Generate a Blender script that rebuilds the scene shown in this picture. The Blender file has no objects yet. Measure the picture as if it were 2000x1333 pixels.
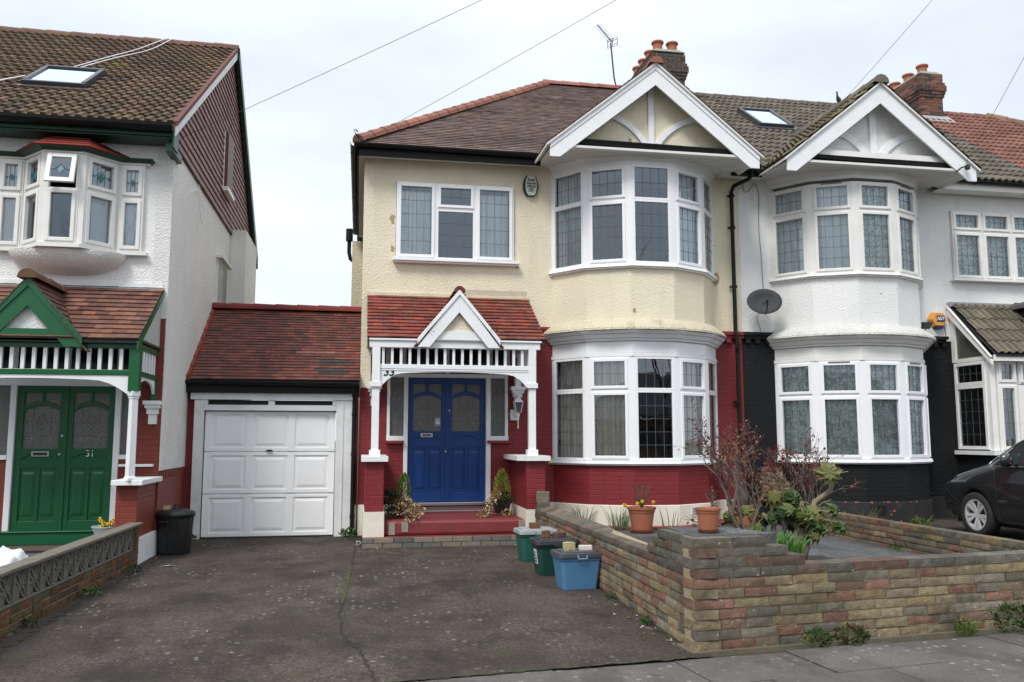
import bpy, bmesh, math, random
from math import sin, cos, pi, radians as rad
from mathutils import Vector, Matrix, noise
random.seed(7)
D = bpy.data
scn = bpy.context.scene
COL = scn.collection

# ------------------------------------------------------------------ camera, sky, sun, exposure
cam = D.objects.new('camera', D.cameras.new('camera')); COL.objects.link(cam)
cam.location = (0, 0, 1.6)
cam.rotation_euler = (rad(96.5), 0, rad(-10.2))
cam.data.sensor_width = 36; cam.data.lens = 29.7
cam.data.clip_start = 0.05; cam.data.clip_end = 2000
scn.camera = cam
SUN_EL, SUN_AZ = 52, -38          # azimuth measured from -y (towards camera side), negative = left
sun = D.objects.new('sun', D.lights.new('sun', 'SUN')); COL.objects.link(sun)
sun.data.energy = 1.9; sun.data.angle = rad(18); sun.data.color = (1, .965, .92)
sd = Vector((sin(rad(SUN_AZ)) * cos(rad(SUN_EL)), -cos(rad(SUN_AZ)) * cos(rad(SUN_EL)), sin(rad(SUN_EL))))
sun.rotation_euler = sd.to_track_quat('Z', 'Y').to_euler()
sun.location = sd * 40
w = D.worlds.new('World'); scn.world = w; w.use_nodes = True
nt = w.node_tree; nt.nodes.clear()
def N(t, **k):
    n = nt.nodes.new(t)
    for a, b in k.items(): setattr(n, a, b)
    return n
out = N('ShaderNodeOutputWorld'); bg = N('ShaderNodeBackground'); bg2 = N('ShaderNodeBackground'); mix = N('ShaderNodeMixShader')
sky = N('ShaderNodeTexSky'); sky.sky_type = 'NISHITA'; sky.sun_disc = False
sky.sun_elevation = rad(SUN_EL); sky.sun_rotation = rad(180 + SUN_AZ)
nt.links.new(sky.outputs[0], bg.inputs[0]); bg.inputs[1].default_value = 0.12
tc = N('ShaderNodeTexCoord'); mp = N('ShaderNodeMapping'); mp.inputs['Scale'].default_value = (1.2, 1.2, 3.2)
n1 = N('ShaderNodeTexNoise'); n1.inputs['Scale'].default_value = 1.7; n1.inputs['Detail'].default_value = 5; n1.inputs['Roughness'].default_value = .55
cr = N('ShaderNodeValToRGB')
e = cr.color_ramp.elements
e[0].position = .36; e[0].color = (.585, .64, .70, 1); e[1].position = .62; e[1].color = (.73, .77, .81, 1)
sp = N('ShaderNodeSeparateXYZ'); mr = N('ShaderNodeMapRange')
mr.inputs['From Min'].default_value = .42; mr.inputs['From Max'].default_value = 1; mr.inputs['To Min'].default_value = 1.0; mr.inputs['To Max'].default_value = 1.75
nt.links.new(tc.outputs['Generated'], mp.inputs[0]); nt.links.new(mp.outputs[0], n1.inputs[0]); nt.links.new(n1.outputs[0], cr.inputs[0])
nt.links.new(cr.outputs[0], bg2.inputs[0]); nt.links.new(tc.outputs['Generated'], sp.inputs[0]); nt.links.new(sp.outputs[2], mr.inputs[0]); nt.links.new(mr.outputs[0], bg2.inputs[1])
mix.inputs[0].default_value = .9
nt.links.new(bg.outputs[0], mix.inputs[1]); nt.links.new(bg2.outputs[0], mix.inputs[2]); nt.links.new(mix.outputs[0], out.inputs[0])
scn.view_settings.view_transform = 'Standard'; scn.view_settings.look = 'None'
scn.view_settings.exposure = 0.55; scn.view_settings.gamma = 1
scn.render.engine = 'CYCLES'
scn.cycles.max_bounces = 6; scn.cycles.transparent_max_bounces = 12

# ------------------------------------------------------------------ materials
def newmat(name):
    m = D.materials.new(name); m.use_nodes = True
    t = m.node_tree; b = t.nodes['Principled BSDF']
    return m, t, b
class NB:
    """tiny node helper"""
    def __init__(s, t): s.t = t
    def n(s, typ, ins=None, **k):
        x = s.t.nodes.new(typ)
        for a, b in k.items(): setattr(x, a, b)
        for a, b in (ins or {}).items():
            if isinstance(b, bpy.types.NodeSocket): s.t.links.new(b, x.inputs[a])
            else: x.inputs[a].default_value = b
        return x
    def mixc(s, f, a, b, bt='MIX'):
        x = s.n('ShaderNodeMix', data_type='RGBA', blend_type=bt)
        for i, v in ((0, f), (6, a), (7, b)):
            if isinstance(v, bpy.types.NodeSocket): s.t.links.new(v, x.inputs[i])
            else: x.inputs[i].default_value = v if i == 0 else (*v[:3], 1)
        return x.outputs[2]
    def ramp(s, f, a, b, ca=(0, 0, 0), cb=(1, 1, 1)):
        x = s.n('ShaderNodeValToRGB', {0: f}); e = x.color_ramp.elements
        e[0].position = a; e[1].position = b; e[0].color = (*ca, 1); e[1].color = (*cb, 1)
        return x.outputs[0]
    def noise(s, sc, det=4, vec=None, rough=.55, dist=0):
        if vec is None: vec = s.obj()
        return s.n('ShaderNodeTexNoise', {'Vector': vec, 'Scale': sc, 'Detail': det, 'Roughness': rough, 'Distortion': dist}).outputs[0]
    def obj(s):
        if not hasattr(s, '_o'): s._o = s.n('ShaderNodeTexCoord').outputs['Object']
        return s._o
    def bump(s, h, st, dist=.01, nrm=None):
        i = {'Height': h, 'Strength': st, 'Distance': dist}
        if nrm is not None: i['Normal'] = nrm
        return s.n('ShaderNodeBump', i).outputs[0]
def mul(c, k): return tuple(min(1, x * k) for x in c)
def M(name, col, rough=.6, var=.12, vs=2.5, bump=0, bs=60, attr=False, metal=0, spec=.4, dirt=0, dirtc=(.12, .11, .09), coat=0):
    m, t, b = newmat(name); q = NB(t)
    base = col
    if attr:
        base = q.n('ShaderNodeAttribute', attribute_name='Col').outputs['Color']
        if col != (1, 1, 1): base = q.mixc(1, base, col, 'MULTIPLY')
        c = base
    else: c = None
    if var:
        f = q.noise(vs, 5)
        if c is None: c = q.mixc(f, mul(col, 1 - var), mul(col, 1 + var))
        else:
            g = q.ramp(f, .25, .75, (1 - var,) * 3, (1 + var,) * 3); c = q.mixc(1, c, g, 'MULTIPLY')
    if dirt:
        f = q.ramp(q.noise(vs * .9 + 1.3, 7, rough=.7), .5, .75)
        f2 = q.n('ShaderNodeMath', {0: f, 1: dirt}, operation='MULTIPLY').outputs[0]
        c = q.mixc(f2, c if c is not None else col, dirtc)
    if c is None: b.inputs['Base Color'].default_value = (*col, 1)
    else: t.links.new(c, b.inputs['Base Color'])
    b.inputs['Roughness'].default_value = rough; b.inputs['Metallic'].default_value = metal
    b.inputs['Specular IOR Level'].default_value = spec
    if coat: b.inputs['Coat Weight'].default_value = coat
    if bump: t.links.new(q.bump(q.noise(bs, 3), bump, .01), b.inputs['Normal'])
    return m
def stucco(name, col, sc=26, st=.9, patch=None, dirt=.25):
    m, t, b = newmat(name); q = NB(t)
    v = q.obj()
    wv = q.noise(7, 2, v)
    wv2 = q.n('ShaderNodeMix', data_type='VECTOR'); 
    t.links.new(v, wv2.inputs[4]); nn = q.n('ShaderNodeTexNoise', {'Vector': v, 'Scale': 9.0, 'Detail': 2.0}); t.links.new(nn.outputs['Color'], wv2.inputs[5]); wv2.inputs[0].default_value = .012
    vv = wv2.outputs[1]
    a = q.n('ShaderNodeTexVoronoi', {'Vector': vv, 'Scale': float(sc)}, feature='SMOOTH_F1').outputs['Distance']
    n = q.noise(sc * 1.4, 5, vv, .65)
    h = q.n('ShaderNodeMath', {0: a, 1: n}, operation='SUBTRACT').outputs[0]
    big = q.noise(1.1, 6, v, .6)
    c = q.mixc(q.ramp(big, .3, .7), mul(col, .93), mul(col, 1.05))
    stain = q.n('ShaderNodeMapping', {'Vector': v, 'Scale': (3.0, 3.0, .5)}).outputs[0]
    sf = q.ramp(q.noise(1.3, 7, stain, .7), .54, .8)
    sf = q.n('ShaderNodeMath', {0: sf, 1: dirt}, operation='MULTIPLY').outputs[0]
    c = q.mixc(sf, c, (col[0] * .5, col[1] * .47, col[2] * .42))
    # small pock marks and missing paint
    pk = q.n('ShaderNodeTexVoronoi', {'Vector': v, 'Scale': 1.9}).outputs['Distance']
    pf = q.ramp(pk, .018, .03, (1, 1, 1), (0, 0, 0))
    c = q.mixc(pf, c, (.25, .2, .13))
    t.links.new(c, b.inputs['Base Color']); b.inputs['Roughness'].default_value = .85; b.inputs['Specular IOR Level'].default_value = .2
    t.links.new(q.bump(h, st, .022), b.inputs['Normal'])
    return m
def brickpaint(name, col, mort=.9, rough=.55, var=.15, spec=.35):
    """painted brickwork: shallow courses under one coat of paint"""
    m, t, b = newmat(name); q = NB(t)
    s = q.n('ShaderNodeSeparateXYZ', {0: q.obj()})
    u = q.n('ShaderNodeMath', {0: s.outputs[0], 1: s.outputs[1]}, operation='ADD').outputs[0]
    wob = q.noise(1.6, 3)
    zz = q.n('ShaderNodeMath', {0: wob, 1: .03}, operation='MULTIPLY').outputs[0]
    zz = q.n('ShaderNodeMath', {0: s.outputs[2], 1: zz}, operation='ADD').outputs[0]
    v = q.n('ShaderNodeCombineXYZ', {0: u, 1: zz}).outputs[0]
    br = q.n('ShaderNodeTexBrick', {'Vector': v, 'Color1': (1, 1, 1, 1), 'Color2': (.95, .95, .95, 1), 'Mortar': (mort, mort, mort, 1), 'Scale': 1.0, 'Mortar Size': .007, 'Mortar Smooth': .6, 'Bias': 0.0, 'Brick Width': .225, 'Row Height': .075})
    base = q.mixc(q.noise(2.2, 6, rough=.65), mul(col, 1 - var), mul(col, 1 + var))
    c = q.mixc(1, base, br.outputs['Color'], 'MULTIPLY')
    pk = q.n('ShaderNodeTexVoronoi', {'Vector': q.obj(), 'Scale': 3.1}).outputs['Distance']
    c = q.mixc(q.ramp(pk, .02, .03, (.8, .8, .8), (0, 0, 0)), c, (.42, .36, .3))
    t.links.new(c, b.inputs['Base Color']); b.inputs['Roughness'].default_value = rough; b.inputs['Specular IOR Level'].default_value = spec
    h = q.n('ShaderNodeMath', {0: q.n('ShaderNodeMath', {0: br.outputs['Fac'], 1: -1.0}, operation='MULTIPLY').outputs[0], 1: q.n('ShaderNodeMath', {0: q.noise(30, 4), 1: .5}, operation='MULTIPLY').outputs[0]}, operation='ADD').outputs[0]
    t.links.new(q.bump(h, .55, .012), b.inputs['Normal'])
    return m
def glassmat(name, refl=.14, tint=(.95, .97, .97), rough=0.0):
    m, t, b = newmat(name); q = NB(t); t.nodes.remove(b)
    tr = q.n('ShaderNodeBsdfTransparent', {0: (*tint, 1)}); gl = q.n('ShaderNodeBsdfGlossy', {0: (.80, .90, 1, 1), 'Roughness': rough})
    lw = q.n('ShaderNodeFresnel', {0: 1.5}).outputs[0]
    f = q.n('ShaderNodeMath', {0: lw, 1: refl - .04}, operation='ADD').outputs[0]
    wn = q.noise(1.4, 2)
    t.links.new(q.bump(wn, .12, .02), gl.inputs['Normal'])
    ms = q.n('ShaderNodeMixShader', {0: f, 1: tr.outputs[0], 2: gl.outputs[0]})
    t.links.new(ms.outputs[0], t.nodes['Material Output'].inputs[0])
    return m
def asphalt(name, base, light, lichen=0, moss=0, grain=170):
    m, t, b = newmat(name); q = NB(t)
    v = q.obj()
    g = q.n('ShaderNodeTexVoronoi', {'Vector': v, 'Scale': float(grain)}).outputs['Color']
    gs = q.n('ShaderNodeSeparateColor', {0: g}).outputs[0]
    g2 = q.noise(55, 4, v, .8)
    c = q.mixc(q.ramp(gs, .1, .95), mul(base, .45), mul(light, 1.45))
    c = q.mixc(.5, c, q.mixc(q.ramp(g2, .3, .7), mul(base, .55), mul(light, 1.2)))
    big = q.noise(.9, 6, v, .65); c = q.mixc(q.n('ShaderNodeMath', {0: q.ramp(big, .40, .60), 1: .7}, operation='MULTIPLY').outputs[0], c, mul(base, .70))
    if moss:
        f = q.n('ShaderNodeMath', {0: q.ramp(q.noise(2.2, 7, v, .75), .56, .70), 1: float(moss)}, operation='MULTIPLY').outputs[0]
        c = q.mixc(f, c, (.035, .045, .015))
    if lichen:
        wv = q.n('ShaderNodeMix', data_type='VECTOR'); wv.inputs[0].default_value = .03
        nn = q.n('ShaderNodeTexNoise', {'Vector': v, 'Scale': 20.0, 'Detail': 3.0}); t.links.new(v, wv.inputs[4]); t.links.new(nn.outputs['Color'], wv.inputs[5])
        vo = q.n('ShaderNodeTexVoronoi', {'Vector': wv.outputs[1], 'Scale': 13.0, 'Randomness': 1.0})
        spot = q.ramp(vo.outputs['Distance'], .18, .30, (1, 1, 1), (0, 0, 0))
        pick = q.ramp(q.n('ShaderNodeSeparateColor', {0: vo.outputs['Color']}).outputs[0], .50, .80)
        area = q.ramp(q.noise(.75, 3, v), .46, .60)
        f = q.n('ShaderNodeMath', {0: q.n('ShaderNodeMath', {0: spot, 1: pick}, operation='MULTIPLY').outputs[0], 1: area}, operation='MULTIPLY').outputs[0]
        f = q.n('ShaderNodeMath', {0: f, 1: float(lichen)}, operation='MULTIPLY').outputs[0]
        v3 = q.n('ShaderNodeTexVoronoi', {'Vector': wv.outputs[1], 'Scale': 31.0}); s3 = q.ramp(v3.outputs['Distance'], .12, .24, (1, 1, 1), (0, 0, 0))
        p3 = q.ramp(q.n('ShaderNodeSeparateColor', {0: v3.outputs['Color']}).outputs[1], .72, .8); a3 = q.ramp(q.noise(1.3, 4, v), .40, .62)
        f3 = q.n('ShaderNodeMath', {0: q.n('ShaderNodeMath', {0: s3, 1: p3}, operation='MULTIPLY').outputs[0], 1: a3}, operation='MULTIPLY').outputs[0]
        c = q.mixc(f3, c, (.24, .235, .21))
        mp_ = q.n('ShaderNodeMapping', {'Vector': v, 'Scale': (.9, .45, 1.0), 'Location': (3.1, 1.7, 0)}).outputs[0]
        dk_ = q.n('ShaderNodeMath', {0: q.ramp(q.noise(1.6, 6, mp_, .7), .50, .60), 1: .55}, operation='MULTIPLY').outputs[0]
        c = q.mixc(dk_, c, mul(base, .45))
        c = q.mixc(f, c, (.30, .31, .285))
    t.links.new(c, b.inputs['Base Color']); b.inputs['Roughness'].default_value = .85; b.inputs['Specular IOR Level'].default_value = .25
    t.links.new(q.bump(gs, .5, .004, q.bump(g2, .5, .01)), b.inputs['Normal'])
    return m

CREAM = (.775, .70, .535); WHITE = (.80, .80, .79)
m_cream = stucco('cream roughcast', CREAM, 52, .5, dirt=.22)
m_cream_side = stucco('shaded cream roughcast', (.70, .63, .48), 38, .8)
m_white = stucco('white roughcast', (.79, .79, .775), 48, .5, dirt=.22)
m_grey_st = stucco('weathered side roughcast', (.74, .73, .705), 42, .6, dirt=.28)
m_skirt_c = stucco('weathered cream ledge', (.62, .56, .42), 40, .9, dirt=.9)
m_skirt_w = stucco('weathered white ledge', (.66, .655, .62), 40, .9, dirt=.9)
m_red = brickpaint('oxblood painted brick', (.20, .022, .027))
m_orange = brickpaint('red brown painted brick', (.20, .040, .026))
m_black = brickpaint('black painted brick', (.009, .010, .011), .75, .7, spec=.25)
m_plinth = M('cream plinth paint', (.72, .68, .58), .7, .06, 3, .3, 40, dirt=.25, dirtc=(.35, .31, .22))
m_whiteplinth = M('white plinth paint', (.74, .75, .75), .6, .06, 3, .3, 40, dirt=.3, dirtc=(.33, .33, .28))
m_redpaint = M('red step paint', (.185, .032, .034), .5, .25, 5, .35, 30, dirt=.7, dirtc=(.085, .045, .035))
m_blackplinth = M('black plinth paint', (.02, .022, .023), .6, .2, 5, .3, 40, dirt=.18, dirtc=(.3, .09, .06))
m_gdoor = M('garage door paint', (.88, .89, .89), .35, .03, 2, 0, dirt=.10, dirtc=(.45, .43, .38))
m_upvc = M('white plastic frame', (.82, .83, .84), .28, .03, 2, 0, dirt=.0)
m_oldupvc = M('weathered white frame', (.76, .75, .72), .4, .06, 4, 0, dirt=.22, dirtc=(.42, .38, .3))
m_paint = M('white gloss paint', (.79, .80, .81), .4, .05, 3, .15, 25, dirt=.2, dirtc=(.4, .38, .33))
m_oldpaint = M('flaking white paint', (.72, .73, .73), .5, .08, 4, .3, 30, dirt=.35, dirtc=(.32, .31, .28))
m_soffit = M('soffit board paint', (.70, .69, .66), .5, .06, 2, 0)
m_green = M('green gloss paint', (.006, .092, .032), .35, .12, 3, .25, 14, coat=.2)
m_dgreen = M('dark green moulding paint', (.006, .045, .022), .4, .2, 5, .3, 20)
m_blue = M('royal blue door paint', (.006, .045, .19), .38, .12, 3, .12, 20, coat=.1)
m_plastic = M('black gutter plastic', (.006, .0065, .007), .5, .2, 8, 0, spec=.25)
m_lead = M('lead came', (.10, .105, .11), .5, 0)
m_leadsheet = M('grey lead flashing', (.30, .31, .32), .55, .2, 6, .3, 20)
m_glass = glassmat('double glazing', .15)
m_glass2 = glassmat('net lit glazing', .11)
m_dglass = M('obscured door glass', (.085, .088, .08), .22, .35, 30, .5, 45, spec=.9)
m_gold = M('pale lead came', (.20, .19, .15), .5, 0)
m_sky_glass = glassmat('roof window glass', .62, (.5, .5, .5))
m_room = M('dim room walls', (.34, .32, .30), .9, .2, 1)
m_room2 = M('dark fanlight glass', (.012, .012, .014), .15, 0, spec=.6)
m_chrome = M('brushed steel', (.55, .56, .57), .3, 0, metal=1)
m_dark = M('dark metal', (.02, .02, .022), .45, .1)
m_text = M('black lettering', (.012, .012, .014), .5, 0)
m_wtext = M('white lettering', (.8, .8, .8), .5, 0)
m_tile = M('plain clay tile', (1, 1, 1), .72, .22, 7, .35, 60, attr=True, dirt=.35, dirtc=(.05, .045, .035), spec=.25)
m_conc_tile = M('interlocking concrete tile', (1, 1, 1), .8, .25, 6, .4, 50, attr=True, dirt=.3, dirtc=(.04, .04, .03), spec=.2)
m_hung = M('hung clay tile', (1, 1, 1), .55, .12, 5, .15, 40, attr=True, spec=.3)
m_attr = M('tinted surface', (1, 1, 1), .7, .18, 12, .4, 70, attr=True)
m_leaf = M('leaf surface', (1, 1, 1), .5, .2, 20, 0, attr=True, spec=.3)
m_bark = M('shrub bark', (.105, .082, .068), .85, .35, 25, .6, 60)
m_terra = M('terracotta', (.33, .115, .06), .7, .15, 8, .15, 50, dirt=.2, dirtc=(.25, .14, .08))
m_chim = None
def curtain_mat(name, col, var=.15, lace=False):
    m, t, b = newmat(name); q = NB(t)
    c = col
    if lace:
        f = q.ramp(q.noise(11, 3, dist=1.5), .44, .56); c = q.mixc(f, mul(col, .55), col)
        t.links.new(c, b.inputs['Base Color'])
    else:
        c = q.mixc(q.noise(6, 3), mul(col, 1 - var), mul(col, 1 + var)); t.links.new(c, b.inputs['Base Color'])
    b.inputs['Roughness'].default_value = .9; b.inputs['Specular IOR Level'].default_value = .1
    return m
m_net = curtain_mat('pale net curtain', (.88, .95, .95))
m_beige = curtain_mat('beige curtain', (.84, .79, .70))
m_lace = curtain_mat('patterned lace curtain', (.85, .92, .87), lace=True)
m_paleblind = curtain_mat('pale grey curtain', (.55, .60, .60))

# ------------------------------------------------------------------ mesh builder and object tree
class MB:
    def __init__(s, col=(1, 1, 1)): s.v = []; s.f = []; s.c = []; s.col = col; s.k = []; s.n = 0
    def face(s, pts):
        s.k.append(s.n); s.n += 1
        i = len(s.v); s.v += [tuple(p) for p in pts]; s.f.append(tuple(range(i, i + len(pts)))); s.c.append(s.col)
    def add(s, vs, fs):
        i = len(s.v); s.v += [tuple(p) for p in vs]; s.n += 1
        for f in fs: s.f.append(tuple(i + k for k in f)); s.c.append(s.col); s.k.append(s.n - 1)
    def box(s, x0, x1, y0, y1, z0, z1):
        s.hexa([(x0, y0, z0), (x1, y0, z0), (x1, y1, z0), (x0, y1, z0), (x0, y0, z1), (x1, y0, z1), (x1, y1, z1), (x0, y1, z1)])
    def hexa(s, p): s.add(p, [(0, 3, 2, 1), (4, 5, 6, 7), (0, 1, 5, 4), (1, 2, 6, 5), (2, 3, 7, 6), (3, 0, 4, 7)])
    def prism(s, a, b):
        n = len(a); s.add(list(a) + list(b), [tuple(range(n))[::-1], tuple(range(n, 2 * n))] + [(k, (k + 1) % n, n + (k + 1) % n, n + k) for k in range(n)])
    def tube(s, pts, r, n=6, cap=True):
        pts = [Vector(p) for p in pts]; rs = r if isinstance(r, (list, tuple)) else [r] * len(pts)
        vs = []; ref = None
        for i, p in enumerate(pts):
            d = (pts[min(i + 1, len(pts) - 1)] - pts[max(i - 1, 0)])
            if d.length < 1e-9: d = Vector((0, 0, 1))
            d.normalize()
            if ref is None: ref = Vector((0, 0, 1)) if abs(d.z) < .9 else Vector((1, 0, 0))
            a = d.cross(ref); 
            if a.length < 1e-6: a = d.orthogonal()
            a.normalize(); b = d.cross(a)
            for k in range(n):
                t = 2 * pi * k / n; vs.append(p + (a * cos(t) + b * sin(t)) * rs[i])
        fs = []
        for i in range(len(pts) - 1):
            for k in range(n): fs.append((i * n + k, i * n + (k + 1) % n, (i + 1) * n + (k + 1) % n, (i + 1) * n + k))
        if cap: fs += [tuple(range(n))[::-1], tuple(range((len(pts) - 1) * n, len(pts) * n))]
        s.add(vs, fs)
    def lathe(s, c, prof, n=20, sx=1, sy=1):
        cx, cy, cz = c; vs = []; fs = []
        for r, z in prof:
            for k in range(n): vs.append((cx + r * sx * cos(2 * pi * k / n), cy + r * sy * sin(2 * pi * k / n), cz + z))
        for i in range(len(prof) - 1):
            for k in range(n): fs.append((i * n + k, i * n + (k + 1) % n, (i + 1) * n + (k + 1) % n, (i + 1) * n + k))
        fs += [tuple(range(n))[::-1], tuple(range((len(prof) - 1) * n, len(prof) * n))]
        s.add(vs, fs)
    def pieces(s, gap):
        """separate builders for the chunks that stand apart from each other"""
        bb = {}
        for f, k in zip(s.f, s.k):
            for i in f:
                v = s.v[i]; b = bb.setdefault(k, [*v, *v])
                for a in range(3): b[a] = min(b[a], v[a]); b[a + 3] = max(b[a + 3], v[a])
        ks = list(bb); par = {k: k for k in ks}
        def root(k):
            while par[k] != k: k = par[k]
            return k
        for i, a in enumerate(ks):
            for b in ks[i + 1:]:
                A, B = bb[a], bb[b]
                if all(A[t] - gap <= B[t + 3] and B[t] - gap <= A[t + 3] for t in range(3)): par[root(a)] = root(b)
        out = {}
        for f, c, k in zip(s.f, s.c, s.k):
            m = out.setdefault(root(k), MB()); m.col = c; m.add([s.v[i] for i in f], [tuple(range(len(f)))])
        return list(out.values())
    def build(s, name, mat, parent=None, smooth=False, bevel=0, fix=True, kind=None, split=0):
        if split:
            ps = s.pieces(split)
            if len(ps) > 1:
                os_ = [p.build(name, mat, parent, smooth, bevel, fix, kind) for p in ps]; return os_[0]
        me = D.meshes.new(name); me.from_pydata(s.v, [], s.f); me.materials.append(mat)
        ca = me.color_attributes.new('Col', 'FLOAT_COLOR', 'CORNER')
        buf = []
        for p, c in zip(me.polygons, s.c): buf += [*c[:3], 1.0] * p.loop_total
        ca.data.foreach_set('color', buf)
        if fix:
            bm = bmesh.new(); bm.from_mesh(me)
            bmesh.ops.recalc_face_normals(bm, faces=bm.faces); bm.to_mesh(me); bm.free()
        if smooth: me.shade_smooth()
        me.update()
        o = D.objects.new(name, me); COL.objects.link(o)
        if parent is not None: attach(o, parent)
        if bevel:
            b = o.modifiers.new('bevel', 'BEVEL'); b.width = bevel; b.segments = 2; b.limit_method = 'ANGLE'
        if kind: o['kind'] = kind
        return o
def attach(o, parent):
    o.parent = parent
    if parent.type == 'EMPTY': o.matrix_parent_inverse = Matrix.Translation(parent.location).inverted()
def thing(name, label, cat, loc, group=None):
    o = D.objects.new(name, None); COL.objects.link(o); o.location = loc; o.empty_display_size = .2
    return tag(o, label, cat, group)
def tag(o, label=None, cat=None, group=None, kind=None):
    if label: o['label'] = label
    if cat: o['category'] = cat
    if group: o['group'] = group
    if kind: o['kind'] = kind
    return o
class Fr:
    """upright frame: u along the wall, w outward, z up"""
    def __init__(s, ox, oy, dx=1, dy=0):
        l = math.hypot(dx, dy); s.o = (ox, oy); s.d = (dx / l, dy / l); s.n = (dy / l, -dx / l); s.len = l
    def P(s, u, w, z): return (s.o[0] + s.d[0] * u + s.n[0] * w, s.o[1] + s.d[1] * u + s.n[1] * w, z)
    def box(s, mb, u0, u1, w0, w1, z0, z1):
        P = s.P; mb.hexa([P(u0, w1, z0), P(u1, w1, z0), P(u1, w0, z0), P(u0, w0, z0), P(u0, w1, z1), P(u1, w1, z1), P(u1, w0, z1), P(u0, w0, z1)])
    def prism(s, mb, poly, w0, w1): mb.prism([s.P(u, w1, z) for u, z in poly], [s.P(u, w0, z) for u, z in poly])
    def quad(s, mb, u0, u1, w, z0, z1): mb.face([s.P(u0, w, z0), s.P(u1, w, z0), s.P(u1, w, z1), s.P(u0, w, z1)])
FX = Fr(0, 0)                      # u = x, w = -y
def fx(y): return Fr(0, y)         # u = x, w = 0 at the plane y

def wall_holes(mb, fr, u0, u1, z0, z1, holes, th=.25, w=0):
    us = sorted({u0, u1, *[h[0] for h in holes], *[h[1] for h in holes]}); zs = sorted({z0, z1, *[h[2] for h in holes], *[h[3] for h in holes]})
    def hole(i, j):
        if i < 0 or j < 0 or i >= len(us) - 1 or j >= len(zs) - 1: return None
        cu = (us[i] + us[i + 1]) / 2; cz = (zs[j] + zs[j + 1]) / 2
        return any(h[0] < cu < h[1] and h[2] < cz < h[3] for h in holes)
    P = fr.P
    for i in range(len(us) - 1):
        for j in range(len(zs) - 1):
            if hole(i, j): continue
            a, b, c, d = us[i], us[i + 1], zs[j], zs[j + 1]
            mb.face([P(a, w, c), P(b, w, c), P(b, w, d), P(a, w, d)]); mb.face([P(b, w - th, c), P(a, w - th, c), P(a, w - th, d), P(b, w - th, d)])
            for (ii, jj, q) in ((i - 1, j, [(a, c), (a, d)]), (i + 1, j, [(b, d), (b, c)]), (i, j - 1, [(b, c), (a, c)]), (i, j + 1, [(a, d), (b, d)])):
                hh = hole(ii, jj)
                if hh is None or hh: (e, f), (g, h) = q; mb.face([P(e, w, f), P(g, w, h), P(g, w - th, h), P(e, w - th, f)])

def tiles(mb, P0, U, V, poly, g=.1, tw=.165, th=.014, cols=((.2, .06, .04),), rib=None, bond=True, jit=.004, base=.0, colf=None):
    """individually laid tiles on a sloping convex polygon given in (u, v) metres"""
    P0 = Vector(P0); U = Vector(U).normalized(); V = Vector(V).normalized(); Nn = U.cross(V).normalized()
    if Nn.z < -.01: Nn = -Nn
    def rng(v):
        xs = []
        for i in range(len(poly)):
            (a, b), (c, d) = poly[i], poly[(i + 1) % len(poly)]
            if (b - v) * (d - v) <= 0 and b != d: xs.append(a + (c - a) * (v - b) / (d - b))
        return (min(xs), max(xs)) if len(xs) >= 2 else None
    vmin = min(p[1] for p in poly); vmax = max(p[1] for p in poly); u_lo = min(p[0] for p in poly)
    i = 0; v = vmin
    def W(u, vv, h): return P0 + U * u + V * vv + Nn * (h + base)
    while v < vmax - 1e-6:
        v1 = min(v + g, vmax)
        r0 = rng(v + 1e-5); r1 = rng(v1 - 1e-5)
        if r0 is None or r1 is None: v = v1; i += 1; continue
        off = (tw / 2 if (bond and i % 2) else 0)
        k = math.floor((min(r0[0], r1[0]) - u_lo + off) / tw)
        u = u_lo - off + k * tw
        cj = random.uniform(-jit, jit)
        while u < max(r0[1], r1[1]):
            ua, ub = u + .0015, u + tw - .0015
            a0, b0 = max(ua, r0[0]), min(ub, r0[1]); a1, b1 = max(ua, r1[0]), min(ub, r1[1])
            if b0 - a0 > .01 or b1 - a1 > .01:
                a0, b0 = min(a0, max(r0[0], b0)), max(b0, a0); a1, b1 = min(a1, b1), max(b1, a1)
                hz = th + random.uniform(0, jit) + cj * .5; c = random.choice(cols)
                if colf: c = colf((a0 + b0) / 2, (v + v1) / 2, c)
                kx = random.uniform(.82, 1.18); mb.col = tuple(x * kx for x in c)
                dv = random.uniform(-jit, jit)
                if rib is None:
                    vs = [W(a0, v + dv, hz), W(b0, v + dv, hz), W(b1, v1 + .01, .001), W(a1, v1 + .01, .001), W(a0, v + dv, hz - th * 1.0), W(b0, v + dv, hz - th * 1.0)]
                    mb.add(vs, [(0, 1, 2, 3), (4, 5, 1, 0), (0, 3, 4), (1, 5, 2)])
                else:
                    n = len(rib); vs = []
                    for f, h in rib:
                        x0 = a0 + (b0 - a0) * f; x1 = a1 + (b1 - a1) * f
                        vs += [W(x0, v + dv, hz + h), W(x1, v1 + .015, h + .002), W(x0, v + dv, hz + h - th * 1.1)]
                    fs = []
                    for q in range(n - 1): fs += [(q * 3, q * 3 + 3, q * 3 + 4, q * 3 + 1), (q * 3 + 2, q * 3 + 5, q * 3 + 3, q * 3)]
                    mb.add(vs, fs)
            u += tw
        v = v1; i += 1
def slab(mb, pts, t):
    """roof deck: polygon thickened downwards"""
    mb.prism([Vector(p) for p in pts], [Vector(p) - Vector((0, 0, t)) for p in pts])
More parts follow.
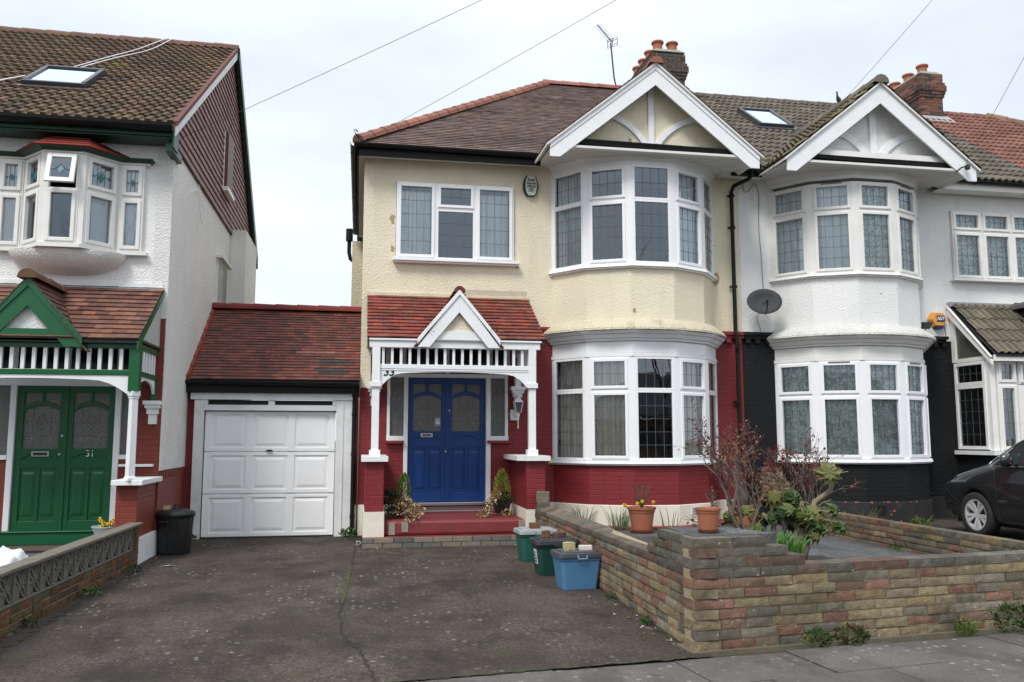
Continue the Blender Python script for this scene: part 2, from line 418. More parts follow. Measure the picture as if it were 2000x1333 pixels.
def ridge(mb, a, b, r=.11, seg=.42, col=(.35, .12, .07), n=7):
    a, b = Vector(a), Vector(b); L = (b - a).length; k = max(1, round(L / seg)); d = (b - a).normalized()
    s = d.cross(Vector((0, 0, 1))).normalized(); up = s.cross(d).normalized()
    for i in range(k):
        p, q = a + (b - a) * (i / k), a + (b - a) * ((i + 1) / k) + d * .03
        kx = random.uniform(.8, 1.15); mb.col = tuple(c * kx for c in col)
        vs = []
        for (c, rr) in ((p, r * 1.07), (q, r * .95)):
            for j in range(n):
                t = pi * (j / (n - 1)) ; vs.append(c + s * cos(t) * rr + up * (sin(t) * rr - .035))
        fs = [(j, j + 1, n + j + 1, n + j) for j in range(n - 1)] + [tuple(range(n)), tuple(range(n, 2 * n))[::-1]]
        mb.add(vs, fs)

def text_obj(s, size, loc, rot, mat, name, parent=None, bold=False, shear=0, sx=1, ext=.002, align='CENTER'):
    cu = D.curves.new(name, 'FONT'); cu.body = s; cu.size = size; cu.extrude = ext; cu.align_x = align; cu.align_y = 'CENTER'; cu.shear = shear; cu.space_line = .85
    if bold: cu.offset = size * .022
    o = D.objects.new(name, cu); COL.objects.link(o)
    bpy.context.view_layer.update()
    me = D.meshes.new_from_object(o.evaluated_get(bpy.context.evaluated_depsgraph_get()))
    COL.objects.unlink(o); D.objects.remove(o)
    mt = Matrix.Translation(loc) @ Matrix.Rotation(rot[2], 4, 'Z') @ Matrix.Rotation(rot[0], 4, 'X') @ Matrix.Diagonal((sx, 1, 1, 1))
    me.transform(mt); me.materials.clear(); me.materials.append(mat)
    r = D.objects.new(name, me); COL.objects.link(r)
    if parent is not None: attach(r, parent)
    return r

# ------------------------------------------------------------------ ground, pavement, drives
m_drive = asphalt('old drive tarmac', (.041, .032, .026), (.094, .076, .063), lichen=.7, moss=.75, grain=62)
m_pave = asphalt('paving slab', (.12, .108, .10), (.175, .158, .145), lichen=.8, moss=.25, grain=260)
m_road = asphalt('road tarmac', (.05, .05, .052), (.09, .09, .09))
m_patio = asphalt('patio concrete', (.085, .086, .088), (.145, .148, .152), lichen=.9, moss=.45, grain=90)
m_soil = M('soil', (.045, .035, .025), .95, .4, 12, .9, 30)
m_ground = M('bare ground', (.09, .085, .06), .95, .3, 1.5, .4, 8)
def sheet(name, mat, pts, z, div=0):
    mb = MB()
    mb.face([(x, y, z) for x, y in pts]); return mb.build(name, mat, kind='structure', fix=False)
g = MB(); g.face([(-400, -400, -.06), (400, -400, -.06), (400, 400, -.06), (-400, 400, -.06)]); g.build('ground', m_ground, kind='structure', fix=False)
def back_edge(x): return 5.93 + .11 * (x - 1.0) if x > 1 else 5.93          # rear edge of the pavement follows the low front walls
sheet('road', m_road, [(-60, -9), (60, -9), (60, 1.2), (-60, 1.2)], -.05)
r = MB(); r.box(-60, 60, 1.2, 1.33, -.06, .0); r.build('kerb', M('granite kerb', (.25, .25, .24), .8, .2, 8, .4, 40), kind='structure')
sheet('driveway', m_drive, [(-2.75, 5.50), (-.2, 5.76), (1.0, 5.885), (2.6, 6.065), (2.75, 14.4), (-2.8, 14.4)], .0)
sheet('far_pavement', m_pave, [(-60, -12), (60, -12), (60, -9.1), (-60, -9.1)], -.03)
# pavement slabs, each with its own height and gap
pv = MB()
slabm = MB(); random.seed(3)
slabm.face([(-30, 1.3, -.014), (40, 1.3, -.014), (40, 10, -.014), (2.72, 6.13, -.014), (1.1, 5.94, -.014), (-30, 5.94, -.014)])
slabm.build('pavement_bed', m_soil, kind='structure', fix=False)
for i in range(-14, 26):
    for j in range(8):
        dx, dy = cos(rad(6.2)), sin(rad(6.2))
        u0 = 1.35 + i * .93 + (.4 if j % 2 else 0); u1 = u0 + .922; v0 = .02 + j * .62; v1 = v0 + .613
        q = []
        for u, v in ((u0, v0), (u1, v0), (u1, v1), (u0, v1)):
            q.append((1.0 + (u - 1) * dx + v * dy, 5.90 + (u - 1) * dy - v * dx))
        if min(p[1] for p in q) < 1.35: continue
        if q[0][0] < -.2: q = [(x, min(y, 5.90)) for x, y in q]
        h = random.uniform(-.006, .004); t = random.uniform(-.004, .004)
        k = random.uniform(.85, 1.1); pv.col = (k, k, k)
        pv.hexa([(q[3][0], q[3][1], -.05), (q[2][0], q[2][1], -.05), (q[1][0], q[1][1], -.05), (q[0][0], q[0][1], -.05), (q[3][0], q[3][1], h), (q[2][0], q[2][1], h + t), (q[1][0], q[1][1], h + t), (q[0][0], q[0][1], h)])
pv.build('pavement', m_pave, kind='structure')
# mossy crack along the drive and at the edge with the pavement
def strip(name, pts, wd, z, mat, seed=1, kind='structure'):
    random.seed(seed); mb = MB(); L = []
    P = [Vector((*p, 0)) for p in pts]
    for a, b in zip(P, P[1:]):
        n = max(2, int((b - a).length / .05)); s = (b - a).normalized().cross(Vector((0, 0, 1)))
        for k in range(n):
            c = a.lerp(b, k / n) + s * random.uniform(-.012, .012); w = wd * random.uniform(.25, 1.25); L.append((c - s * w, c + s * w))
    for (a, b), (c, d) in zip(L, L[1:]): mb.face([(a.x, a.y, z), (b.x, b.y, z), (d.x, d.y, z), (c.x, c.y, z)])
    return mb.build(name, mat, kind=kind, fix=False)
m_moss = M('moss', (.055, .062, .022), .95, .5, 25, .9, 60)
m_crack = M('dark crack', (.022, .022, .018), .95, .3, 20)
strip('driveway_crack', [(-.02, 12.7), (-.06, 11.0), (-.10, 9.4), (-.14, 8.07), (-.10, 7.25), (.03, 6.72), (.09, 6.3), (.14, 5.82)], .012, .004, m_crack)
strip('driveway_moss', [(-.07, 11.0), (-.10, 9.4), (-.14, 8.5)], .022, .007, m_moss, 4)
strip('driveway_edge_moss', [(-.9, 5.70), (-.2, 5.77), (1.0, 5.89), (1.8, 5.98), (2.5, 6.06)], .020, .006, m_moss, 5)
strip('driveway_edge_crack', [(-2.6, 5.52), (-.2, 5.76), (1.0, 5.88), (2.5, 6.05)], .010, .009, m_crack, 6)
strip('driveway_side_dirt', [(2.50, 6.3), (2.56, 8), (2.60, 9.4), (2.62, 12.3)], .05, .004, m_soil, 7)
strip('driveway_left_dirt', [(-2.66, 6.4), (-2.68, 8), (-2.7, 9.4), (-2.7, 12.3)], .09, .004, m_soil, 8)
strip('garage_foot_dirt', [(-2.6, 14.2), (-.1, 14.2)], .05, .005, m_moss, 9)
# patio of the middle house and forecourt on the right, set behind low walls
pt = MB(); pt.prism([(2.7, 6.35, -.05), (7.05, 6.8, -.05), (7.05, 14.4, -.05), (2.7, 14.4, -.05)], [(2.7, 6.35, .12), (7.05, 6.8, .12), (7.05, 14.4, .12), (2.7, 14.4, .12)])
pt.build('patio', m_patio, kind='structure')
fc = MB(); fc.prism([(7.2, 7.0, -.05), (30, 9.4, -.05), (30, 14.4, -.05), (7.2, 14.4, -.05)], [(7.2, 7.0, .11), (30, 9.4, .11), (30, 14.4, .11), (7.2, 14.4, .11)])
fc.build('forecourt', m_drive, kind='structure')
lf = MB(); lf.box(-14, -2.9, 6.0, 12.5, -.05, .06); lf.build('neighbour_path', m_patio, kind='structure')

# ------------------------------------------------------------------ windows
def cell(F, G, L, fr, u0, u1, z0, z1, sash=False, nu=4, nz=3, fw=.04, glass_w=0.0, motif=None):
    """one light of a window: frame bars, optional proud sash, leaded pane"""
    def ring(a, b, c, d, t, w0, w1):
        fr.box(F, a, a + t, w0, w1, c, d); fr.box(F, b - t, b, w0, w1, c, d); fr.box(F, a + t, b - t, w0 + .001, w1 - .001, c, c + t); fr.box(F, a + t, b - t, w0 + .001, w1 - .001, d - t, d)
    ring(u0, u1, z0, z1, fw, -.035, .03)
    a, b, c, d = u0 + fw, u1 - fw, z0 + fw, z1 - fw
    if sash:
        ring(a - .012, b + .012, c - .012, d + .012, .05, -.03, .05); a += .036; b -= .036; c += .036; d -= .036
    fr.quad(G, a, b, glass_w, c, d)
    lw = .0032
    for i in range(1, nu):
        u = a + (b - a) * i / nu; fr.box(L, u - lw, u + lw, glass_w + .001, glass_w + .005, c, d)
    for i in range(1, nz):
        z = c + (d - c) * i / nz; fr.box(L, a, b, glass_w + .0015, glass_w + .0055, z - lw, z + lw)
    if motif: motif(fr, a, b, c, d, glass_w)
    return a, b, c, d
def curtain(mb, fr, u0, u1, z0, z1, w=-.16, folds=9, amp=.025, seed=0, gather=0):
    rnd = random.Random(seed); n = max(8, int(folds * 8)); row = []; ph = rnd.random() * 6
    for k in range(n + 1):
        t = k / n; u = u0 + (u1 - u0) * t
        d = amp * (sin(2 * pi * folds * t + ph) + .45 * sin(2 * pi * folds * 2.3 * t + 1 + ph)) ; row.append((u, w + d))
    m = 6; vs = []
    for j in range(m + 1):
        z = z0 + (z1 - z0) * j / m; k = 1 - gather * (1 - j / m) * .5
        for u, ww in row: vs.append(fr.P(u0 + (u - u0) * k, ww, z))
    fs = [(j * (n + 1) + i, j * (n + 1) + i + 1, (j + 1) * (n + 1) + i + 1, (j + 1) * (n + 1) + i) for j in range(m) for i in range(n)]
    mb.add(vs, fs)
def room(parent, x0, x1, y0, y1, z0, z1):
    mb = MB(); 
    mb.face([(x0, y1, z0), (x1, y1, z0), (x1, y1, z1), (x0, y1, z1)])
    mb.face([(x0, y0, z0), (x0, y1, z0), (x0, y1, z1), (x0, y0, z1)]); mb.face([(x1, y0, z0), (x1, y1, z0), (x1, y1, z1), (x1, y0, z1)])
    mb.face([(x0, y0, z0), (x1, y0, z0), (x1, y1, z0), (x0, y1, z0)]); mb.face([(x0, y0, z1), (x1, y0, z1), (x1, y1, z1), (x0, y1, z1)])
    return mb.build('room_interior', m_room, parent, fix=False)

BA, BS = 1.5, 1.0; BR = (BA * BA + BS * BS) / 2; BH = math.asin(1.5 / 1.625)
def baypts(cx, d=0.0, n=5, y0=14.3, wrap=True):
    yc = y0 + .625; R = 1.625 + d
    return [(cx + R * sin(t), yc - R * cos(t)) for t in [-BH + 2 * BH * k / n for k in range(n + 1)]]
def bayring(mb, cx, z0, z1, d0, d1=None, n=5, back=14.34, capback=True):
    """solid polygonal band of the bay from z0 to z1, outer offset d0 below and d1 above"""
    d1 = d0 if d1 is None else d1
    a = baypts(cx, d0, n); b = baypts(cx, d1, n)
    lo = [(x, min(y, back), z0) for x, y in a] ; hi = [(x, min(y, back), z1) for x, y in b]
    lo = lo + [(a[-1][0], back, z0), (a[0][0], back, z0)]; hi = hi + [(b[-1][0], back, z1), (b[0][0], back, z1)]
    mb.prism(lo, hi)
def bay_windows(parent, cx, z0, z1, zt, sashes, frame_m, glass_m, curt, name='bay_window', sill_m=None, rows=(2, 5), cols=4, lab=None, seed=0, depth=1.2, vents=False):
    F = MB(); G = MB(); L = MB(); C = [MB() for _ in curt[0]]
    P = baypts(cx)
    for k in range(5):
        (ax, ay), (bx, by) = P[k], P[k + 1]; fr = Fr(ax, ay, bx - ax, by - ay); Lg = fr.len
        s = sashes[k]
        cell(F, G, L, fr, .045, Lg - .045, zt, z1, s, cols, rows[0]); cell(F, G, L, fr, .045, Lg - .045, z0, zt, s, cols, rows[1])
        if vents and k in (1, 3, 4): fr.box(L, .2, Lg - .2, .05, .062, z1 - .03, z1 - .015)
        cc = curt[1][k]
        if cc is not None:
            mi, a, b, fo = cc; curtain(C[mi], fr, .02 + (Lg - .04) * a, .02 + (Lg - .04) * b, z0 + .02, z1 - .02, -.10, fo, .03, seed + k)
    for k in range(6):                       # corner posts
        x, y = P[k]; t = -BH + 2 * BH * k / 5; fr = Fr(x, y, cos(t), sin(t)); fr.box(F, -.05, .05, -.06, .018, z0, z1)
    w_ = F.build(name, frame_m, parent, bevel=.006)
    if lab: w_['label'] = lab
    G.build('pane', glass_m, w_, fix=False); L.build('leading', m_lead, w_)
    for m_, c in zip(curt[0], C):
        if c.v: c.build('curtain', m_, w_, smooth=True, fix=False, split=.01)
    sl = MB(); bayring(sl, cx, z0 - .055, z0 - .004, .085, .07); bayring(sl, cx, z0 - .08, z0 - .057, .05, .05)
    sl.build('sill', sill_m or frame_m, w_, bevel=.005)
    return w_
def arc_band(fr, mb, u0, z0, u1, z1, sag, wd, w0, w1, n=10):
    """curved timber: quadratic arc of width wd"""
    mx, mz = (u0 + u1) / 2, (z0 + z1) / 2; dx, dz = u1 - u0, z1 - z0; l = math.hypot(dx, dz); nx, nz = -dz / l, dx / l
    top = []; bot = []
    for i in range(n + 1):
        t = i / n; h = sag * 4 * t * (1 - t); u = u0 + dx * t + nx * h; z = z0 + dz * t + nz * h
        tu, tz = dx + nx * sag * 4 * (1 - 2 * t), dz + nz * sag * 4 * (1 - 2 * t); tl = math.hypot(tu, tz); a, b = -tz / tl * wd / 2, tu / tl * wd / 2
        top.append((u + a, z + b)); bot.append((u - a, z - b))
    for i in range(n): fr.prism(mb, [bot[i], bot[i + 1], top[i + 1], top[i]], w0, w1)
def gutter(mb, a, b, r=.06, n=8):
    """half round trough from a to b, rim at the given height"""
    a, b = Vector(a), Vector(b); d = (b - a).normalized(); s = Vector((d.y, -d.x, 0)).normalized(); vs = []
    for p in (a, b):
        for rr in (r, r * .86):
            for k in range(n + 1):
                t = pi * k / n; vs.append(p + s * cos(t) * rr + Vector((0, 0, -sin(t) * rr)))
    m = n + 1; fs = []
    for k in range(n): fs += [(k, k + 1, 2 * m + k + 1, 2 * m + k), (m + k, 3 * m + k, 3 * m + k + 1, m + k + 1)]
    fs += [(0, 2 * m, 3 * m, m), (n, m + n, 3 * m + n, 2 * m + n)]
    for k in range(n): fs += [(k, m + k, m + k + 1, k + 1), (2 * m + k, 2 * m + k + 1, 3 * m + k + 1, 3 * m + k)]
    mb.add(vs, fs)
    L = (b - a).length; q = max(1, int(L / .9))
    for i in range(q):                           # brackets
        p = a + d * (L * (i + .5) / q); 
        for k in range(n):
            t0, t1 = pi * k / n, pi * (k + 1) / n; R = r + .008
            v = [p + s * cos(t) * R + Vector((0, 0, -sin(t) * R)) + d * e for t in (t0, t1) for e in (-.02, .02)]
            mb.face([v[0], v[1], v[3], v[2]])
def barge(mb, fr, cu, apex, half, foot_hi, foot_lo, wd, w0, w1):
    """pair of bargeboards meeting at the apex with plumb cut feet"""
    k = (apex - foot_hi) / half; L = math.hypot(1, k); dz = wd * L
    for s in (-1, 1):
        # inner lower edge runs parallel to the outer one
        ui = (apex - dz - foot_lo) / k
        poly = [(cu, apex), (cu + s * half, foot_hi), (cu + s * half, foot_lo), (cu + s * ui, foot_lo), (cu, apex - dz)]
        if s < 0: poly = poly[::-1]
        fr.prism(mb, poly, w0, w1)
def barge_mould(mb, fr, cu, apex, half, foot_hi, t, w0, w1):
    k = (apex - foot_hi) / half; dz = t * math.hypot(1, k)
    for s in (-1, 1):
        poly = [(cu, apex + .004), (cu + s * half, foot_hi + .004), (cu + s * half, foot_hi - dz), (cu, apex - dz)]
        if s < 0: poly = poly[::-1]
        fr.prism(mb, poly, w0, w1)
PLAIN = [(.145, .097, .085), (.165, .105, .088), (.125, .088, .08), (.185, .12, .10), (.15, .11, .097)]
REDT = [(.21, .055, .042), (.17, .05, .04), (.25, .06, .043), (.15, .055, .045), (.20, .07, .05)]
GARAT = [(.150, .050, .038), (.12, .045, .036), (.175, .058, .042), (.10, .045, .038)]
BROWNT = [(.175, .085, .06), (.14, .07, .055), (.12, .055, .045), (.20, .09, .06)]
LCONC = [(.12, .075, .05), (.10, .065, .045), (.135, .085, .055), (.09, .065, .045), (.11, .08, .045)]
GCONC = [(.135, .12, .095), (.12, .105, .085), (.15, .13, .105), (.12, .10, .08)]
RCONC = [(.21, .10, .078), (.19, .09, .07), (.23, .11, .085)]
RIB = [(0, .0), (.14, .0), (.18, .030), (.38, .030), (.44, 0), (.62, 0), (.66, .030), (.88, .030), (.94, 0), (1, 0)]
WAVE = [(0, .012), (.12, .024), (.25, .028), (.38, .02), (.5, .004), (.62, 0), (.75, .0), (.88, .002), (1, .012)]

# ------------------------------------------------------------------ the two semi-detached houses sharing a ridge
EAVE_Y, EAVE_Z, RIDGE_Y, RIDGE_Z = 13.93, 6.50, 18.4, 9.74
SL = math.hypot(RIDGE_Y - EAVE_Y, RIDGE_Z - EAVE_Z); KV = ((RIDGE_Y - EAVE_Y) / SL, (RIDGE_Z - EAVE_Z) / SL)
def roofz(y): return EAVE_Z + (y - EAVE_Y) * (RIDGE_Z - EAVE_Z) / (RIDGE_Y - EAVE_Y)

def front_gable(parent, cx, stm, tilecols, tmat, rib, label, gut_white=False, ridge_col=(.3, .12, .08), peak=7.86, mould=True, tw_=.10):
    fr = fx(13.30); half = 1.83; fh = 6.38; fl = 6.15
    tri = MB(); fr.prism(tri, [(cx - 1.72, 6.38), (cx + 1.72, 6.38), (cx, 7.72)], -.15, 0)
    gw = tri.build('gable_wall', stm, parent)
    dec = MB()
    fr.box(dec, cx - tw_ / 2, cx + tw_ / 2, .0, .045, 6.42, 7.62)
    arc_band(fr, dec, cx - .04, 6.44, cx - .98, 7.06, -.16, tw_, .0, .040); arc_band(fr, dec, cx + .04, 6.44, cx + .98, 7.06, .16, tw_, .0, .040)
    dec.build('gable_timber', m_paint, gw, bevel=.004)
    bb = MB(); f2 = fx(13.0); barge(bb, f2, cx, peak, half, fh, fl, .285, -.035, 0)
    if mould: barge_mould(bb, f2, cx, peak, half, fh, .075, .001, .014)
    bb.build('bargeboard', m_paint, parent, bevel=.005)
    sf = MB(); sf.prism([(cx - 1.78, 13.02, 6.33), (cx + 1.78, 13.02, 6.33), (cx + 1.78, 14.34, 6.40), (cx - 1.78, 14.34, 6.40)], [(cx - 1.78, 13.02, 6.37), (cx + 1.78, 13.02, 6.37), (cx + 1.78, 14.34, 6.44), (cx - 1.78, 14.34, 6.44)])
    for k in range(1, 13): sf.box(cx - 1.70, cx + 1.70, 13.06 + k * .1, 13.068 + k * .1, 6.322 + k * .0053, 6.40)
    sf.build('soffit', m_soffit, parent)
    gg = MB(); gutter(gg, (cx - 1.50, 13.12, 6.50), (cx + 1.52, 13.12, 6.47), .075 if mould else .055); gg.box(cx - 1.50, cx + 1.52, 13.20, 13.22, 6.375, 6.50)
    gg.build('gable_gutter', m_plastic, parent)
    if gut_white:
        wb = MB(); wb.box(cx - 1.36, cx + 1.38, 13.10, 13.20, 6.50, 6.60); wb.build('fascia', m_oldupvc, parent)
    # roof planes running back into the main slope
    k = (peak - fh) / half; L = math.hypot(half, peak - fh)
    top_y = EAVE_Y + (peak - EAVE_Z) / ((RIDGE_Z - EAVE_Z) / (RIDGE_Y - EAVE_Y)) + .15
    low_y = EAVE_Y + .1
    rm = MB(); dk = MB()
    for s in (-1, 1):
        # u runs back along the eave, v up the slope
        ex, ez = cx + s * (half + .06), fh - .06 * k + .04
        V = (-s * half, 0, peak - fh)
        T = tiles; Lv = L * (half + .06) / half
        pw = [(0, 0), (low_y - 12.95, 0), (top_y - 12.95, Lv), (0, Lv)]
        if rib: tiles(rm, (ex, 12.95, ez), (0, 1, 0), V, pw, .30, .30, .032, tilecols, rib, bond=False, jit=.004)
        else: tiles(rm, (ex, 12.95, ez), (0, 1, 0), V, pw, .10, .165, .014, tilecols)
        dk.prism([(ex, 12.96, ez - .012), (cx, 12.96, peak + .028), (cx, top_y, peak + .028), (ex, low_y, ez - .012)], [(ex, 12.96, ez - .05), (cx, 12.96, peak - .01), (cx, top_y, peak - .01), (ex, low_y, ez - .05)])
    g_ = rm.build('gable_roof', tmat, parent, fix=False)
    if label: g_['label'] = label
    dk.build('roof_deck', m_soffit, g_)
    rt = MB(); ridge(rt, (cx, 12.93, peak + .035), (cx, top_y, peak + .035), .115 if not rib else .14, .40, ridge_col); rt.build('ridge_tile', m_tile, g_)
    return g_

def house_body(name, label, x0, x1, cx, win, up_m, low_m, pl_m, trim_m, cat='house', doors=()):
    H = thing(name, label, cat, (x0, 14.3, 0))
    f = fx(14.3); mb = MB()
    holes_up = [(cx - 1.42, cx + 1.42, 4.50, 6.20)]; holes_lo = [(cx - 1.42, cx + 1.42, 1.22, 2.93)]
    if win: holes_up.append(win)
    wall_holes(mb, f, x0, x1, 3.42, 6.44, holes_up)
    mb2 = MB(); wall_holes(mb2, f, x0, x1, .5, 3.42, holes_lo + list(doors))
    bayring(mb, cx, 3.44, 4.44, .0)
    up = mb.build('wall', up_m, H)
    bayring(mb2, cx, .5, 1.14, .0); mb2.build('brick_wall', low_m, H)
    p = MB(); p.box(x0, x1, 14.275, 14.5, .0, .5); bayring(p, cx, .0, .5, .025); pb = p.build('plinth', pl_m, H, bevel=.01)
    # shelf and weathered lead top over the lower bay
    c = MB(); bayring(c, cx, 2.93, 2.99, .035); bayring(c, cx, 2.995, 3.19, .012); bayring(c, cx, 3.195, 3.23, .05, .07); bayring(c, cx, 3.235, 3.30, .08, .14); bayring(c, cx, 3.305, 3.36, .15, .20)
    c.build('bay_cornice', trim_m, H, bevel=.006)
    t = MB(); bayring(t, cx, 3.365, 3.40, .205, .20, n=20); bayring(t, cx, 3.40, 3.46, .20, .15, n=20); bayring(t, cx, 3.46, 3.56, .15, .012, n=20); t.build('bay_skirt', m_skirt_c if up_m is m_cream else m_skirt_w, H)
    c = MB(); bayring(c, cx, 6.20, 6.26, .02, .03); bayring(c, cx, 6.262, 6.36, .012, .07); bayring(c, cx, 6.362, 6.40, .09, .10)
    c.build('bay_frieze', trim_m, H)
    return H

def flue_pot(mb, x, y, z, r=.125, h=.29):
    mb.lathe((x, y, z), [(r * .98, 0), (r * .90, h * .55), (r * .95, h * .78), (r * 1.16, h * .84), (r * 1.2, h * .93), (r * 1.12, h), (r * .92, h), (r * .85, h * .6)], 18)
def brick_stack(name, parent, x0, x1, y0, y1, zb, zt, cols, pots, potc, label=None):
    """chimney stack laid brick by brick on its front and left faces"""
    mb = MB(); random.seed(int(x0 * 10)); nrow = int((zt - zb) / .075)
    core = MB()
    for r in range(nrow):
        z = zb + r * .075; top = nrow - r
        o = {1: .02, 2: .02, 3: .02, 4: .05, 5: .075, 6: .075, 7: .05, 8: .03}.get(top, 0)
        a, b, c, d = x0 - o, x1 + o, y0 - o, y1 + o
        for (s0, s1, ax) in ((a, b, 0), (c, d, 1)):
            u = s0 - (.11 if r % 2 else 0)
            while u < s1 - .01:
                u0, u1 = max(u, s0), min(u + .215, s1)
                k = random.uniform(.7, 1.2); mb.col = tuple(v * k for v in random.choice(cols)); j = random.uniform(0, .006)
                if u1 - u0 > .02:
                    if ax == 0: mb.box(u0, u1 - .009, c - j, c + .1, z, z + .066); mb.box(u0, u1 - .009, d - .1, d + j, z, z + .066)
                    else: mb.box(a - j, a + .1, max(u0, c + .101), min(u1 - .009, d - .101), z, z + .0655); mb.box(b - .1, b + j, max(u0, c + .101), min(u1 - .009, d - .101), z, z + .0655)
                u += .225
        core.box(a + .006, b - .006, c + .006, d - .006, z - .0045, z + .0705)
    ch = mb.build(name, m_attr, parent)
    if label: ch['label'] = label
    core.build('mortar', M('lime mortar', (.20, .19, .165), .95, .3, 10), ch)
    fl = MB(); a, b, c, d = x0 - .015, x1 + .015, y0 - .015, y1 + .015
    fl.hexa([(a, c, zt), (b, c, zt), (b, d, zt), (a, d, zt), (a + .10, c + .08, zt + .09), (b - .10, c + .08, zt + .09), (b - .10, d - .08, zt + .09), (a + .10, d - .08, zt + .09)])
    fl.build('flaunching', M('mossy mortar cap', (.26, .26, .20), .95, .3, 8, .6, 30), ch)
    for (x, y) in pots:
        p = MB(); flue_pot(p, x, y, zt + .05); p.build('chimney_pot', m_terra, ch, smooth=False, fix=True)
    return ch
STK = [(.06, .043, .036), (.048, .036, .031), (.08, .048, .038), (.045, .04, .035), (.07, .05, .042)]
STK2 = [(.20, .07, .045), (.13, .055, .04), (.07, .045, .035), (.05, .04, .035), (.17, .075, .05)]

# ================================================================== cream and oxblood house (number 33)
X1 = 6.83
H = house_body('semi_detached_house', 'cream roughcast and oxblood brick house with a blue double front door, attached to the garage', 0, X1, 4.8, (.55, 2.60, 4.62, 5.98), m_cream, m_red, m_plinth, m_paint,
               doors=[(.73, 2.20, .5, 2.66), (.45, .73, 1.58, 2.66), (2.20, 2.50, 1.58, 2.66)])
f = fx(14.3)
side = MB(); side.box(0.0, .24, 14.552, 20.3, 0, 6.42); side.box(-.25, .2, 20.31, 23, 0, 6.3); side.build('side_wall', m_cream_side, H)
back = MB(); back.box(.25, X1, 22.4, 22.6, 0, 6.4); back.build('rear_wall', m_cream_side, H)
st = MB(); st.box(.0, .17, 14.282, 14.3, 2.42, 3.42); st.build('corner_render', m_cream, H)
# string course stubs with dentils each side of the bay
sc = MB()
for a, b in ((2.86, 3.26), (6.38, X1)):
    sc.box(a, b, 14.20, 14.298, 3.44, 3.50); sc.box(a + .03, b, 14.235, 14.298, 3.38, 3.438)
    x = a + .12
    while x < b - .06: sc.box(x, x + .09, 14.235, 14.298, 3.30, 3.378); x += .19
sc.build('string_course', m_red, H, split=.2)
# main roof: front slope clipped by the hip
rf = MB(); hipx = 4.12; P0 = (-.12, EAVE_Y - .02, EAVE_Z)
def c33(u, v, c):
    return c if noise.noise(Vector((u * .5, v * .9, 2))) < .25 else mul(c, .8)
tiles(rf, P0, (1, 0, 0), (0, *KV), [(0, 0), (X1 + .16, 0), (X1 + .16, SL), (hipx + .12, SL)], .1005, .165, .015, PLAIN, colf=c33)
ro = rf.build('roof', m_tile, H, fix=False); ro['label'] = 'plain reddish brown clay tile roof with orange hip tiles'
hp = MB(); hv = Vector((hipx + .14, 0, RIDGE_Z - EAVE_Z)); hl = hv.length
tiles(hp, (-.14, 22.88, EAVE_Z), (0, -1, 0), hv, [(0, 0), (8.95, 0), (4.48, hl)], .1, .165, .014, PLAIN); hp.build('hip_slope', m_tile, ro, fix=False)
dk = MB(); A, B_, Cc, Dd = (-.13, EAVE_Y, EAVE_Z - .01), (X1 + .02, EAVE_Y, EAVE_Z - .01), (X1 + .02, RIDGE_Y, RIDGE_Z - .01), (hipx, RIDGE_Y, RIDGE_Z - .01); E_ = (-.13, 22.87, EAVE_Z - .01); F_ = (X1 + .02, 22.87, EAVE_Z - .01)
slab(dk, [A, B_, Cc, Dd], .05); slab(dk, [A, Dd, E_], .05); slab(dk, [E_, Dd, Cc, F_], .05); dk.build('roof_deck', m_dark, ro)
rt = MB(); ridge(rt, (-.12, EAVE_Y + .0, EAVE_Z + .06), (hipx, RIDGE_Y, RIDGE_Z + .03), .12, .33, (.27, .115, .08)); ridge(rt, (hipx - .08, RIDGE_Y, RIDGE_Z + .03), (X1 - .2, RIDGE_Y, RIDGE_Z + .03), .12, .40, (.30, .12, .10)); rt.build('hip_tile', m_tile, ro)
hk = MB(); hk.tube([(-.10, EAVE_Y - .04, EAVE_Z + .08), (-.16, EAVE_Y - .12, EAVE_Z + .12), (-.18, EAVE_Y - .14, EAVE_Z + .17), (-.15, EAVE_Y - .10, EAVE_Z + .19), (-.12, EAVE_Y - .06, EAVE_Z + .17)], .010); hk.build('hip_iron', m_dark, ro)
ev = MB(); gutter(ev, (-.18, EAVE_Y - .04, EAVE_Z - .01), (3.05, EAVE_Y - .04, EAVE_Z - .03), .062); ev.box(-.13, 3.02, EAVE_Y + .03, EAVE_Y + .055, 6.30, 6.47)
gutter(ev, (3.02, EAVE_Y - .02, EAVE_Z - .04), (3.02, 13.10, EAVE_Z - .03), .062)
gutter(ev, (-.18, EAVE_Y - .04, EAVE_Z - .01), (-.18, 20.2, EAVE_Z - .02), .062); ev.box(-.125, -.10, EAVE_Y + .03, 20.2, 6.30, 6.47)
ev.build('gutter', m_plastic, H)
so = MB(); so.box(-.10, 3.0, EAVE_Y + .056, 14.27, 6.37, 6.40); so.box(-.098, -.005, 14.272, 20.2, 6.37, 6.40); so.box(6.4, 7.25, EAVE_Y + .056, 14.27, 6.37, 6.40); so.build('eaves_soffit', m_soffit, H, split=.05)
mg = MB(); gutter(mg, (6.55, EAVE_Y - .06, 6.47), (7.12, EAVE_Y - .06, 6.46), .062); mg.box(6.55, 7.15, EAVE_Y + .01, EAVE_Y + .035, 6.32, 6.46); mg.tube([(6.72, EAVE_Y, 6.42), (6.62, 13.14, 6.40)], .03); mg.build('valley_gutter', m_plastic, H)
dp = MB(); dp.tube([(6.93, 13.88, 6.42), (6.93, 13.90, 6.33), (6.90, 13.98, 6.28), (6.70, 14.17, 6.20), (6.665, 14.21, 6.10), (6.665, 14.21, 3.52), (6.665, 14.16, 3.45), (6.665, 14.16, 3.2), (6.69, 14.21, 3.1), (6.69, 14.21, .14)], .036, 10)
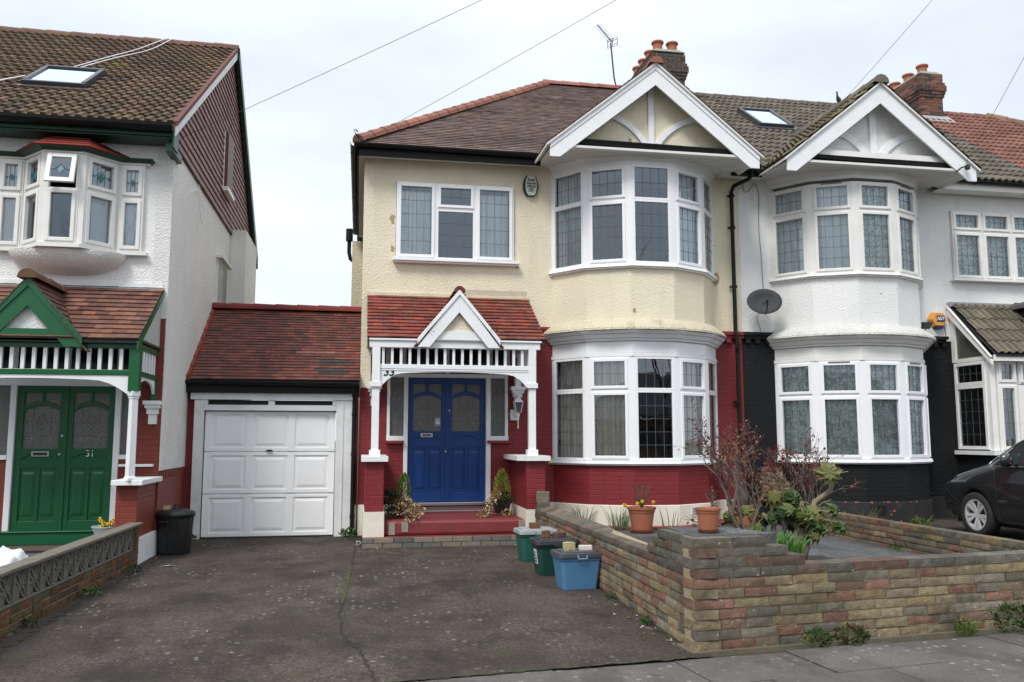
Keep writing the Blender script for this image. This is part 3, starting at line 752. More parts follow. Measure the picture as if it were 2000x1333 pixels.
for z in (6.0, 5.4, 4.3, 2.2, .45): dp.tube([(6.67, 14.21, z), (6.67, 14.21, z + .05)], .046, 10); dp.box(6.60, 6.74, 14.235, 14.27, z + .01, z + .04)
dp.build('downpipe', m_plastic, H)
front_gable(H, 4.8, m_cream, PLAIN, m_tile, None, None)
room(H, .3, 2.9, 14.56, 17.5, 4.3, 6.3); room(H, 3.1, 6.6, 14.56, 17.5, 4.2, 6.35).location = (0, 0, 0); room(H, 3.05, 6.6, 14.56, 17.5, .6, 3.1); room(H, .4, 2.6, 14.56, 17, .4, 2.8)
# first floor casement
F = MB(); G = MB(); L = MB(); C = MB(); a, b, c, d = .555, 2.595, 4.63, 5.975
x1, x2 = 1.235, 1.915; fw = fx(14.275)
cell(F, G, L, fw, a, x1, c, d, True, 4, 5); cell(F, G, L, fw, x1, x2, c, 5.52, False, 4, 4); cell(F, G, L, fw, x1, x2, 5.52, d, True, 3, 2); cell(F, G, L, fw, x2, b, c, d, True, 4, 5)
wi = F.build('casement_window', m_upvc, H, bevel=.006); G.build('pane', m_glass, wi, fix=False); L.build('leading', m_lead, wi)
sl = MB(); sl.box(.50, 2.68, 14.16, 14.29, 4.585, 4.625); sl.box(.52, 2.66, 14.20, 14.29, 4.56, 4.584); sl.build('sill', m_upvc, wi, bevel=.004)
curtain(C, fw, a + .08, x1 - .02, c, d - .12, -.14, 6, .022, 1); curtain(C, fw, x2 + .02, b - .08, c, d - .12, -.14, 7, .022, 2); C.build('curtain', m_net, wi, smooth=True, fix=False, split=.01)
# bays
bay_windows(H, 4.8, 4.50, 6.20, 5.60, (0, 1, 0, 1, 0), m_upvc, m_glass, ((m_net, m_beige), ((0, .1, 1, 7), None, (1, 0, .12, 2), (0, .0, .92, 6), (0, 0, 1, 6))), lab='upper white bay window with leaded lights', rows=(2, 5), seed=3)
bay_windows(H, 4.8, 1.22, 2.93, 2.37, (0, 1, 0, 1, 0), m_upvc, m_glass, ((m_beige,), ((0, .08, 1, 7), (0, 0, .95, 7), (0, 0, .08, 1), (0, 0, .88, 5), (0, 0, 1, 6))), lab='ground floor white bay window with beige curtains', rows=(2, 5), seed=20)
# air vents
va = MB(); vh = MB()
for k, q in ((2, .34), (3, .30)):
    P = baypts(4.8, .027); fr = Fr(*P[k], P[k + 1][0] - P[k][0], P[k + 1][1] - P[k][1]); u = -.02 if k == 2 else .28
    fr.box(va, u, u + .23, -.005, .006, .30, .455)
    for i in range(7):
        for j in range(5): fr.box(vh, u + .02 + i * .029, u + .038 + i * .029, .0065, .008, .32 + j * .026, .336 + j * .026)
va.build('air_vent', m_whiteplinth, H, split=.05); vh.build('vent_hole', m_dark, H, split=.05)
kb = MB(); bayring(kb, 4.8, .12, .17, .20); kb.box(2.9, 3.3, 13.95, 14.27, .12, .16); kb.box(6.3, 6.83, 13.9, 14.27, .12, .16); kb.build('foot_kerb', m_redpaint, H, bevel=.01)
fp = MB(); fp.tube([(-.02, 20.7, 5.7), (-.30, 20.7, 5.95), (-.33, 20.7, 6.1), (-.33, 20.7, 6.5)], .05, 10); fp.tube([(-.33, 20.7, 6.38), (-.33, 20.7, 6.68)], .085, 12); fp.build('boiler_flue', m_plastic, H)
brick_stack('chimney', H, 6.59, 7.37, 18.0, 19.9, 9.2, 10.60, STK, [(6.80, 18.25), (7.16, 18.25), (6.80, 18.78), (7.16, 18.78), (6.80, 19.25), (7.16, 19.25), (6.80, 19.68)], None, 'dark brown brick chimney with seven clay pots')
# patches of missing paint and bare render
def blob(mb, fr, u, w, z, ru, rz, seed, n=14):
    rnd = random.Random(seed); pts = []
    for k in range(n):
        t = 2 * pi * k / n; r = rnd.uniform(.55, 1.1); pts.append(fr.P(u + ru * r * cos(t), w, z + rz * r * sin(t)))
    mb.face(pts)
m_bare = M('bare render patch', (.36, .29, .17), .95, .25, 9, .6, 50)
bp = MB(); blob(bp, f, .49, .004, 5.32, .05, .10, 1); blob(bp, f, .50, .004, 4.80, .035, .07, 2); blob(bp, f, 2.66, .004, 4.56, .05, .03, 3)
fr7 = Fr(6.30, 14.3); blob(bp, fr7, .06, .006, 4.46, .07, .13, 5); fg = fx(13.298); blob(bp, fg, 4.43, .001, 6.60, .03, .07, 6)
P = baypts(4.8, .001); frb = Fr(*P[2], P[3][0] - P[2][0], P[3][1] - P[2][1]); blob(bp, frb, .05, .004, 3.70, .035, .055, 7); bp.build('render_patch', m_bare, H, fix=False, split=.01)
f3 = MB(); f3.box(3.20, 3.28, 14.27, 14.3, 1.14, 1.27); f3.box(6.33, 6.44, 14.27, 14.3, 1.14, 1.27); f3.build('bare_brick', M('unpainted brick end', (.40, .27, .12), .9, .2, 10, .5, 40), H, split=.05)
rp = MB(); fr3 = fx(14.299); rp.box(1.75, 2.83, 14.293, 14.299, 4.05, 4.13); rp.build('mortar_patch', M('bare mortar', (.50, .44, .34), .95, .2, 8, .5, 30), H)

# ---- front door and side lights
def tulip(mb, fr, cu, cz, s, w, col=None):
    def tb(pts, r=.004): mb.tube([fr.P(cu + u * s, w, cz + z * s) for u, z in pts], r, 4)
    tb([(0, .5), (-.30, .1), (-.36, -.05), (-.18, -.32), (0, -.55), (.18, -.32), (.36, -.05), (.30, .1), (0, .5)])
    tb([(0, .3), (-.14, .05), (0, -.25), (.14, .05), (0, .3)]); tb([(-.34, -.02), (-.14, .05)]); tb([(.34, -.02), (.14, .05)]); tb([(0, -.55), (0, -1.45)])
def door_leaf(parent, x0, x1, z0, z1, y, pm, glassm, letter=None, steps=(0,)):
    fr = fx(y); W = x1 - x0; Hh = z1 - z0; P = MB(); u = lambda t: x0 + W * t; z = lambda t: z0 + Hh * t
    fr.box(P, x0, x1, -.05, -.022, z0, z(.46))                       # back of the lower panels
    fr.box(P, u(.0), u(.135), -.05, 0, z0, z1); fr.box(P, u(.865), u(1), -.05, 0, z0, z1)
    fr.box(P, u(.135), u(.865), -.05, -.001, z(.955), z1); fr.box(P, u(.135), u(.865), -.05, -.001, z0, z(.07))
    fr.box(P, u(.47), u(.53), -.05, -.002, z(.07), z(.43)); fr.box(P, u(.47), u(.53), -.05, -.002, z(.875), z(.955))
    n = 10                                                           # arched rail above the glass, mid rail and its arched moulding
    def arch(t, lo, hi): return z(lo + (hi - lo) * (1 - (2 * t - 1) ** 2))
    for i in range(n):
        t0, t1 = i / n, (i + 1) / n; a, b = u(.135 + .73 * t0), u(.135 + .73 * t1)
        fr.prism(P, [(a, arch(t0, .825, .862)), (b, arch(t1, .825, .862)), (b, arch(t1, .852, .895)), (a, arch(t0, .852, .895))], -.045, -.003)
        fr.prism(P, [(a, z(.43)), (b, z(.43)), (b, z(.565)), (a, z(.565))], -.049, -.004)
        fr.prism(P, [(a, arch(t0, .492, .532)), (b, arch(t1, .492, .532)), (b, arch(t1, .507, .550)), (a, arch(t0, .507, .550))], -.003, .016)
    for a, b in ((.17, .44), (.56, .83)):                            # raised and fielded panels
        q = [(u(a), z(.10)), (u(b), z(.10)), (u(b), z(.405)), (u(a), z(.405))]; i_ = .035
        w0, w1 = -.0215, -.008; o = [fr.P(uu, w0, zz) for uu, zz in q]; k = [fr.P(uu + (i_ if n_ in (0, 3) else -i_), w1, zz + (i_ if n_ < 2 else -i_)) for n_, (uu, zz) in enumerate(q)]
        P.prism(k, o)
    L = P.build('door_leaf', pm, parent, bevel=.004)
    G = MB(); fr.quad(G, u(.13), u(.87), -.03, z(.56), z(.96)); G.build('door_glass', glassm, L, fix=False)
    T = MB(); tulip(T, fr, u(.5), z(.755), Hh * .11, -.026)
    for t in (.32, .68):
        T.tube([fr.P(u(t), -.026, z(.57)), fr.P(u(t), -.026, z(.85))], .004, 4)
        fr.prism(T, [(u(t - .03), z(.63)), (u(t), z(.595)), (u(t + .03), z(.63)), (u(t), z(.665))], -.028, -.024)
    for t in (.65, .745): T.tube([fr.P(u(.135), -.026, z(t)), fr.P(u(.865), -.026, z(t))], .004, 4)
    T.build('door_leading', m_gold, L)
    return L
def knob(parent, x, y, z, name='lock', r=.018):
    k = MB(); k.tube([(x, y, z), (x, y - .02, z)], r, 12); return k.build(name, m_chrome, parent)
YD = 14.36; blk = MB(); blk.box(.73, 2.20, 14.42, 14.44, .5, 2.66)
dl = door_leaf(H, .80, 1.455, .53, 2.60, YD, m_blue, m_dglass); dr = door_leaf(H, 1.462, 2.12, .53, 2.60, YD, m_blue, m_dglass)
cov = MB(); cov.box(1.435, 1.482, YD - .018, YD, .53, 2.60); cov.build('cover_strip', m_blue, dl)
lb = MB(); lb.box(1.02, 1.22, YD - .02, YD - .004, 1.60, 1.67); lb.box(1.035, 1.205, YD - .028, YD - .021, 1.612, 1.658); l_ = lb.build('letterbox', m_chrome, dl, bevel=.003)
lf_ = MB(); lf_.box(1.05, 1.19, YD - .032, YD - .029, 1.625, 1.648); lf_.build('letterbox_flap', m_dark, l_)
knob(dr, 1.50, YD, 2.05, 'lock', .014); knob(dl, 1.44, YD - .02, 1.36, 'lock', .017)
sk = MB(); sk.box(1.27, 1.35, YD + .028, YD + .0295, 1.79, 1.93); sk_ = sk.build('door_sticker', M('pale sticker', (.62, .72, .78), .4, 0), dl)
sk2 = MB(); sk2.box(1.275, 1.345, YD + .026, YD + .0275, 1.795, 1.815); sk2.box(1.275, 1.345, YD + .026, YD + .0275, 1.908, 1.926); sk2.build('sticker_band', M('sticker blue', (.03, .18, .42), .4, 0), dl)
jm = MB()
for a, b in ((.73, .798), (2.122, 2.20)): jm.box(a, b, 14.27, 14.42, .5, 2.665)
jm.box(.45, 2.50, 14.265, 14.42, 2.605, 2.67)
for a, b in ((.45, .73), (2.20, 2.50)):
    jm.box(a, a + .05, 14.285, 14.40, 1.58, 2.604) if a < 1 else jm.box(b - .05, b, 14.285, 14.40, 1.58, 2.604)
    jm.box(a - .005, b + .005, 14.27, 14.40, 1.54, 1.62)
df = jm.build('door_frame', m_paint, H, bevel=.004)
sg = MB(); sc_ = MB(); sr = MB()
fn = MB(); fnb = MB(); fnb.box(.45, 2.50, 14.29, 14.31, 3.10, 3.16)
for a, b in ((.45, .73), (.73, 1.46), (1.46, 2.20), (2.20, 2.50)): fx(14.298).quad(fn, a + .03, b - .03, .001, 2.69, 3.10); fnb.box(a - .03, a + .03, 14.275, 14.31, 2.671, 3.099)
fnb.box(2.47, 2.53, 14.275, 14.31, 2.671, 3.099); fl0 = fnb.build('fanlight_frame', m_oldpaint, df); fn.build('fanlight', m_room2, df, fix=False)
for a, b in ((.50, .73), (2.20, 2.45)):
    fx(14.35).quad(sg, a, b, 0, 1.60, 2.61); c_ = (a + b) / 2
    for z in (1.83, 2.05, 2.28): sc_.tube([(a, 14.345, z), (b, 14.345, z)], .004, 4)
    sc_.tube([(c_, 14.345, 1.6), (c_, 14.345, 2.1)], .004, 4); tulip(sc_, fx(14.345), c_, 2.38, .22, 0)
    sr.box(a - .06, b + .10 if a > 2 else b, 14.20, 14.298, 1.50, 1.545)
sg.build('side_light', m_dglass, df, fix=False, split=.05); sc_.build('side_leading', m_gold, df, split=.05); sr.build('brick_sill', m_red, H, bevel=.005, split=.05)
th = MB(); th.box(.79, 2.19, 14.20, 14.42, .475, .525); th.build('threshold', m_chrome, H, bevel=.006)
vs_ = MB(); vs_.box(.82, 2.30, 14.262, 14.274, .36, .47); vo = vs_.build('under_door_vent', m_redpaint, H); vh = MB()
for i in range(42):
    for j in range(3): vh.box(.86 + i * .033 + (.016 if j % 2 else 0), .878 + i * .033 + (.016 if j % 2 else 0), 14.258, 14.261, .375 + j * .03, .393 + j * .03)
vh.build('vent_hole', m_whiteplinth, vo)

# ---- porch
pr = MB()                                          # timber framing
def porch_frame(mb, x0, x1, y, zt, zs0, zs1, zr, archm=None):
    pass
Y0 = 13.0
pr.box(.13, 2.78, Y0 - .06, Y0 + .06, 2.965, 3.07); pr.box(.12, 2.80, Y0 - .085, Y0 + .05, 3.071, 3.10)
pr.box(.23, 2.70, Y0 - .03, Y0 + .03, 2.64, 2.71)
for xx in (.235, 2.655): pr.box(xx - .06, xx + .06, Y0 + .061, 14.298, 2.97, 3.06); pr.box(xx - .03, xx + .03, Y0 + .06, 14.298, 2.64, 2.70)
porch = pr.build('porch', m_paint, H, bevel=.005); porch['label'] = 'white timber porch with red tiled roof and spindle frieze'
for xx in (.235, 2.655):
    p = MB(); p.box(xx - .06, xx + .06, Y0 - .062, Y0 + .058, 2.44, 2.964); p.box(xx - .082, xx + .082, Y0 - .084, Y0 + .08, 2.36, 2.44); p.box(xx - .055, xx + .055, Y0 - .055, Y0 + .055, 1.40, 2.36); p.box(xx - .082, xx + .082, Y0 - .082, Y0 + .082, 1.30, 1.41); p.build('post', m_paint, porch, bevel=.005)
for i in range(17):
    x = .30 + .135 * i + .04
    s = MB(); s.box(x - .02, x + .02, Y0 - .018, Y0 + .022, 2.705, 2.97); s.build('spindle', m_paint, porch)
for xx in (.235, 2.655):
    for i in range(8): s = MB(); s.box(xx - .018, xx + .018, Y0 + .16 + i * .135, Y0 + .20 + i * .135, 2.695, 2.975); s.build('spindle', m_paint, porch)
ar = MB(); n = 20
for i in range(n):
    t0, t1 = i / n, (i + 1) / n; a, b = .296 + 2.298 * t0, .296 + 2.298 * t1
    def az(t): q = abs(2 * t - 1); return 2.60 - .05 * q ** 2 - .20 * max(0, (q - .72) / .28) ** 2.0
    fx(Y0).prism(ar, [(a, az(t0)), (b, az(t1)), (b, 2.639), (a, 2.639)], -.015, .015)
ar.box(.31, 2.58, Y0 - .024, Y0 - .016, 2.615, 2.635); ar.build('arch_board', m_paint, porch)
br = MB()
for xx in (.235, 2.655):
    br.box(xx - .05, xx + .05, 14.15, 14.298, 2.30, 2.64)
    for k, (o, z0, z1) in enumerate(((.12, 2.40, 2.46), (.10, 2.35, 2.40), (.075, 2.28, 2.35), (.055, 2.12, 2.28))): br.box(xx - o, xx + o, 14.298 - o * 1.6, 14.298, z0, z1)
br.build('wall_bracket', m_paint, porch, bevel=.004, split=.05)
# dwarf piers, stone caps
pi_ = MB(); pi_.box(.10, .375, 12.90, 14.27, .505, 1.235); pi_.box(2.55, 2.84, 12.90, 14.27, .505, 1.235); pi_.build('porch_pier', m_red, H, split=.05)
pw = MB(); pw.box(.08, .39, 12.88, 14.27, .13, .50); pw.box(2.535, 2.86, 12.88, 14.27, .0, .50); pw.build('pier_base', m_plinth, H, bevel=.01, split=.05)
cp = MB(); cp.box(.04, .435, 12.82, 14.25, 1.24, 1.315)
cp.prism([(2.42, 13.0, 1.24), (2.54, 12.82, 1.24), (2.91, 12.82, 1.24), (2.91, 14.25, 1.24), (2.42, 14.25, 1.24)], [(2.42, 13.0, 1.315), (2.54, 12.82, 1.315), (2.91, 12.82, 1.315), (2.91, 14.25, 1.315), (2.42, 14.25, 1.315)])
cp.build('pier_cap', m_whiteplinth, H, bevel=.006, split=.05)
# porch roof
zt = 3.98; V = (0, 1.36, zt - 3.10); Lp = math.hypot(1.36, zt - 3.10)
tr = MB(); tiles(tr, (.09, 12.93, 3.115), (1, 0, 0), V, [(0, 0), (2.78, 0), (2.76, Lp), (0, Lp)], .125, .165, .021, REDT, jit=.006)
pt_ = tr.build('porch_roof', m_tile, porch, fix=False)
gr = MB(); gx, gp, gh, gz = 1.49, 3.87, .64, 3.01
for s in (-1, 1):
    ex, ez = gx + s * (gh + .04), gz - .06
    Vg = (-s * gh, 0, gp - gz); Lg = math.hypot(gh, gp - gz) * (gh + .04) / gh
    tiles(gr, (ex, 12.84, ez + .02), (0, 1, 0), Vg, [(0, 0), (.25, 0), (1.35, Lg), (0, Lg)], .125, .165, .018, REDT, jit=.006)
gr.build('gablet_roof', m_tile, porch, fix=False)
ridm = MB(); ridge(ridm, (gx, 12.84, gp + .005), (gx, 14.25, gp + .005), .085, .33, (.17, .045, .038)); ridm.build('ridge_tile', m_tile, porch)
dk = MB(); slab(dk, [(.10, 12.95, 3.10), (2.86, 12.95, 3.10), (2.86, 14.29, 3.965), (.10, 14.29, 3.965)], .04)
for s in (-1, 1): dk.prism([(gx + s * gh, 12.86, gz - .01), (gx, 12.86, gp - .01), (gx, 14.2, gp - .01), (gx + s * gh, 13.1, gz - .01)], [(gx + s * gh, 12.86, gz - .04), (gx, 12.86, gp - .05), (gx, 14.2, gp - .05), (gx + s * gh, 13.1, gz - .04)])
for xx in (.12, 2.83): dk.prism([(xx - .015, 12.99, 3.08), (xx - .015, 14.29, 3.93), (xx - .015, 14.29, 3.08)], [(xx + .015, 12.99, 3.08), (xx + .015, 14.29, 3.93), (xx + .015, 14.29, 3.08)])
dk.build('roof_deck', m_dark, porch)
gb = MB(); barge(gb, fx(12.86), gx, gp, gh, gz + .09, gz - .04, .225, -.03, 0); barge_mould(gb, fx(12.86), gx, gp, gh, gz + .09, .05, .001, .022); gb.build('gablet_bargeboard', m_paint, porch, bevel=.004)
gt = MB(); fx(12.93).prism(gt, [(gx - .48, 3.16), (gx + .48, 3.16), (gx, 3.72)], -.05, 0); gt.build('gablet_wall', m_cream, porch)
gs = MB()
for i in range(12):
    t0, t1 = i / 12, (i + 1) / 12; a, b = gx - .5 + t0, gx - .5 + t1; hz = lambda t: 3.17 + .06 * (1 - (2 * t - 1) ** 2)
    fx(12.90).prism(gs, [(a, 3.09), (b, 3.09), (b, hz(t1)), (a, hz(t0))], -.03, 0)
gs.build('gablet_fascia', m_paint, porch)
fl_ = MB(); fl_.box(.1, 2.86, 14.265, 14.298, 3.98, 4.04); fl_.build('flashing', M('cracked render fillet', (.62, .56, .42), .9, .2, 10, .6, 30), porch)
# moss on the porch roof valleys
# steps
sp_ = MB(); sp_.box(.39, 2.535, 12.98, 14.26, .13, .36); s0 = sp_.build('porch_step', m_redpaint, H, bevel=.045)
xb = MB()
for a_, b_, c_, d_ in ((.46, .555, .15, .33), (.65, .75, .19, .335), (2.44, 2.52, .2, .34)): xb.box(a_, b_, 12.968, 12.99, c_, d_)
xb.build('exposed_brick', M('chipped pale brick', (.27, .24, .19), .95, .4, 14, .9, 40, dirt=.6), H, split=.02, bevel=.012)
s1 = MB(); s1.box(.10, 2.52, 12.76, 12.979, .07, .135); s1.build('porch_tread', m_redpaint, H)
bk = MB(); random.seed(11)
def rnd_block(): return random.choice([(.20, .17, .14), (.15, .14, .13), (.24, .20, .15), (.17, .15, .12), (.12, .12, .11)])
x = .08
for zz, off in ((.0, 0), (.072, .13)):
    x = .08 - off
    while x < 2.5:
        bk.col = mul(rnd_block(), random.uniform(.7, 1.1)); bk.box(max(x, .08), min(x + .28, 2.53), 12.70 - random.uniform(0, .012), 12.765, zz, zz + .064); x += .29
bk.build('step_edging', m_attr, H)
# house number
text_obj('33', .175, (.425, Y0 - .018, 2.585), (rad(90), 0, 0), m_text, 'house_number', porch, bold=True, shear=.25, sx=.95)

# ---- fixtures on the cream house
AB = thing('alarm_box', 'oval pale alarm box with black edges and lettering, under the eaves of the cream house', 'alarm box', (2.92, 14.29, 6.0))
def ell(a, b, n=24, cut=.87): return [(a * cos(2 * pi * k / n), max(-b * cut, min(b * cut, b * sin(2 * pi * k / n)))) for k in range(n)]
mb = MB(); fx(14.3).prism(mb, [(2.90 + u, 6.02 + z) for u, z in ell(.135, .215)], .0, .06); mb.build('backing', m_text, AB)
mb = MB(); fx(14.3).prism(mb, [(2.905 + u, 6.02 + z) for u, z in ell(.104, .212, cut=.86)], .06, .085); mb.build('cover', M('aged cream plastic', (.52, .55, .46), .4, .08, 8), AB, bevel=.006)
for s, sz, z in (('Sonic', .062, 6.115), ('Security', .052, 6.058), ('Alarms', .052, 6.008), ('01708', .03, 5.955), ('762677', .03, 5.925)):
    text_obj(s, sz, (2.905, 14.213, z), (rad(90), 0, 0), m_text, 'lettering', AB, bold=True)
mb = MB(); mb.box(2.83, 2.98, 14.212, 14.214, 5.978, 5.981); mb.box(2.84, 2.97, 14.212, 14.214, 5.90, 5.903); mb.build('rule_line', m_text, AB)
LT = thing('wall_lantern', 'small white coach lantern on the red wall beside the right porch post', 'wall lamp', (2.63, 14.12, 2.1))
mb = MB(); mb.lathe((2.60, 14.27, 1.98), [(.06, -.09), (.07, 0), (.06, .09)], 14, sy=.35); mb.tube([(2.60, 14.25, 1.97), (2.62, 14.14, 1.95), (2.645, 14.12, 2.02)], .014); mb.lathe((2.645, 14.12, 1.80), [(.004, -.06), (.016, -.03), (.006, 0), (.012, .08), (.03, .2), (.05, .215)], 10); mb.build('bracket', m_paint, LT)
mb = MB(); q0, q1 = .042, .068; c_ = (2.645, 14.12)
for sx, sy in ((-1, -1), (1, -1), (1, 1), (-1, 1)): mb.tube([(c_[0] + sx * q0, c_[1] + sy * q0, 2.02), (c_[0] + sx * q1, c_[1] + sy * q1, 2.19)], .007, 5)
mb.hexa([(c_[0] + x * .085, c_[1] + y * .085, 2.19) for x, y in ((-1, -1), (1, -1), (1, 1), (-1, 1))] + [(c_[0] + x * .03, c_[1] + y * .03, 2.26) for x, y in ((-1, -1), (1, -1), (1, 1), (-1, 1))]); mb.lathe((*c_, 2.26), [(.035, 0), (.03, .02), (.008, .035), (.012, .05), (.002, .07)], 10); mb.build('cage', m_paint, LT)
mb = MB(); mb.hexa([(c_[0] + x * .038, c_[1] + y * .038, 2.025) for x, y in ((-1, -1), (1, -1), (1, 1), (-1, 1))] + [(c_[0] + x * .062, c_[1] + y * .062, 2.185) for x, y in ((-1, -1), (1, -1), (1, 1), (-1, 1))]); mb.build('pane', m_dglass, LT)

# ================================================================== garage
GA = thing('garage', 'oxblood brick garage with white panelled up-and-over door and red tiled roof', 'garage', (-1.35, 14.3, 0))
gw = MB(); wall_holes(gw, fx(14.3), -2.80, -.02, 0, 2.46, [(-2.58, -.13, 0, 2.31)], .2); gw.box(-2.78, -2.66, 14.51, 18.4, 0, 2.4); gw.build('wall', m_red, GA)
gp_ = MB(); gp_.box(-2.82, -2.60, 14.28, 14.299, 0, .42); gp_.box(-.128, -.02, 14.28, 14.299, 0, .5); gp_.build('plinth', m_plinth, GA, split=.05)
gf = MB()
gf.box(-2.60, -2.46, 14.22, 14.36, 0, 2.20); gf.box(-.375, -.12, 14.22, 14.36, 0, 2.20); gf.box(-.27, -.255, 14.205, 14.22, 0, 2.2)
gf.box(-2.66, -.10, 14.20, 14.34, 2.205, 2.31); gf.box(-2.46, -.375, 14.23, 14.36, 2.03, 2.12); gf.box(-1.46, -1.36, 14.225, 14.35, 2.12, 2.205); gf.box(-2.46, -2.40, 14.225, 14.35, 2.12, 2.205); gf.box(-.44, -.375, 14.225, 14.35, 2.12, 2.205); gf.box(-2.46, -2.445, 14.215, 14.22, 0, 2.2)
gfr = gf.build('door_frame', m_oldpaint, GA, bevel=.006)
gd = MB(); X0, X1g = -2.44, -.39; Hd = 2.0; fd = fx(14.33)
gd.box(X0, X1g, 14.335, 14.35, .015, 2.02)
rows_ = [(.04, .68), (.72, 1.35), (1.39, 2.01)]
for (za, zb) in rows_:
    fd.box(gd, X0, X1g, -.004, .012, za - .015, za + .045); fd.box(gd, X0, X1g, -.004, .012, zb - .045, zb)
    for k in range(4):
        a = X0 + [0, .64, 1.295, 1.95][k]; b = X0 + [.11, .755, 1.41, 2.05][k]; fd.box(gd, a, b, -.004, .0115, za, zb)
    for k in range(3):
        a = X0 + [.135, .78, 1.435][k]; b = X0 + [.615, 1.27, 1.925][k]; c, d = za + .07, zb - .07; i_ = .045
        o = [fd.P(a, -.0045, c), fd.P(b, -.0045, c), fd.P(b, -.0045, d), fd.P(a, -.0045, d)]; t = [fd.P(a + i_, .008, c + i_), fd.P(b - i_, .008, c + i_), fd.P(b - i_, .008, d - i_), fd.P(a + i_, .008, d - i_)]
        gd.prism(t, o)
gdo = gd.build('garage_door', m_gdoor, GA, bevel=.004)
hd = MB(); hd.box(-1.46, -1.39, 14.295, 14.318, 1.375, 1.40); hd.tube([(-1.425, 14.31, 1.388), (-1.425, 14.27, 1.388)], .014, 8); hd.box(-1.475, -1.375, 14.268, 14.28, 1.378, 1.398); hd.build('handle', m_dark, gdo)
vb = MB(); vb.box(-2.46, -.375, 14.351, 14.37, 2.0, 2.2); vb.box(-2.46, -.375, 14.352, 14.36, .0, .02); vb.build('vent_slot', m_dark, gfr, split=.05)
gg = MB(); gutter(gg, (-2.80, 14.07, 2.50), (-.02, 14.07, 2.475), .058); gg.box(-2.74, -.02, 14.13, 14.19, 2.315, 2.50); gg.tube([(-.115, 14.07, 2.43), (-.115, 14.09, 2.36), (-.085, 14.19, 2.26), (-.085, 14.21, 2.2), (-.085, 14.21, .06)], .034, 10)
for z in (1.95, 1.3, .3): gg.tube([(-.085, 14.21, z), (-.085, 14.21, z + .05)], .043, 10)
gg.build('gutter', m_plastic, GA)
gz0, gz1, gy0, gy1 = 2.52, 3.97, 14.08, 16.25; Lg = math.hypot(gy1 - gy0, gz1 - gz0)
def cga(u, v, c):
    if 1.95 < u < 2.45 and (.22 < v < .36 or .55 < v < .70): return (.05, .045, .04)
    if 1.5 < u < 2.3 and .88 < v < .97: return (.24, .12, .09)
    return c
gr = MB(); tiles(gr, (-2.66, gy0, gz0), (1, 0, 0), (0, gy1 - gy0, gz1 - gz0), [(0, 0), (2.66, 0), (2.66, Lg), (0, Lg)], .1005, .165, .013, GARAT, colf=cga)
gro = gr.build('roof', m_tile, GA, fix=False)
gb_ = MB(); gb_.col = (.28, .05, .035)
for k in range(8):
    t0, t1 = k / 8, (k + 1) / 8; y0_, y1_ = gy0 + (gy1 - gy0) * t0, gy0 + (gy1 - gy0) * t1; z0_, z1_ = gz0 + (gz1 - gz0) * t0, gz0 + (gz1 - gz0) * t1
    gb_.col = mul((.26, .05, .035), random.uniform(.8, 1.15)); gb_.hexa([(-2.80, y0_, z0_ - .02), (-2.66, y0_, z0_ - .02), (-2.66, y1_, z1_ - .02), (-2.80, y1_, z1_ - .02), (-2.79, y0_, z0_ + .07), (-2.68, y0_, z0_ + .06), (-2.68, y1_ + .02, z1_ + .045), (-2.79, y1_ + .02, z1_ + .055)])
gb_.build('verge_tile', m_tile, gro)
rm = MB(); ridge(rm, (-2.78, gy1, gz1 + .04), (-.01, gy1, gz1 + .04), .11, .42, (.20, .035, .028)); rm.build('ridge_tile', m_tile, gro)
dk = MB(); slab(dk, [(-2.79, gy0 + .02, gz0 - .012), (-.005, gy0 + .02, gz0 - .012), (-.005, gy1, gz1 - .012), (-2.79, gy1, gz1 - .012)], .05); slab(dk, [(-2.79, gy1, gz1), (-.005, gy1, gz1), (-.005, 18.4, 2.5), (-2.79, 18.4, 2.5)], .05); dk.build('roof_deck', m_dark, gro)

# ================================================================== white and black house on the right
x2 = 13.20
R = house_body('semi_detached_house', 'white roughcast house with black painted brick base, grey brown tiled roof and enclosed white porch', X1 + .005, x2, 8.97, (11.22, 13.16, 4.62, 5.98), m_white, m_black, m_blackplinth, m_oldupvc,
               doors=[(11.35, 13.1, .5, 2.9)])
room(R, 7.2, 10.7, 14.56, 17.5, 4.2, 6.35); room(R, 7.2, 10.7, 14.56, 17.5, .6, 3.1); room(R, 11.0, 13.15, 14.56, 17.5, 4.3, 6.3); room(R, 11.3, 13.15, 14.56, 16.5, .1, 3.0)
sc = MB()
for a, b in ((X1 + .005, 7.52), (10.45, 10.98)):
    sc.box(a, b, 14.20, 14.298, 3.44, 3.50); sc.box(a, b - .03, 14.235, 14.298, 3.38, 3.438); x = a + .04
    while x < b - .1: sc.box(x, x + .09, 14.235, 14.298, 3.30, 3.378); x += .19
sc.build('string_course', m_black, R, split=.2)
rf = MB(); tiles(rf, (X1 + .02, EAVE_Y - .02, EAVE_Z), (1, 0, 0), (0, *KV), [(0, 0), (x2 - X1 - .02, 0), (x2 - X1 - .02, SL), (0, SL)], .31, .30, .032, GCONC, RIB, bond=False, jit=.003)
ro = rf.build('roof', m_conc_tile, R, fix=False); ro['label'] = 'grey brown interlocking concrete tile roof'
dk = MB(); slab(dk, [(X1 + .03, EAVE_Y, EAVE_Z - .012), (x2, EAVE_Y, EAVE_Z - .012), (x2, RIDGE_Y, RIDGE_Z - .012), (X1 + .03, RIDGE_Y, RIDGE_Z - .012)], .05); slab(dk, [(X1 + .03, RIDGE_Y, RIDGE_Z - .012), (x2, RIDGE_Y, RIDGE_Z - .012), (x2, 22.87, EAVE_Z), (X1 + .03, 22.87, EAVE_Z)], .05); dk.build('roof_deck', m_dark, ro)
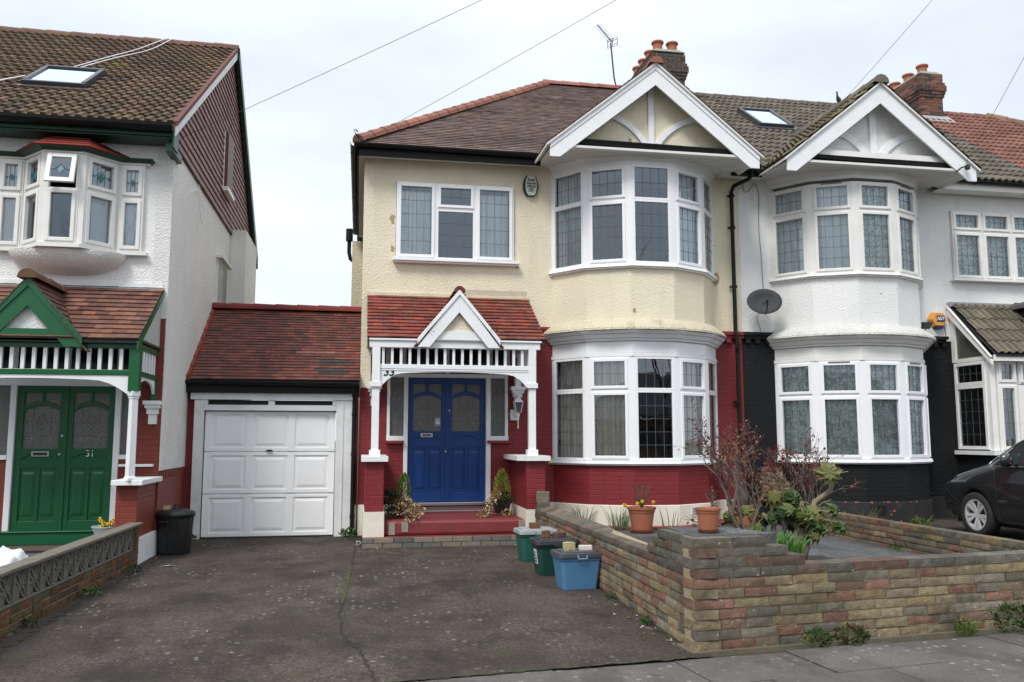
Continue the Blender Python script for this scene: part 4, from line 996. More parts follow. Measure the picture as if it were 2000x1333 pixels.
rt = MB(); ridge(rt, (7.35, RIDGE_Y, RIDGE_Z + .02), (x2, RIDGE_Y, RIDGE_Z + .02), .10, .45, (.13, .10, .085)); rt.build('ridge_tile', m_tile, ro)
front_gable(R, 8.97, m_white, [(.15, .135, .085), (.12, .105, .07), (.17, .15, .09), (.10, .095, .06)], m_conc_tile, RIB, None, gut_white=True, mould=False, tw_=.13, ridge_col=(.17, .15, .11), peak=7.84)
ev = MB(); gutter(ev, (10.86, EAVE_Y - .06, 6.47), (x2 + .2, EAVE_Y - .06, 6.45), .058); gutter(ev, (7.12, EAVE_Y - .04, 6.44), (7.12, 13.06, 6.42), .058); ev.build('gutter', m_plastic, R)
fb = MB(); fb.box(10.86, x2 + .1, EAVE_Y + .0, EAVE_Y + .03, 6.30, 6.44); fb.box(10.82, x2 + .1, EAVE_Y + .031, 14.27, 6.31, 6.33); fb.build('fascia', m_oldupvc, R)
bay_windows(R, 8.97, 4.50, 6.14, 5.62, (1, 1, 1, 1, 1), m_oldupvc, m_glass2, ((m_net, m_lace), ((0, 0, 1, 6), (0, 0, 1, 3), (1, 0, 1, 4), (1, 0.3, 1, 5), (0, 0, 1, 5))), lab='upper white bay window with pale net curtains', rows=(2, 5), seed=40, vents=True)
bay_windows(R, 8.97, 1.22, 2.93, 2.33, (1, 1, 1, 1, 1), m_upvc, m_glass2, ((m_lace,), ((0, 0, 1, 6), (0, 0, 1, 3), (0, 0, 1, 5), (0, 0, 1, 5), (0, 0, 1, 5))), lab='ground floor white bay window with patterned lace curtains', rows=(2, 5), seed=60, vents=True)
F = MB(); G = MB(); L = MB(); C = MB(); fw = fx(14.275)
for i in range(3):
    a = 11.225 + i * .645; b = a + .645
    cell(F, G, L, fw, a, b, 4.63, 5.57, True, 4, 4); cell(F, G, L, fw, a, b, 5.57, 5.975, True, 4, 2)
wi = F.build('casement_window', m_oldupvc, R, bevel=.006); G.build('pane', m_glass2, wi, fix=False); L.build('leading', m_lead, wi); curtain(C, fw, 11.3, 13.1, 4.6, 6.0, -.12, 14, .02, 9); C.build('curtain', m_lace, wi, smooth=True, fix=False)
sl = MB(); sl.box(11.16, 13.19, 14.16, 14.29, 4.585, 4.625); sl.build('sill', m_oldupvc, wi, bevel=.004)
va = MB()
for k, u in ((2, .1), (4, .3)):
    P = baypts(8.97, .027); fr = Fr(*P[k], P[k + 1][0] - P[k][0], P[k + 1][1] - P[k][1])
    for j in range(5):
        for i in range(7): fr.box(va, u + i * .032, u + .022 + i * .032, .0, .008, .28 + j * .034, .302 + j * .034)
va.build('air_vent', m_dark, R, split=.1)
fk = MB()
m_flake = M('old paint flake', (.42, .14, .09), .8, .3, 12)
rnd = random.Random(5)
for _ in range(26):
    P = baypts(8.97, .0285); k = rnd.choice((1, 2, 2, 3)); fr = Fr(*P[k], P[k + 1][0] - P[k][0], P[k + 1][1] - P[k][1]); blob(fk, fr, rnd.uniform(.02, .62), .0, rnd.choice((rnd.uniform(.13, .4), .495)), rnd.uniform(.006, .028), rnd.uniform(.006, .028), rnd.random(), 8)
fk.build('paint_flake', m_flake, R, fix=False)
brick_stack('chimney', R, 13.46, 14.06, 17.9, 20.2, 8.6, 10.55, STK2, [(13.76, 18.2), (13.76, 18.75), (13.76, 19.3), (13.76, 19.85)], None, 'orange and brown brick chimney with a row of four clay pots')
cf = MB(); cf.prism([(13.44, 17.86, roofz(17.86) + .05), (14.16, 17.86, roofz(17.86) + .05), (14.16, 17.6, roofz(17.6) + .05), (13.44, 17.6, roofz(17.6) + .05)], [(13.44, 17.88, roofz(17.88) + .10), (14.16, 17.88, roofz(17.88) + .10), (14.16, 17.6, roofz(17.6) + .06), (13.44, 17.6, roofz(17.6) + .06)]); cf.build('lead_flashing', m_leadsheet, R)
# enclosed porch
pr = MB(); PX0, PX1, PY = 11.10, 13.18, 13.35
def post(x, y, s=.05, z0=1.36, z1=3.02): pr.box(x - s, x + s, y - s, y + s, z0, z1)
post(PX0 + .05, PY + .05, .055, .0 + 1.36); post(11.42, PY + .03, .03)
G = MB(); L = MB(); fr_s = Fr(PX0, 14.28, 0, -1)         # left side, u runs towards the street
cell(pr, G, L, fr_s, .04, .83, 1.38, 2.55, False, 4, 5, .06); cell(pr, G, L, fr_s, .04, .83, 2.55, 2.98, False, 4, 2, .06)
fr_f = Fr(PX0 + .10, PY)
cell(pr, G, L, fr_f, .02, .42, 2.55, 2.98, True, 2, 2); cell(pr, G, L, fr_f, .02, .42, 1.36, 2.55, True, 2, 5)
cell(pr, G, L, fr_f, .46, 1.98, 2.55, 2.98, True, 6, 2)
fr_f.box(pr, .44, 1.99, -.03, .02, .14, 2.54); fr_f.box(pr, .0, 2.02, -.04, .03, 2.985, 3.04)
po = pr.build('enclosed_porch', m_oldupvc, R, bevel=.004); G.build('pane', m_glass, po, fix=False); L.build('leading', m_lead, po)
hn = MB(); fr_f.box(hn, .60, .66, .02, .035, 1.95, 2.15); fr_f.box(hn, .60, .72, .035, .05, 2.05, 2.08); hn.build('door_handle', m_paint, po)
pb = MB(); pb.box(PX0 - .0, PX1, PY, PY + .1, .1, 1.28) ; pb.box(PX0, PX0 + .1, PY + .101, 14.27, .1, 1.28); pb.build('dwarf_wall', m_black, po)
ps = MB(); ps.box(PX0 - .09, 11.58, PY - .10, PY + .14, 1.285, 1.355); ps.box(PX0 - .09, PX0 + .12, PY + .141, 14.27, 1.285, 1.355); ps.build('sill', m_whiteplinth, po)
tg = MB(); tg.prism([(PX0 + .02, 14.28, 3.0), (PX0 + .02, 13.38, 3.0), (PX0 + .02, 14.28, 3.92)], [(PX0 + .03, 14.28, 3.0), (PX0 + .03, 13.38, 3.0), (PX0 + .03, 14.28, 3.92)]); tg.build('gable_glass', m_dglass, po)
fr_t = MB(); fr_t.box(PX0 - .02, PX0 + .05, 14.18, 14.28, 3.0, 3.98); fr_t.box(PX0 - .02, PX0 + .05, 13.38, 14.18, 2.99, 3.06)
V = Vector((0, .99, 1.0))
for (w0, w1, xx) in ((0, .13, PX0 - .07), (.07, .16, PX0 - .085)):
    fr_t.prism([(xx, 13.22, 2.96 + w0), (xx, 14.28, 4.03 + w0), (xx, 14.28, 4.03 + w1 - .26 + (.0 if w0 == 0 else .13)), (xx, 13.22, 2.96 + w1 - .2 + (.0 if w0 == 0 else .1))], [(xx + .05, 13.22, 2.96 + w0), (xx + .05, 14.28, 4.03 + w0), (xx + .05, 14.28, 4.03 + w1 - .26 + (.0 if w0 == 0 else .13)), (xx + .05, 13.22, 2.96 + w1 - .2 + (.0 if w0 == 0 else .1))])
fr_t.box(PX0 - .02, PX1, 13.18, 13.22, 2.95, 3.06); fr_t.build('verge_board', m_oldupvc, po)
tr = MB(); Lq = math.hypot(1.08, 1.03)
tiles(tr, (PX0 + .0, 13.14, 3.08), (1, 0, 0), (0, 1.08, 1.03), [(0, 0), (.78, 0), (1.35, Lq), (0, Lq)], .34, .30, .022, [(.14, .125, .095), (.12, .11, .08), (.16, .14, .105)], RIB, bond=False, jit=.004)
tiles(tr, (PX0 + 1.0, 12.9, 3.5), (0, 1, 0), (.5, .0, .55), [(0, 0), (1.4, 0), (1.4, .8), (0.1, .8)], .34, .30, .022, [(.14, .125, .095), (.12, .11, .08)], RIB, bond=False)
tr.build('porch_roof', m_conc_tile, po, fix=False)
dk = MB(); slab(dk, [(PX0, 13.16, 3.07), (PX1, 13.16, 3.07), (PX1, 14.28, 4.10), (PX0, 14.28, 4.10)], .04); dk.build('roof_deck', m_dark, po)
rg = MB(); ridge(rg, (12.40, 12.9, 4.06), (12.40, 14.2, 4.06), .13, .5, (.11, .105, .095)); ridge(rg, (12.42, 14.15, 4.10), (13.15, 14.15, 4.10), .11, .4, (.11, .105, .095)); rg.build('ridge_tile', m_tile, po)
lf2 = MB(); lf2.box(PX0 - .05, PX1, 14.22, 14.298, 4.08, 4.17); lf2.build('flashing', m_leadsheet, po)
# ================================================================== third house, only its roof and a slice of wall in view
T = thing('terraced_house', 'house at the right edge with an orange red tiled hipped roof', 'house', (x2, 14.3, 0))
mb = MB(); wall_holes(mb, fx(14.3), x2 + .005, 20.3, 0, 6.44, [(14.0, 16.5, 4.6, 6.1), (14.0, 16.5, 1.2, 2.9)]); mb.box(20.05, 20.3, 14.56, 22.5, 0, 6.4); mb.build('wall', m_white, T)
F = MB(); G = MB(); L = MB()
for z0, z1 in ((4.6, 6.1), (1.2, 2.9)):
    for i in range(3): cell(F, G, L, fw, 14.0 + i * .833, 14.833 + i * .833, z0, z1, False, 4, 5)
w_ = F.build('casement_window', m_upvc, T); G.build('pane', m_glass, w_, fix=False); L.build('leading', m_lead, w_)
rf = MB(); tiles(rf, (x2 + .005, EAVE_Y - .02, EAVE_Z), (1, 0, 0), (0, *KV), [(0, 0), (7.4, 0), (2.5, SL), (0, SL)], .31, .30, .032, RCONC, RIB, bond=False, jit=.003)
hv = Vector((-4.9, 0, RIDGE_Z - EAVE_Z)); tiles(rf, (20.6, EAVE_Y, EAVE_Z), (0, 1, 0), hv, [(0, 0), (8.9, 0), (4.47, hv.length)], .31, .3, .02, RCONC, RIB, bond=False)
ro = rf.build('roof', m_conc_tile, T, fix=False)
dk = MB(); slab(dk, [(x2, EAVE_Y, EAVE_Z - .012), (20.6, EAVE_Y, EAVE_Z - .012), (15.7, RIDGE_Y, RIDGE_Z - .012), (x2, RIDGE_Y, RIDGE_Z - .012)], .05); slab(dk, [(x2, RIDGE_Y, RIDGE_Z), (15.7, RIDGE_Y, RIDGE_Z), (20.6, 22.8, EAVE_Z), (x2, 22.8, EAVE_Z)], .05); dk.build('roof_deck', m_dark, ro)
rt = MB(); ridge(rt, (x2 + .9, RIDGE_Y, RIDGE_Z + .02), (15.7, RIDGE_Y, RIDGE_Z + .02), .10, .45, (.20, .11, .09)); ridge(rt, (20.6, EAVE_Y, EAVE_Z + .06), (15.7, RIDGE_Y, RIDGE_Z + .03), .14, .45, (.19, .12, .08)); rt.build('ridge_tile', m_tile, ro)

def roof_window(parent, P0, U, V, w_, h_, tilt=0, label=None):
    """skylight lying on a slope; P0 lower left corner, U along the eave, V up the slope"""
    P0 = Vector(P0); U = Vector(U).normalized(); V = Vector(V).normalized(); Nn = U.cross(V)
    def bx(mb, u0, u1, v0, v1, h0, h1): mb.hexa([P0 + U * a + V * b + Nn * c for c in (h0, h1) for a, b in ((u0, v0), (u1, v0), (u1, v1), (u0, v1))])
    F = MB(); t = .065
    bx(F, 0, w_, 0, t, -.02, .10); bx(F, 0, w_, h_ - t, h_, -.02, .115); bx(F, 0, t, t, h_ - t, -.02, .11); bx(F, w_ - t, w_, t, h_ - t, -.02, .11)
    bx(F, t, w_ - t, t, t + .02, .04, .095); bx(F, -.05, w_ + .05, -.10, 0, .005, .035)
    o = F.build('roof_window', M('grey roof window frame', (.055, .055, .06), .4, .2, 6), parent, bevel=.008)
    if label: o['label'] = label
    G = MB(); G.face([P0 + U * a + V * b + Nn * .085 for a, b in ((t, t), (w_ - t, t), (w_ - t, h_ - t), (t, h_ - t))]); G.build('pane', m_sky_glass, o, fix=False)
    B = MB(); B.face([P0 + U * a + V * b + Nn * .045 for a, b in ((t, t), (w_ - t, t), (w_ - t, h_ - t), (t, h_ - t))]); B.build('blind', M('sky whitened roller blind', (.80, .83, .85), .8, .05), o, fix=False)  # blind colour kept extra pale so the pane seems to reflect whiter sky
def onroof(x, y, lift=.05): return (x, y, roofz(y) + lift)
roof_window(R, onroof(8.24, 16.14), (1, 0, 0), (0, *KV), .80, 1.28)

# fixtures of the right house
AD = thing('alarm_box', 'orange hexagonal alarm box with a blue logo and blue base, beside the right house porch', 'alarm box', (10.79, 14.29, 3.8))
def hexpts(cx, cz, r, q=1): return [(cx + r * cos(pi / 3 * k), cz + r * .9 * sin(pi / 3 * k) * q) for k in range(6)]
f = fx(14.3); mb = MB()
a = [f.P(u, 0, z) for u, z in hexpts(10.79, 3.82, .19)]; b = [f.P(u, .085, z) for u, z in hexpts(10.815, 3.83, .155)]; mb.prism(b, a); mb.build('cover', M('orange plastic', (.68, .29, .045), .4, .05), AD, bevel=.004)
mb = MB(); mb.prism([f.P(u, .088, z) for u, z in ((10.735, 3.695), (10.895, 3.695), (10.87, 3.65), (10.75, 3.65))], [f.P(u, .0, z) for u, z in ((10.70, 3.70), (10.90, 3.70), (10.87, 3.64), (10.73, 3.64))]); m_navy = M('navy plastic', (.012, .02, .10), .4, .05); mb.build('base', m_navy, AD)
mb = MB(); mb.box(10.755, 10.925, 14.210, 14.214, 3.78, 3.90); mb.build('logo_panel', m_navy, AD)
text_obj('ADT', .088, (10.84, 14.208, 3.84), (rad(90), 0, 0), m_wtext, 'lettering', AD, bold=True, sx=.88)
FL = thing('floodlight', 'black floodlight with motion sensor on the white wall beside the orange alarm box', 'floodlight', (10.42, 14.2, 3.6))
mb = MB(); mb.hexa([(10.28, 13.98, 3.60), (10.42, 13.98, 3.60), (10.45, 14.06, 3.63), (10.31, 14.06, 3.63), (10.32, 13.98, 3.72), (10.50, 13.98, 3.74), (10.50, 14.08, 3.76), (10.32, 14.08, 3.74)]); mb.tube([(10.40, 14.05, 3.67), (10.44, 14.29, 3.64)], .02); mb.box(10.40, 10.48, 14.26, 14.30, 3.60, 3.68); mb.build('lamp_head', m_dark, FL)
mb = MB(); mb.lathe((10.38, 14.08, 3.52), [(.02, -.04), (.035, -.025), (.035, .025), (.02, .04)], 12); mb.tube([(10.38, 14.08, 3.55), (10.40, 14.08, 3.61)], .01); mb.build('sensor', m_dark, FL)
SD = thing('satellite_dish', 'dark grey oval satellite dish on the white wall beside the downpipe', 'satellite dish', (7.26, 14.25, 4.0))
mb = MB(); n = 28; dc = Vector((7.10, 13.92, 4.02)); dn = Vector((-.28, -.92, .28)).normalized(); du = Vector((.96, -.28, 0)).normalized(); dv = dn.cross(du) * -1; 
if dv.z < 0: dv = -dv
vs = []
for r_ in (0, .35, .7, 1.0):
    for k in range(n): t = 2 * pi * k / n; vs.append(dc + du * (.31 * r_ * cos(t)) + dv * (.25 * r_ * sin(t)) - dn * (.07 * (1 - r_ * r_)))
mb.add(vs, [(i * n + k, i * n + (k + 1) % n, (i + 1) * n + (k + 1) % n, (i + 1) * n + k) for i in range(3) for k in range(n)])
d_ = mb.build('reflector', M('grey dish paint', (.04, .043, .046), .75, .15, 8), SD, smooth=True, fix=False); so_ = d_.modifiers.new('s', 'SOLIDIFY'); so_.thickness = .012
mb = MB(); hp_ = dc + dn * .30 - dv * .12; mb.tube([dc - dv * .25, dc - dv * .27 + dn * .12, hp_], .012); mb.tube([hp_ - dn * .02, hp_ - dn * .09 + dv * .02], .028, 10); mb.build('feed_arm', m_dark, SD)
mb = MB(); mb.tube([dc - dn * .06, (7.24, 14.18, 4.02), (7.24, 14.29, 3.98)], .02); mb.box(7.17, 7.31, 14.28, 14.30, 3.88, 4.08); mb.build('wall_bracket', m_dark, SD)
def cable(name, label, pts, r=.005, mat=None, group=None):
    mb = MB(); P = [Vector(p) for p in pts]; Q = []
    for i in range(len(P) - 1):
        p0, p1, p2, p3 = P[max(i - 1, 0)], P[i], P[i + 1], P[min(i + 2, len(P) - 1)]
        for k in range(6):
            t = k / 6; Q.append(.5 * ((2 * p1) + (-p0 + p2) * t + (2 * p0 - 5 * p1 + 4 * p2 - p3) * t * t + (-p0 + 3 * p1 - 3 * p2 + p3) * t ** 3))
    Q.append(P[-1]); mb.tube(Q, r, 5); o = mb.build(name, mat or m_dark, None, smooth=True); return tag(o, label, 'cable', group)
cable('wall_cable', 'thin grey cable running down the white wall to the satellite dish', [(6.93, 14.28, 6.30), (6.95, 14.28, 6.14), (7.05, 14.28, 6.16), (7.16, 14.28, 6.30), (7.24, 14.28, 6.1), (7.22, 14.28, 5.5), (7.25, 14.28, 4.9), (7.27, 14.28, 4.3), (7.26, 14.2, 4.0)], .005)
cable('wall_cable', 'thin dark cable hanging below the satellite dish over the black brick pier', [(7.12, 14.1, 3.9), (7.13, 14.28, 3.75), (7.15, 14.19, 3.5), (7.14, 14.27, 3.3), (7.15, 14.28, 2.4), (7.14, 14.28, 1.4)], .005)
cable('wall_cable', 'dark cable looping below the orange alarm box', [(10.95, 14.28, 3.72), (10.98, 14.28, 3.5), (10.9, 14.28, 3.42), (10.6, 14.2, 3.44), (10.5, 14.2, 3.46)], .006)

# ================================================================== green and white house on the left (number 31)
LX, LY = -2.72, 12.5
Lh = thing('neighbour_house', 'white roughcast house with green woodwork, green double door and brown tiled roof', 'house', (LX, LY, 0))
f = fx(LY); mb = MB()
WL, WR = -4.95, -3.10
wall_holes(mb, f, -13, LX, 3.62, 5.85, [(-4.55, -3.5, 4.25, 5.45)]); mb.build('wall', m_white, Lh)
room(Lh, -5.2, -3.0, 12.76, 15.5, 3.9, 5.7); room(Lh, -5.2, -3.0, 12.76, 14.5, .1, 2.6)
mb = MB(); wall_holes(mb, f, -13, LX, .0, 3.62, [(-4.95, -3.07, 1.34, 2.40), (-4.62, -3.28, .3, 2.40)]); mb.build('brick_wall', m_orange, Lh)
sd_ = MB(); sd_.box(LX - .25, LX, 12.76, 20.9, 1.14, 5.78); sd_.box(LX - .2, LX + .015, LY - .012, 12.759, 3.26, 5.85); sd_.box(LX - .1, LX + .014, LY + .004, 12.759, 1.14, 3.259); sd_.box(LX + .001, LX + .32, 18.0, 19.8, 0, 5.9); s_ = sd_.build('side_wall', m_grey_st, Lh)
sb = MB(); sb.box(LX - .24, LX - .005, 12.76, 20.9, 0, 1.135); y = 12.56
while y < 14.1: sb.box(LX - .02, LX + .012, y, y + .055, 1.02, 1.12); y += .11
sb.build('side_brick', m_orange, Lh)
kp = MB(); kp.box(LX - .05, LX + .02, 14.10, 14.20, 0, .42); kp.box(-2.80, LX + .01, 11.52, 12.95, 0, .33); kp.build('plinth', m_whiteplinth, Lh, bevel=.01, split=.05)
# tile hung gable
AY, AZ, BY, BZ, FY, FZ = 17.3, 9.50, 21.45, 6.02, 12.1, 5.95
hg = MB(); HUNG = [(.205, .105, .095), (.22, .115, .105), (.195, .10, .092), (.23, .12, .108)]
tiles(hg, (LX + .02, 12.62, 5.80), (0, 1, 0), (0, 0, 1), [(0, 0), (8.45, 0), (8.45, .2), (4.72, 3.56), (0, .36)], .13, .165, .024, HUNG, base=.0)
hgo = hg.build('tile_hung_gable', m_hung, Lh, fix=False)
bk = MB(); bk.prism([(LX + .0, 12.6, 5.78), (LX + .0, 21.1, 5.78), (LX + .0, 21.1, 6.1), (LX + .0, AY, AZ - .07), (LX + .0, 12.6, 6.2)], [(LX + .02, 12.6, 5.78), (LX + .02, 21.1, 5.78), (LX + .02, 21.1, 6.1), (LX + .02, AY, AZ - .07), (LX + .02, 12.6, 6.2)]); bk.build('gable_backing', m_dark, hgo)
gwn = MB(); gwn.box(LX + .02, LX + .11, 16.62, 17.30, 6.42, 7.50); gwn.build('gable_window', M('brown window frame', (.11, .045, .025), .5, .1), hgo); sl = MB(); sl.box(LX + .02, LX + .15, 16.54, 17.36, 6.32, 6.40); sl.box(LX + .02, LX + .05, 16.58, 16.618, 6.4, 7.5); sl.build('sill', m_paint, hgo)
sw = MB(); sw.box(LX - .02, LX + .03, 16.5, 17.6, 4.05, 4.98); sw_ = sw.build('side_window', m_oldpaint, Lh); swg = MB(); swg.box(LX + .031, LX + .036, 16.56, 16.98, 4.1, 4.92); swg.box(LX + .031, LX + .036, 17.06, 17.54, 4.1, 4.92); swg.build('pane', m_dglass, sw_); lt = MB(); lt.box(LX, LX + .12, 16.42, 17.68, 4.98, 5.03); lt.build('lintel', m_oldpaint, sw_)
# roof
kv = Vector((0, AY - FY, AZ - FZ)); Ls = kv.length; rf = MB(); XV = LX + .10
def cl(u, v, c):
    n_ = noise.noise(Vector((u * .7, v * .7, 7)))
    return (.17, .13, .04) if n_ > .42 and random.random() < .35 else c
tiles(rf, (XV - 9.9, FY - .02, FZ), (1, 0, 0), kv, [(0, 0), (9.9, 0), (9.9, Ls), (0, Ls)], .30, .30, .036, LCONC, RIB, bond=False, jit=.003, colf=cl)
kb_ = Vector((0, AY - BY, AZ - BZ)); tiles(rf, (XV, BY, BZ), (-1, 0, 0), kb_, [(0, 0), (9.9, 0), (9.9, kb_.length), (0, kb_.length)], .30, .30, .022, LCONC, RIB, bond=False)
ro = rf.build('roof', m_conc_tile, Lh, fix=False)
dk = MB(); slab(dk, [(XV - 9.9, FY, FZ - .012), (XV - .02, FY, FZ - .012), (XV - .02, AY, AZ - .012), (XV - 9.9, AY, AZ - .012)], .05); slab(dk, [(XV - 9.9, AY, AZ - .012), (XV - .02, AY, AZ - .012), (XV - .02, BY, BZ - .012), (XV - 9.9, BY, BZ - .012)], .05); dk.build('roof_deck', m_dark, ro)
rt = MB(); ridge(rt, (XV - 9.9, AY, AZ + .02), (XV, AY, AZ + .02), .12, .45, (.15, .075, .055)); rt.build('ridge_tile', m_tile, ro)
vg = MB(); e_ = .0
vg.prism([(XV - .03, FY - .02, FZ - .16), (XV - .03, AY, AZ - .20), (XV - .03, AY, AZ - .03), (XV - .03, FY - .02, FZ - .02)], [(XV + .01, FY - .02, FZ - .16), (XV + .01, AY, AZ - .20), (XV + .01, AY, AZ - .03), (XV + .01, FY - .02, FZ - .02)]); vg.build('verge_board', m_oldpaint, Lh)
vt = MB(); vt.col = (.13, .05, .04); vt.prism([(XV - .05, FY - .03, FZ - .018), (XV - .05, AY, AZ - .018), (XV - .05, AY, AZ + .055), (XV - .05, FY - .03, FZ + .055)], [(XV + .03, FY - .03, FZ - .018), (XV + .03, AY, AZ - .018), (XV + .03, AY, AZ + .055), (XV + .03, FY - .03, FZ + .055)]); vt.build('verge_tile', m_tile, ro)
rv = MB(); rv.prism([(XV - .03, BY + .1, BZ - .25), (XV - .03, AY + .02, AZ - .21), (XV - .03, AY + .02, AZ + .05), (XV - .03, BY + .1, BZ + .02)], [(XV + .05, BY + .1, BZ - .25), (XV + .05, AY + .02, AZ - .21), (XV + .05, AY + .02, AZ + .05), (XV + .05, BY + .1, BZ + .02)]); rv.build('rear_verge', m_dgreen, Lh)
gu = MB(); gutter(gu, (-12.7, FY - .07, FZ - .02), (XV - .02, FY - .07, FZ - .025), .088); gu.build('gutter', m_plastic, Lh)
fa = MB(); fa.box(-12.7, XV - .03, FY + .0, FY + .03, 5.79, 5.90); fa.box(-12.7, XV - .04, FY + .031, LY - .002, 5.765, 5.785); fa.box(XV - .13, XV - .02, FY + .032, LY + .2, 5.58, 5.699); fa.box(XV - .029, XV - .005, FY - .04, FY + .25, 5.62, 5.93); fa.build('fascia', m_dgreen, Lh, bevel=.004)
roof_window(Lh, (-5.16, 13.46, FZ + (13.46 - FY) * kv.z / kv.y + .03), (1, 0, 0), kv, .90, 1.16)
# oriel window
ocx = -4.03; F = MB(); G = MB(); L = MB(); C = MB(); z0, z1, zt = 4.20, 5.45, 4.97
m_teal = M('teal stained glass', (.03, .16, .17), .3, 0); TG = MB()
def motif(fr, a, b, c, d, w):
    cu, cz, s = (a + b) / 2, (c + d) / 2 - .02, min(b - a, d - c)
    fr.prism(TG, [(cu, cz - s * .26), (cu + s * .17, cz), (cu, cz + s * .22), (cu - s * .17, cz)], w + .002, w + .006)
    for q in (-1, 1): fr.prism(TG, [(cu + q * s * .30, cz - s * .03), (cu + q * s * .46, cz - s * .03), (cu + q * s * .40, cz + s * .14)][::q], w + .002, w + .006)
    for q in (-1, 1): L.tube([fr.P(cu, w + .006, cz + s * .30), fr.P(cu + q * s * .2, w + .006, cz + s * .06), fr.P(cu + q * s * .45, w + .006, cz - s * .03)], .0035, 4)
pts = [(ocx - .98, LY - .03), (ocx - .60, LY - .03), (ocx - .24, LY - .42), (ocx + .24, LY - .42), (ocx + .60, LY - .03), (ocx + .98, LY - .03)]
OPEN = None
for i in range(5):
    (ax, ay), (bx, by) = pts[i], pts[i + 1]; fr = Fr(ax, ay, bx - ax, by - ay); e = fr.len
    cell(F, G, L, fr, .03, e - .03, z0, zt, True, 1, 1)
    if i == 2:
        fr.box(F, .03, .07, -.035, .03, zt, z1); fr.box(F, e - .07, e - .03, -.035, .03, zt, z1); fr.box(F, .07, e - .07, -.034, .029, z1 - .04, z1)
    else: cell(F, G, L, fr, .03, e - .03, zt, z1, True, 3, 1, motif=motif)
for x, y in pts[1:-1]: F.box(x - .045, x + .045, y - .02, y + .05, z0, z1)
# the open top-hung light
fo = Fr(ocx - .24, LY - .42); o2 = MB()
A_ = rad(13)
def PP(u, w, z):                                   # hinge at the top
    dz = z - (z1 - .03); return fo.P(u, .05 + w * cos(A_) - dz * sin(A_), z1 - .03 + dz * cos(A_) + w * sin(A_))
class Tilt(Fr):
    def __init__(s): s.len = .48
    P = staticmethod(PP)
tf = Tilt(); hF = MB()
def rb(mb, u0, u1, w0, w1, a, b): mb.hexa([PP(u0, w1, a), PP(u1, w1, a), PP(u1, w0, a), PP(u0, w0, a), PP(u0, w1, b), PP(u1, w1, b), PP(u1, w0, b), PP(u0, w0, b)])
for q in ((.055, .115, zt + .02, z1 - .03), (.365, .425, zt + .02, z1 - .03)): rb(hF, q[0], q[1], 0, .045, q[2], q[3])
rb(hF, .115, .365, .001, .044, zt + .02, zt + .08); rb(hF, .115, .365, .001, .044, z1 - .09, z1 - .03)
ow = F.build('oriel_window', m_oldupvc, Lh, bevel=.005)
G.face([PP(.115, .02, z1 - .09), PP(.365, .02, z1 - .09), PP(.365, .02, zt + .08), PP(.115, .02, zt + .08)]); motif(tf, .115, .365, zt + .08, z1 - .09, .022)
hF.build('open_light', m_oldupvc, ow, bevel=.004); G.build('pane', m_glass, ow, fix=False); L.build('leading', m_lead, ow, fix=False); TG.build('stained_diamond', m_teal, ow, split=.12)
curtain(C, Fr(*pts[3], .36, .39), .2, .5, z0, z1, -.08, 2, .015, 2); curtain(C, Fr(*pts[0]), 0, .3, z0, z1, -.1, 3, .015, 3); curtain(C, Fr(*pts[4]), .05, .38, z0, z1, -.1, 3, .015, 5); C.build('curtain', m_paleblind, ow, smooth=True, fix=False)
def oring(mb, z0_, z1_, d0, d1, full=True):
    def q(d): return [(ocx - 1.0 - d * .6, LY - .05 - d), (ocx - .62 - d * .5, LY - .05 - d), (ocx - .25 - d * .35, LY - .44 - d), (ocx + .25 + d * .35, LY - .44 - d), (ocx + .62 + d * .5, LY - .05 - d), (ocx + 1.0 + d * .6, LY - .05 - d), (ocx + 1.0 + d * .6, LY - .001), (ocx - 1.0 - d * .6, LY - .001)]
    mb.prism([(x, y, z0_) for x, y in q(d0)], [(x, y, z1_) for x, y in q(d1)])
mb = MB(); oring(mb, 4.145, 4.195, .04, .04); oring(mb, 5.452, 5.475, .02, .03); mb.build('window_board', m_oldupvc, ow, bevel=.004, split=.1)
mb = MB(); oring(mb, 5.477, 5.51, .05, .09); oring(mb, 5.511, 5.522, .10, .12); mb.build('green_moulding', m_dgreen, ow)
mb = MB(); random.seed(8); TCOL = [(.22, .03, .022), (.17, .03, .022), (.26, .045, .03)]
for i in range(4):                                   # little tiled roof in courses
    t0, t1 = i / 4, (i + 1) / 4; mb.col = random.choice(TCOL)
    def q(t, lift): a = .86 - .52 * t; b = .36 - .12 * t; d = .60 - .36 * t; return [(ocx - a, LY - .001), (ocx - b, LY - d), (ocx + b, LY - d), (ocx + a, LY - .001)]
    lo = [(x, y, 5.524 + .058 * i) for x, y in q(t0, 0)]; hi = [(x, y, 5.575 + .058 * i) for x, y in q(t1, 0)]; mb.prism(lo, hi)
mb.build('oriel_roof', m_tile, ow)
mb = MB(); rows = []                                 # swelling render under the oriel
n = 20
for j in range(9):
    t = j / 8; z = 4.14 - .30 * t; rr = math.sqrt(max(0, 1 - t ** 1.7)); row = []
    for k in range(n + 1):
        a = pi * k / n; row.append((ocx + cos(a) * (.12 + .64 * rr), LY - .0 - sin(a) ** .8 * (.02 + .40 * rr), z))
    rows.append(row)
mb.add([p for r_ in rows for p in r_], [(j * (n + 1) + k, j * (n + 1) + k + 1, (j + 1) * (n + 1) + k + 1, (j + 1) * (n + 1) + k) for j in range(8) for k in range(n)]); mb.build('render_corbel', m_grey_st, ow, smooth=True, fix=False)
mb = MB(); mb.box(-13, LX - .05, LY - .02, LY - .001, 3.69, 3.76); mb.build('lead_flashing', m_whiteplinth, Lh)
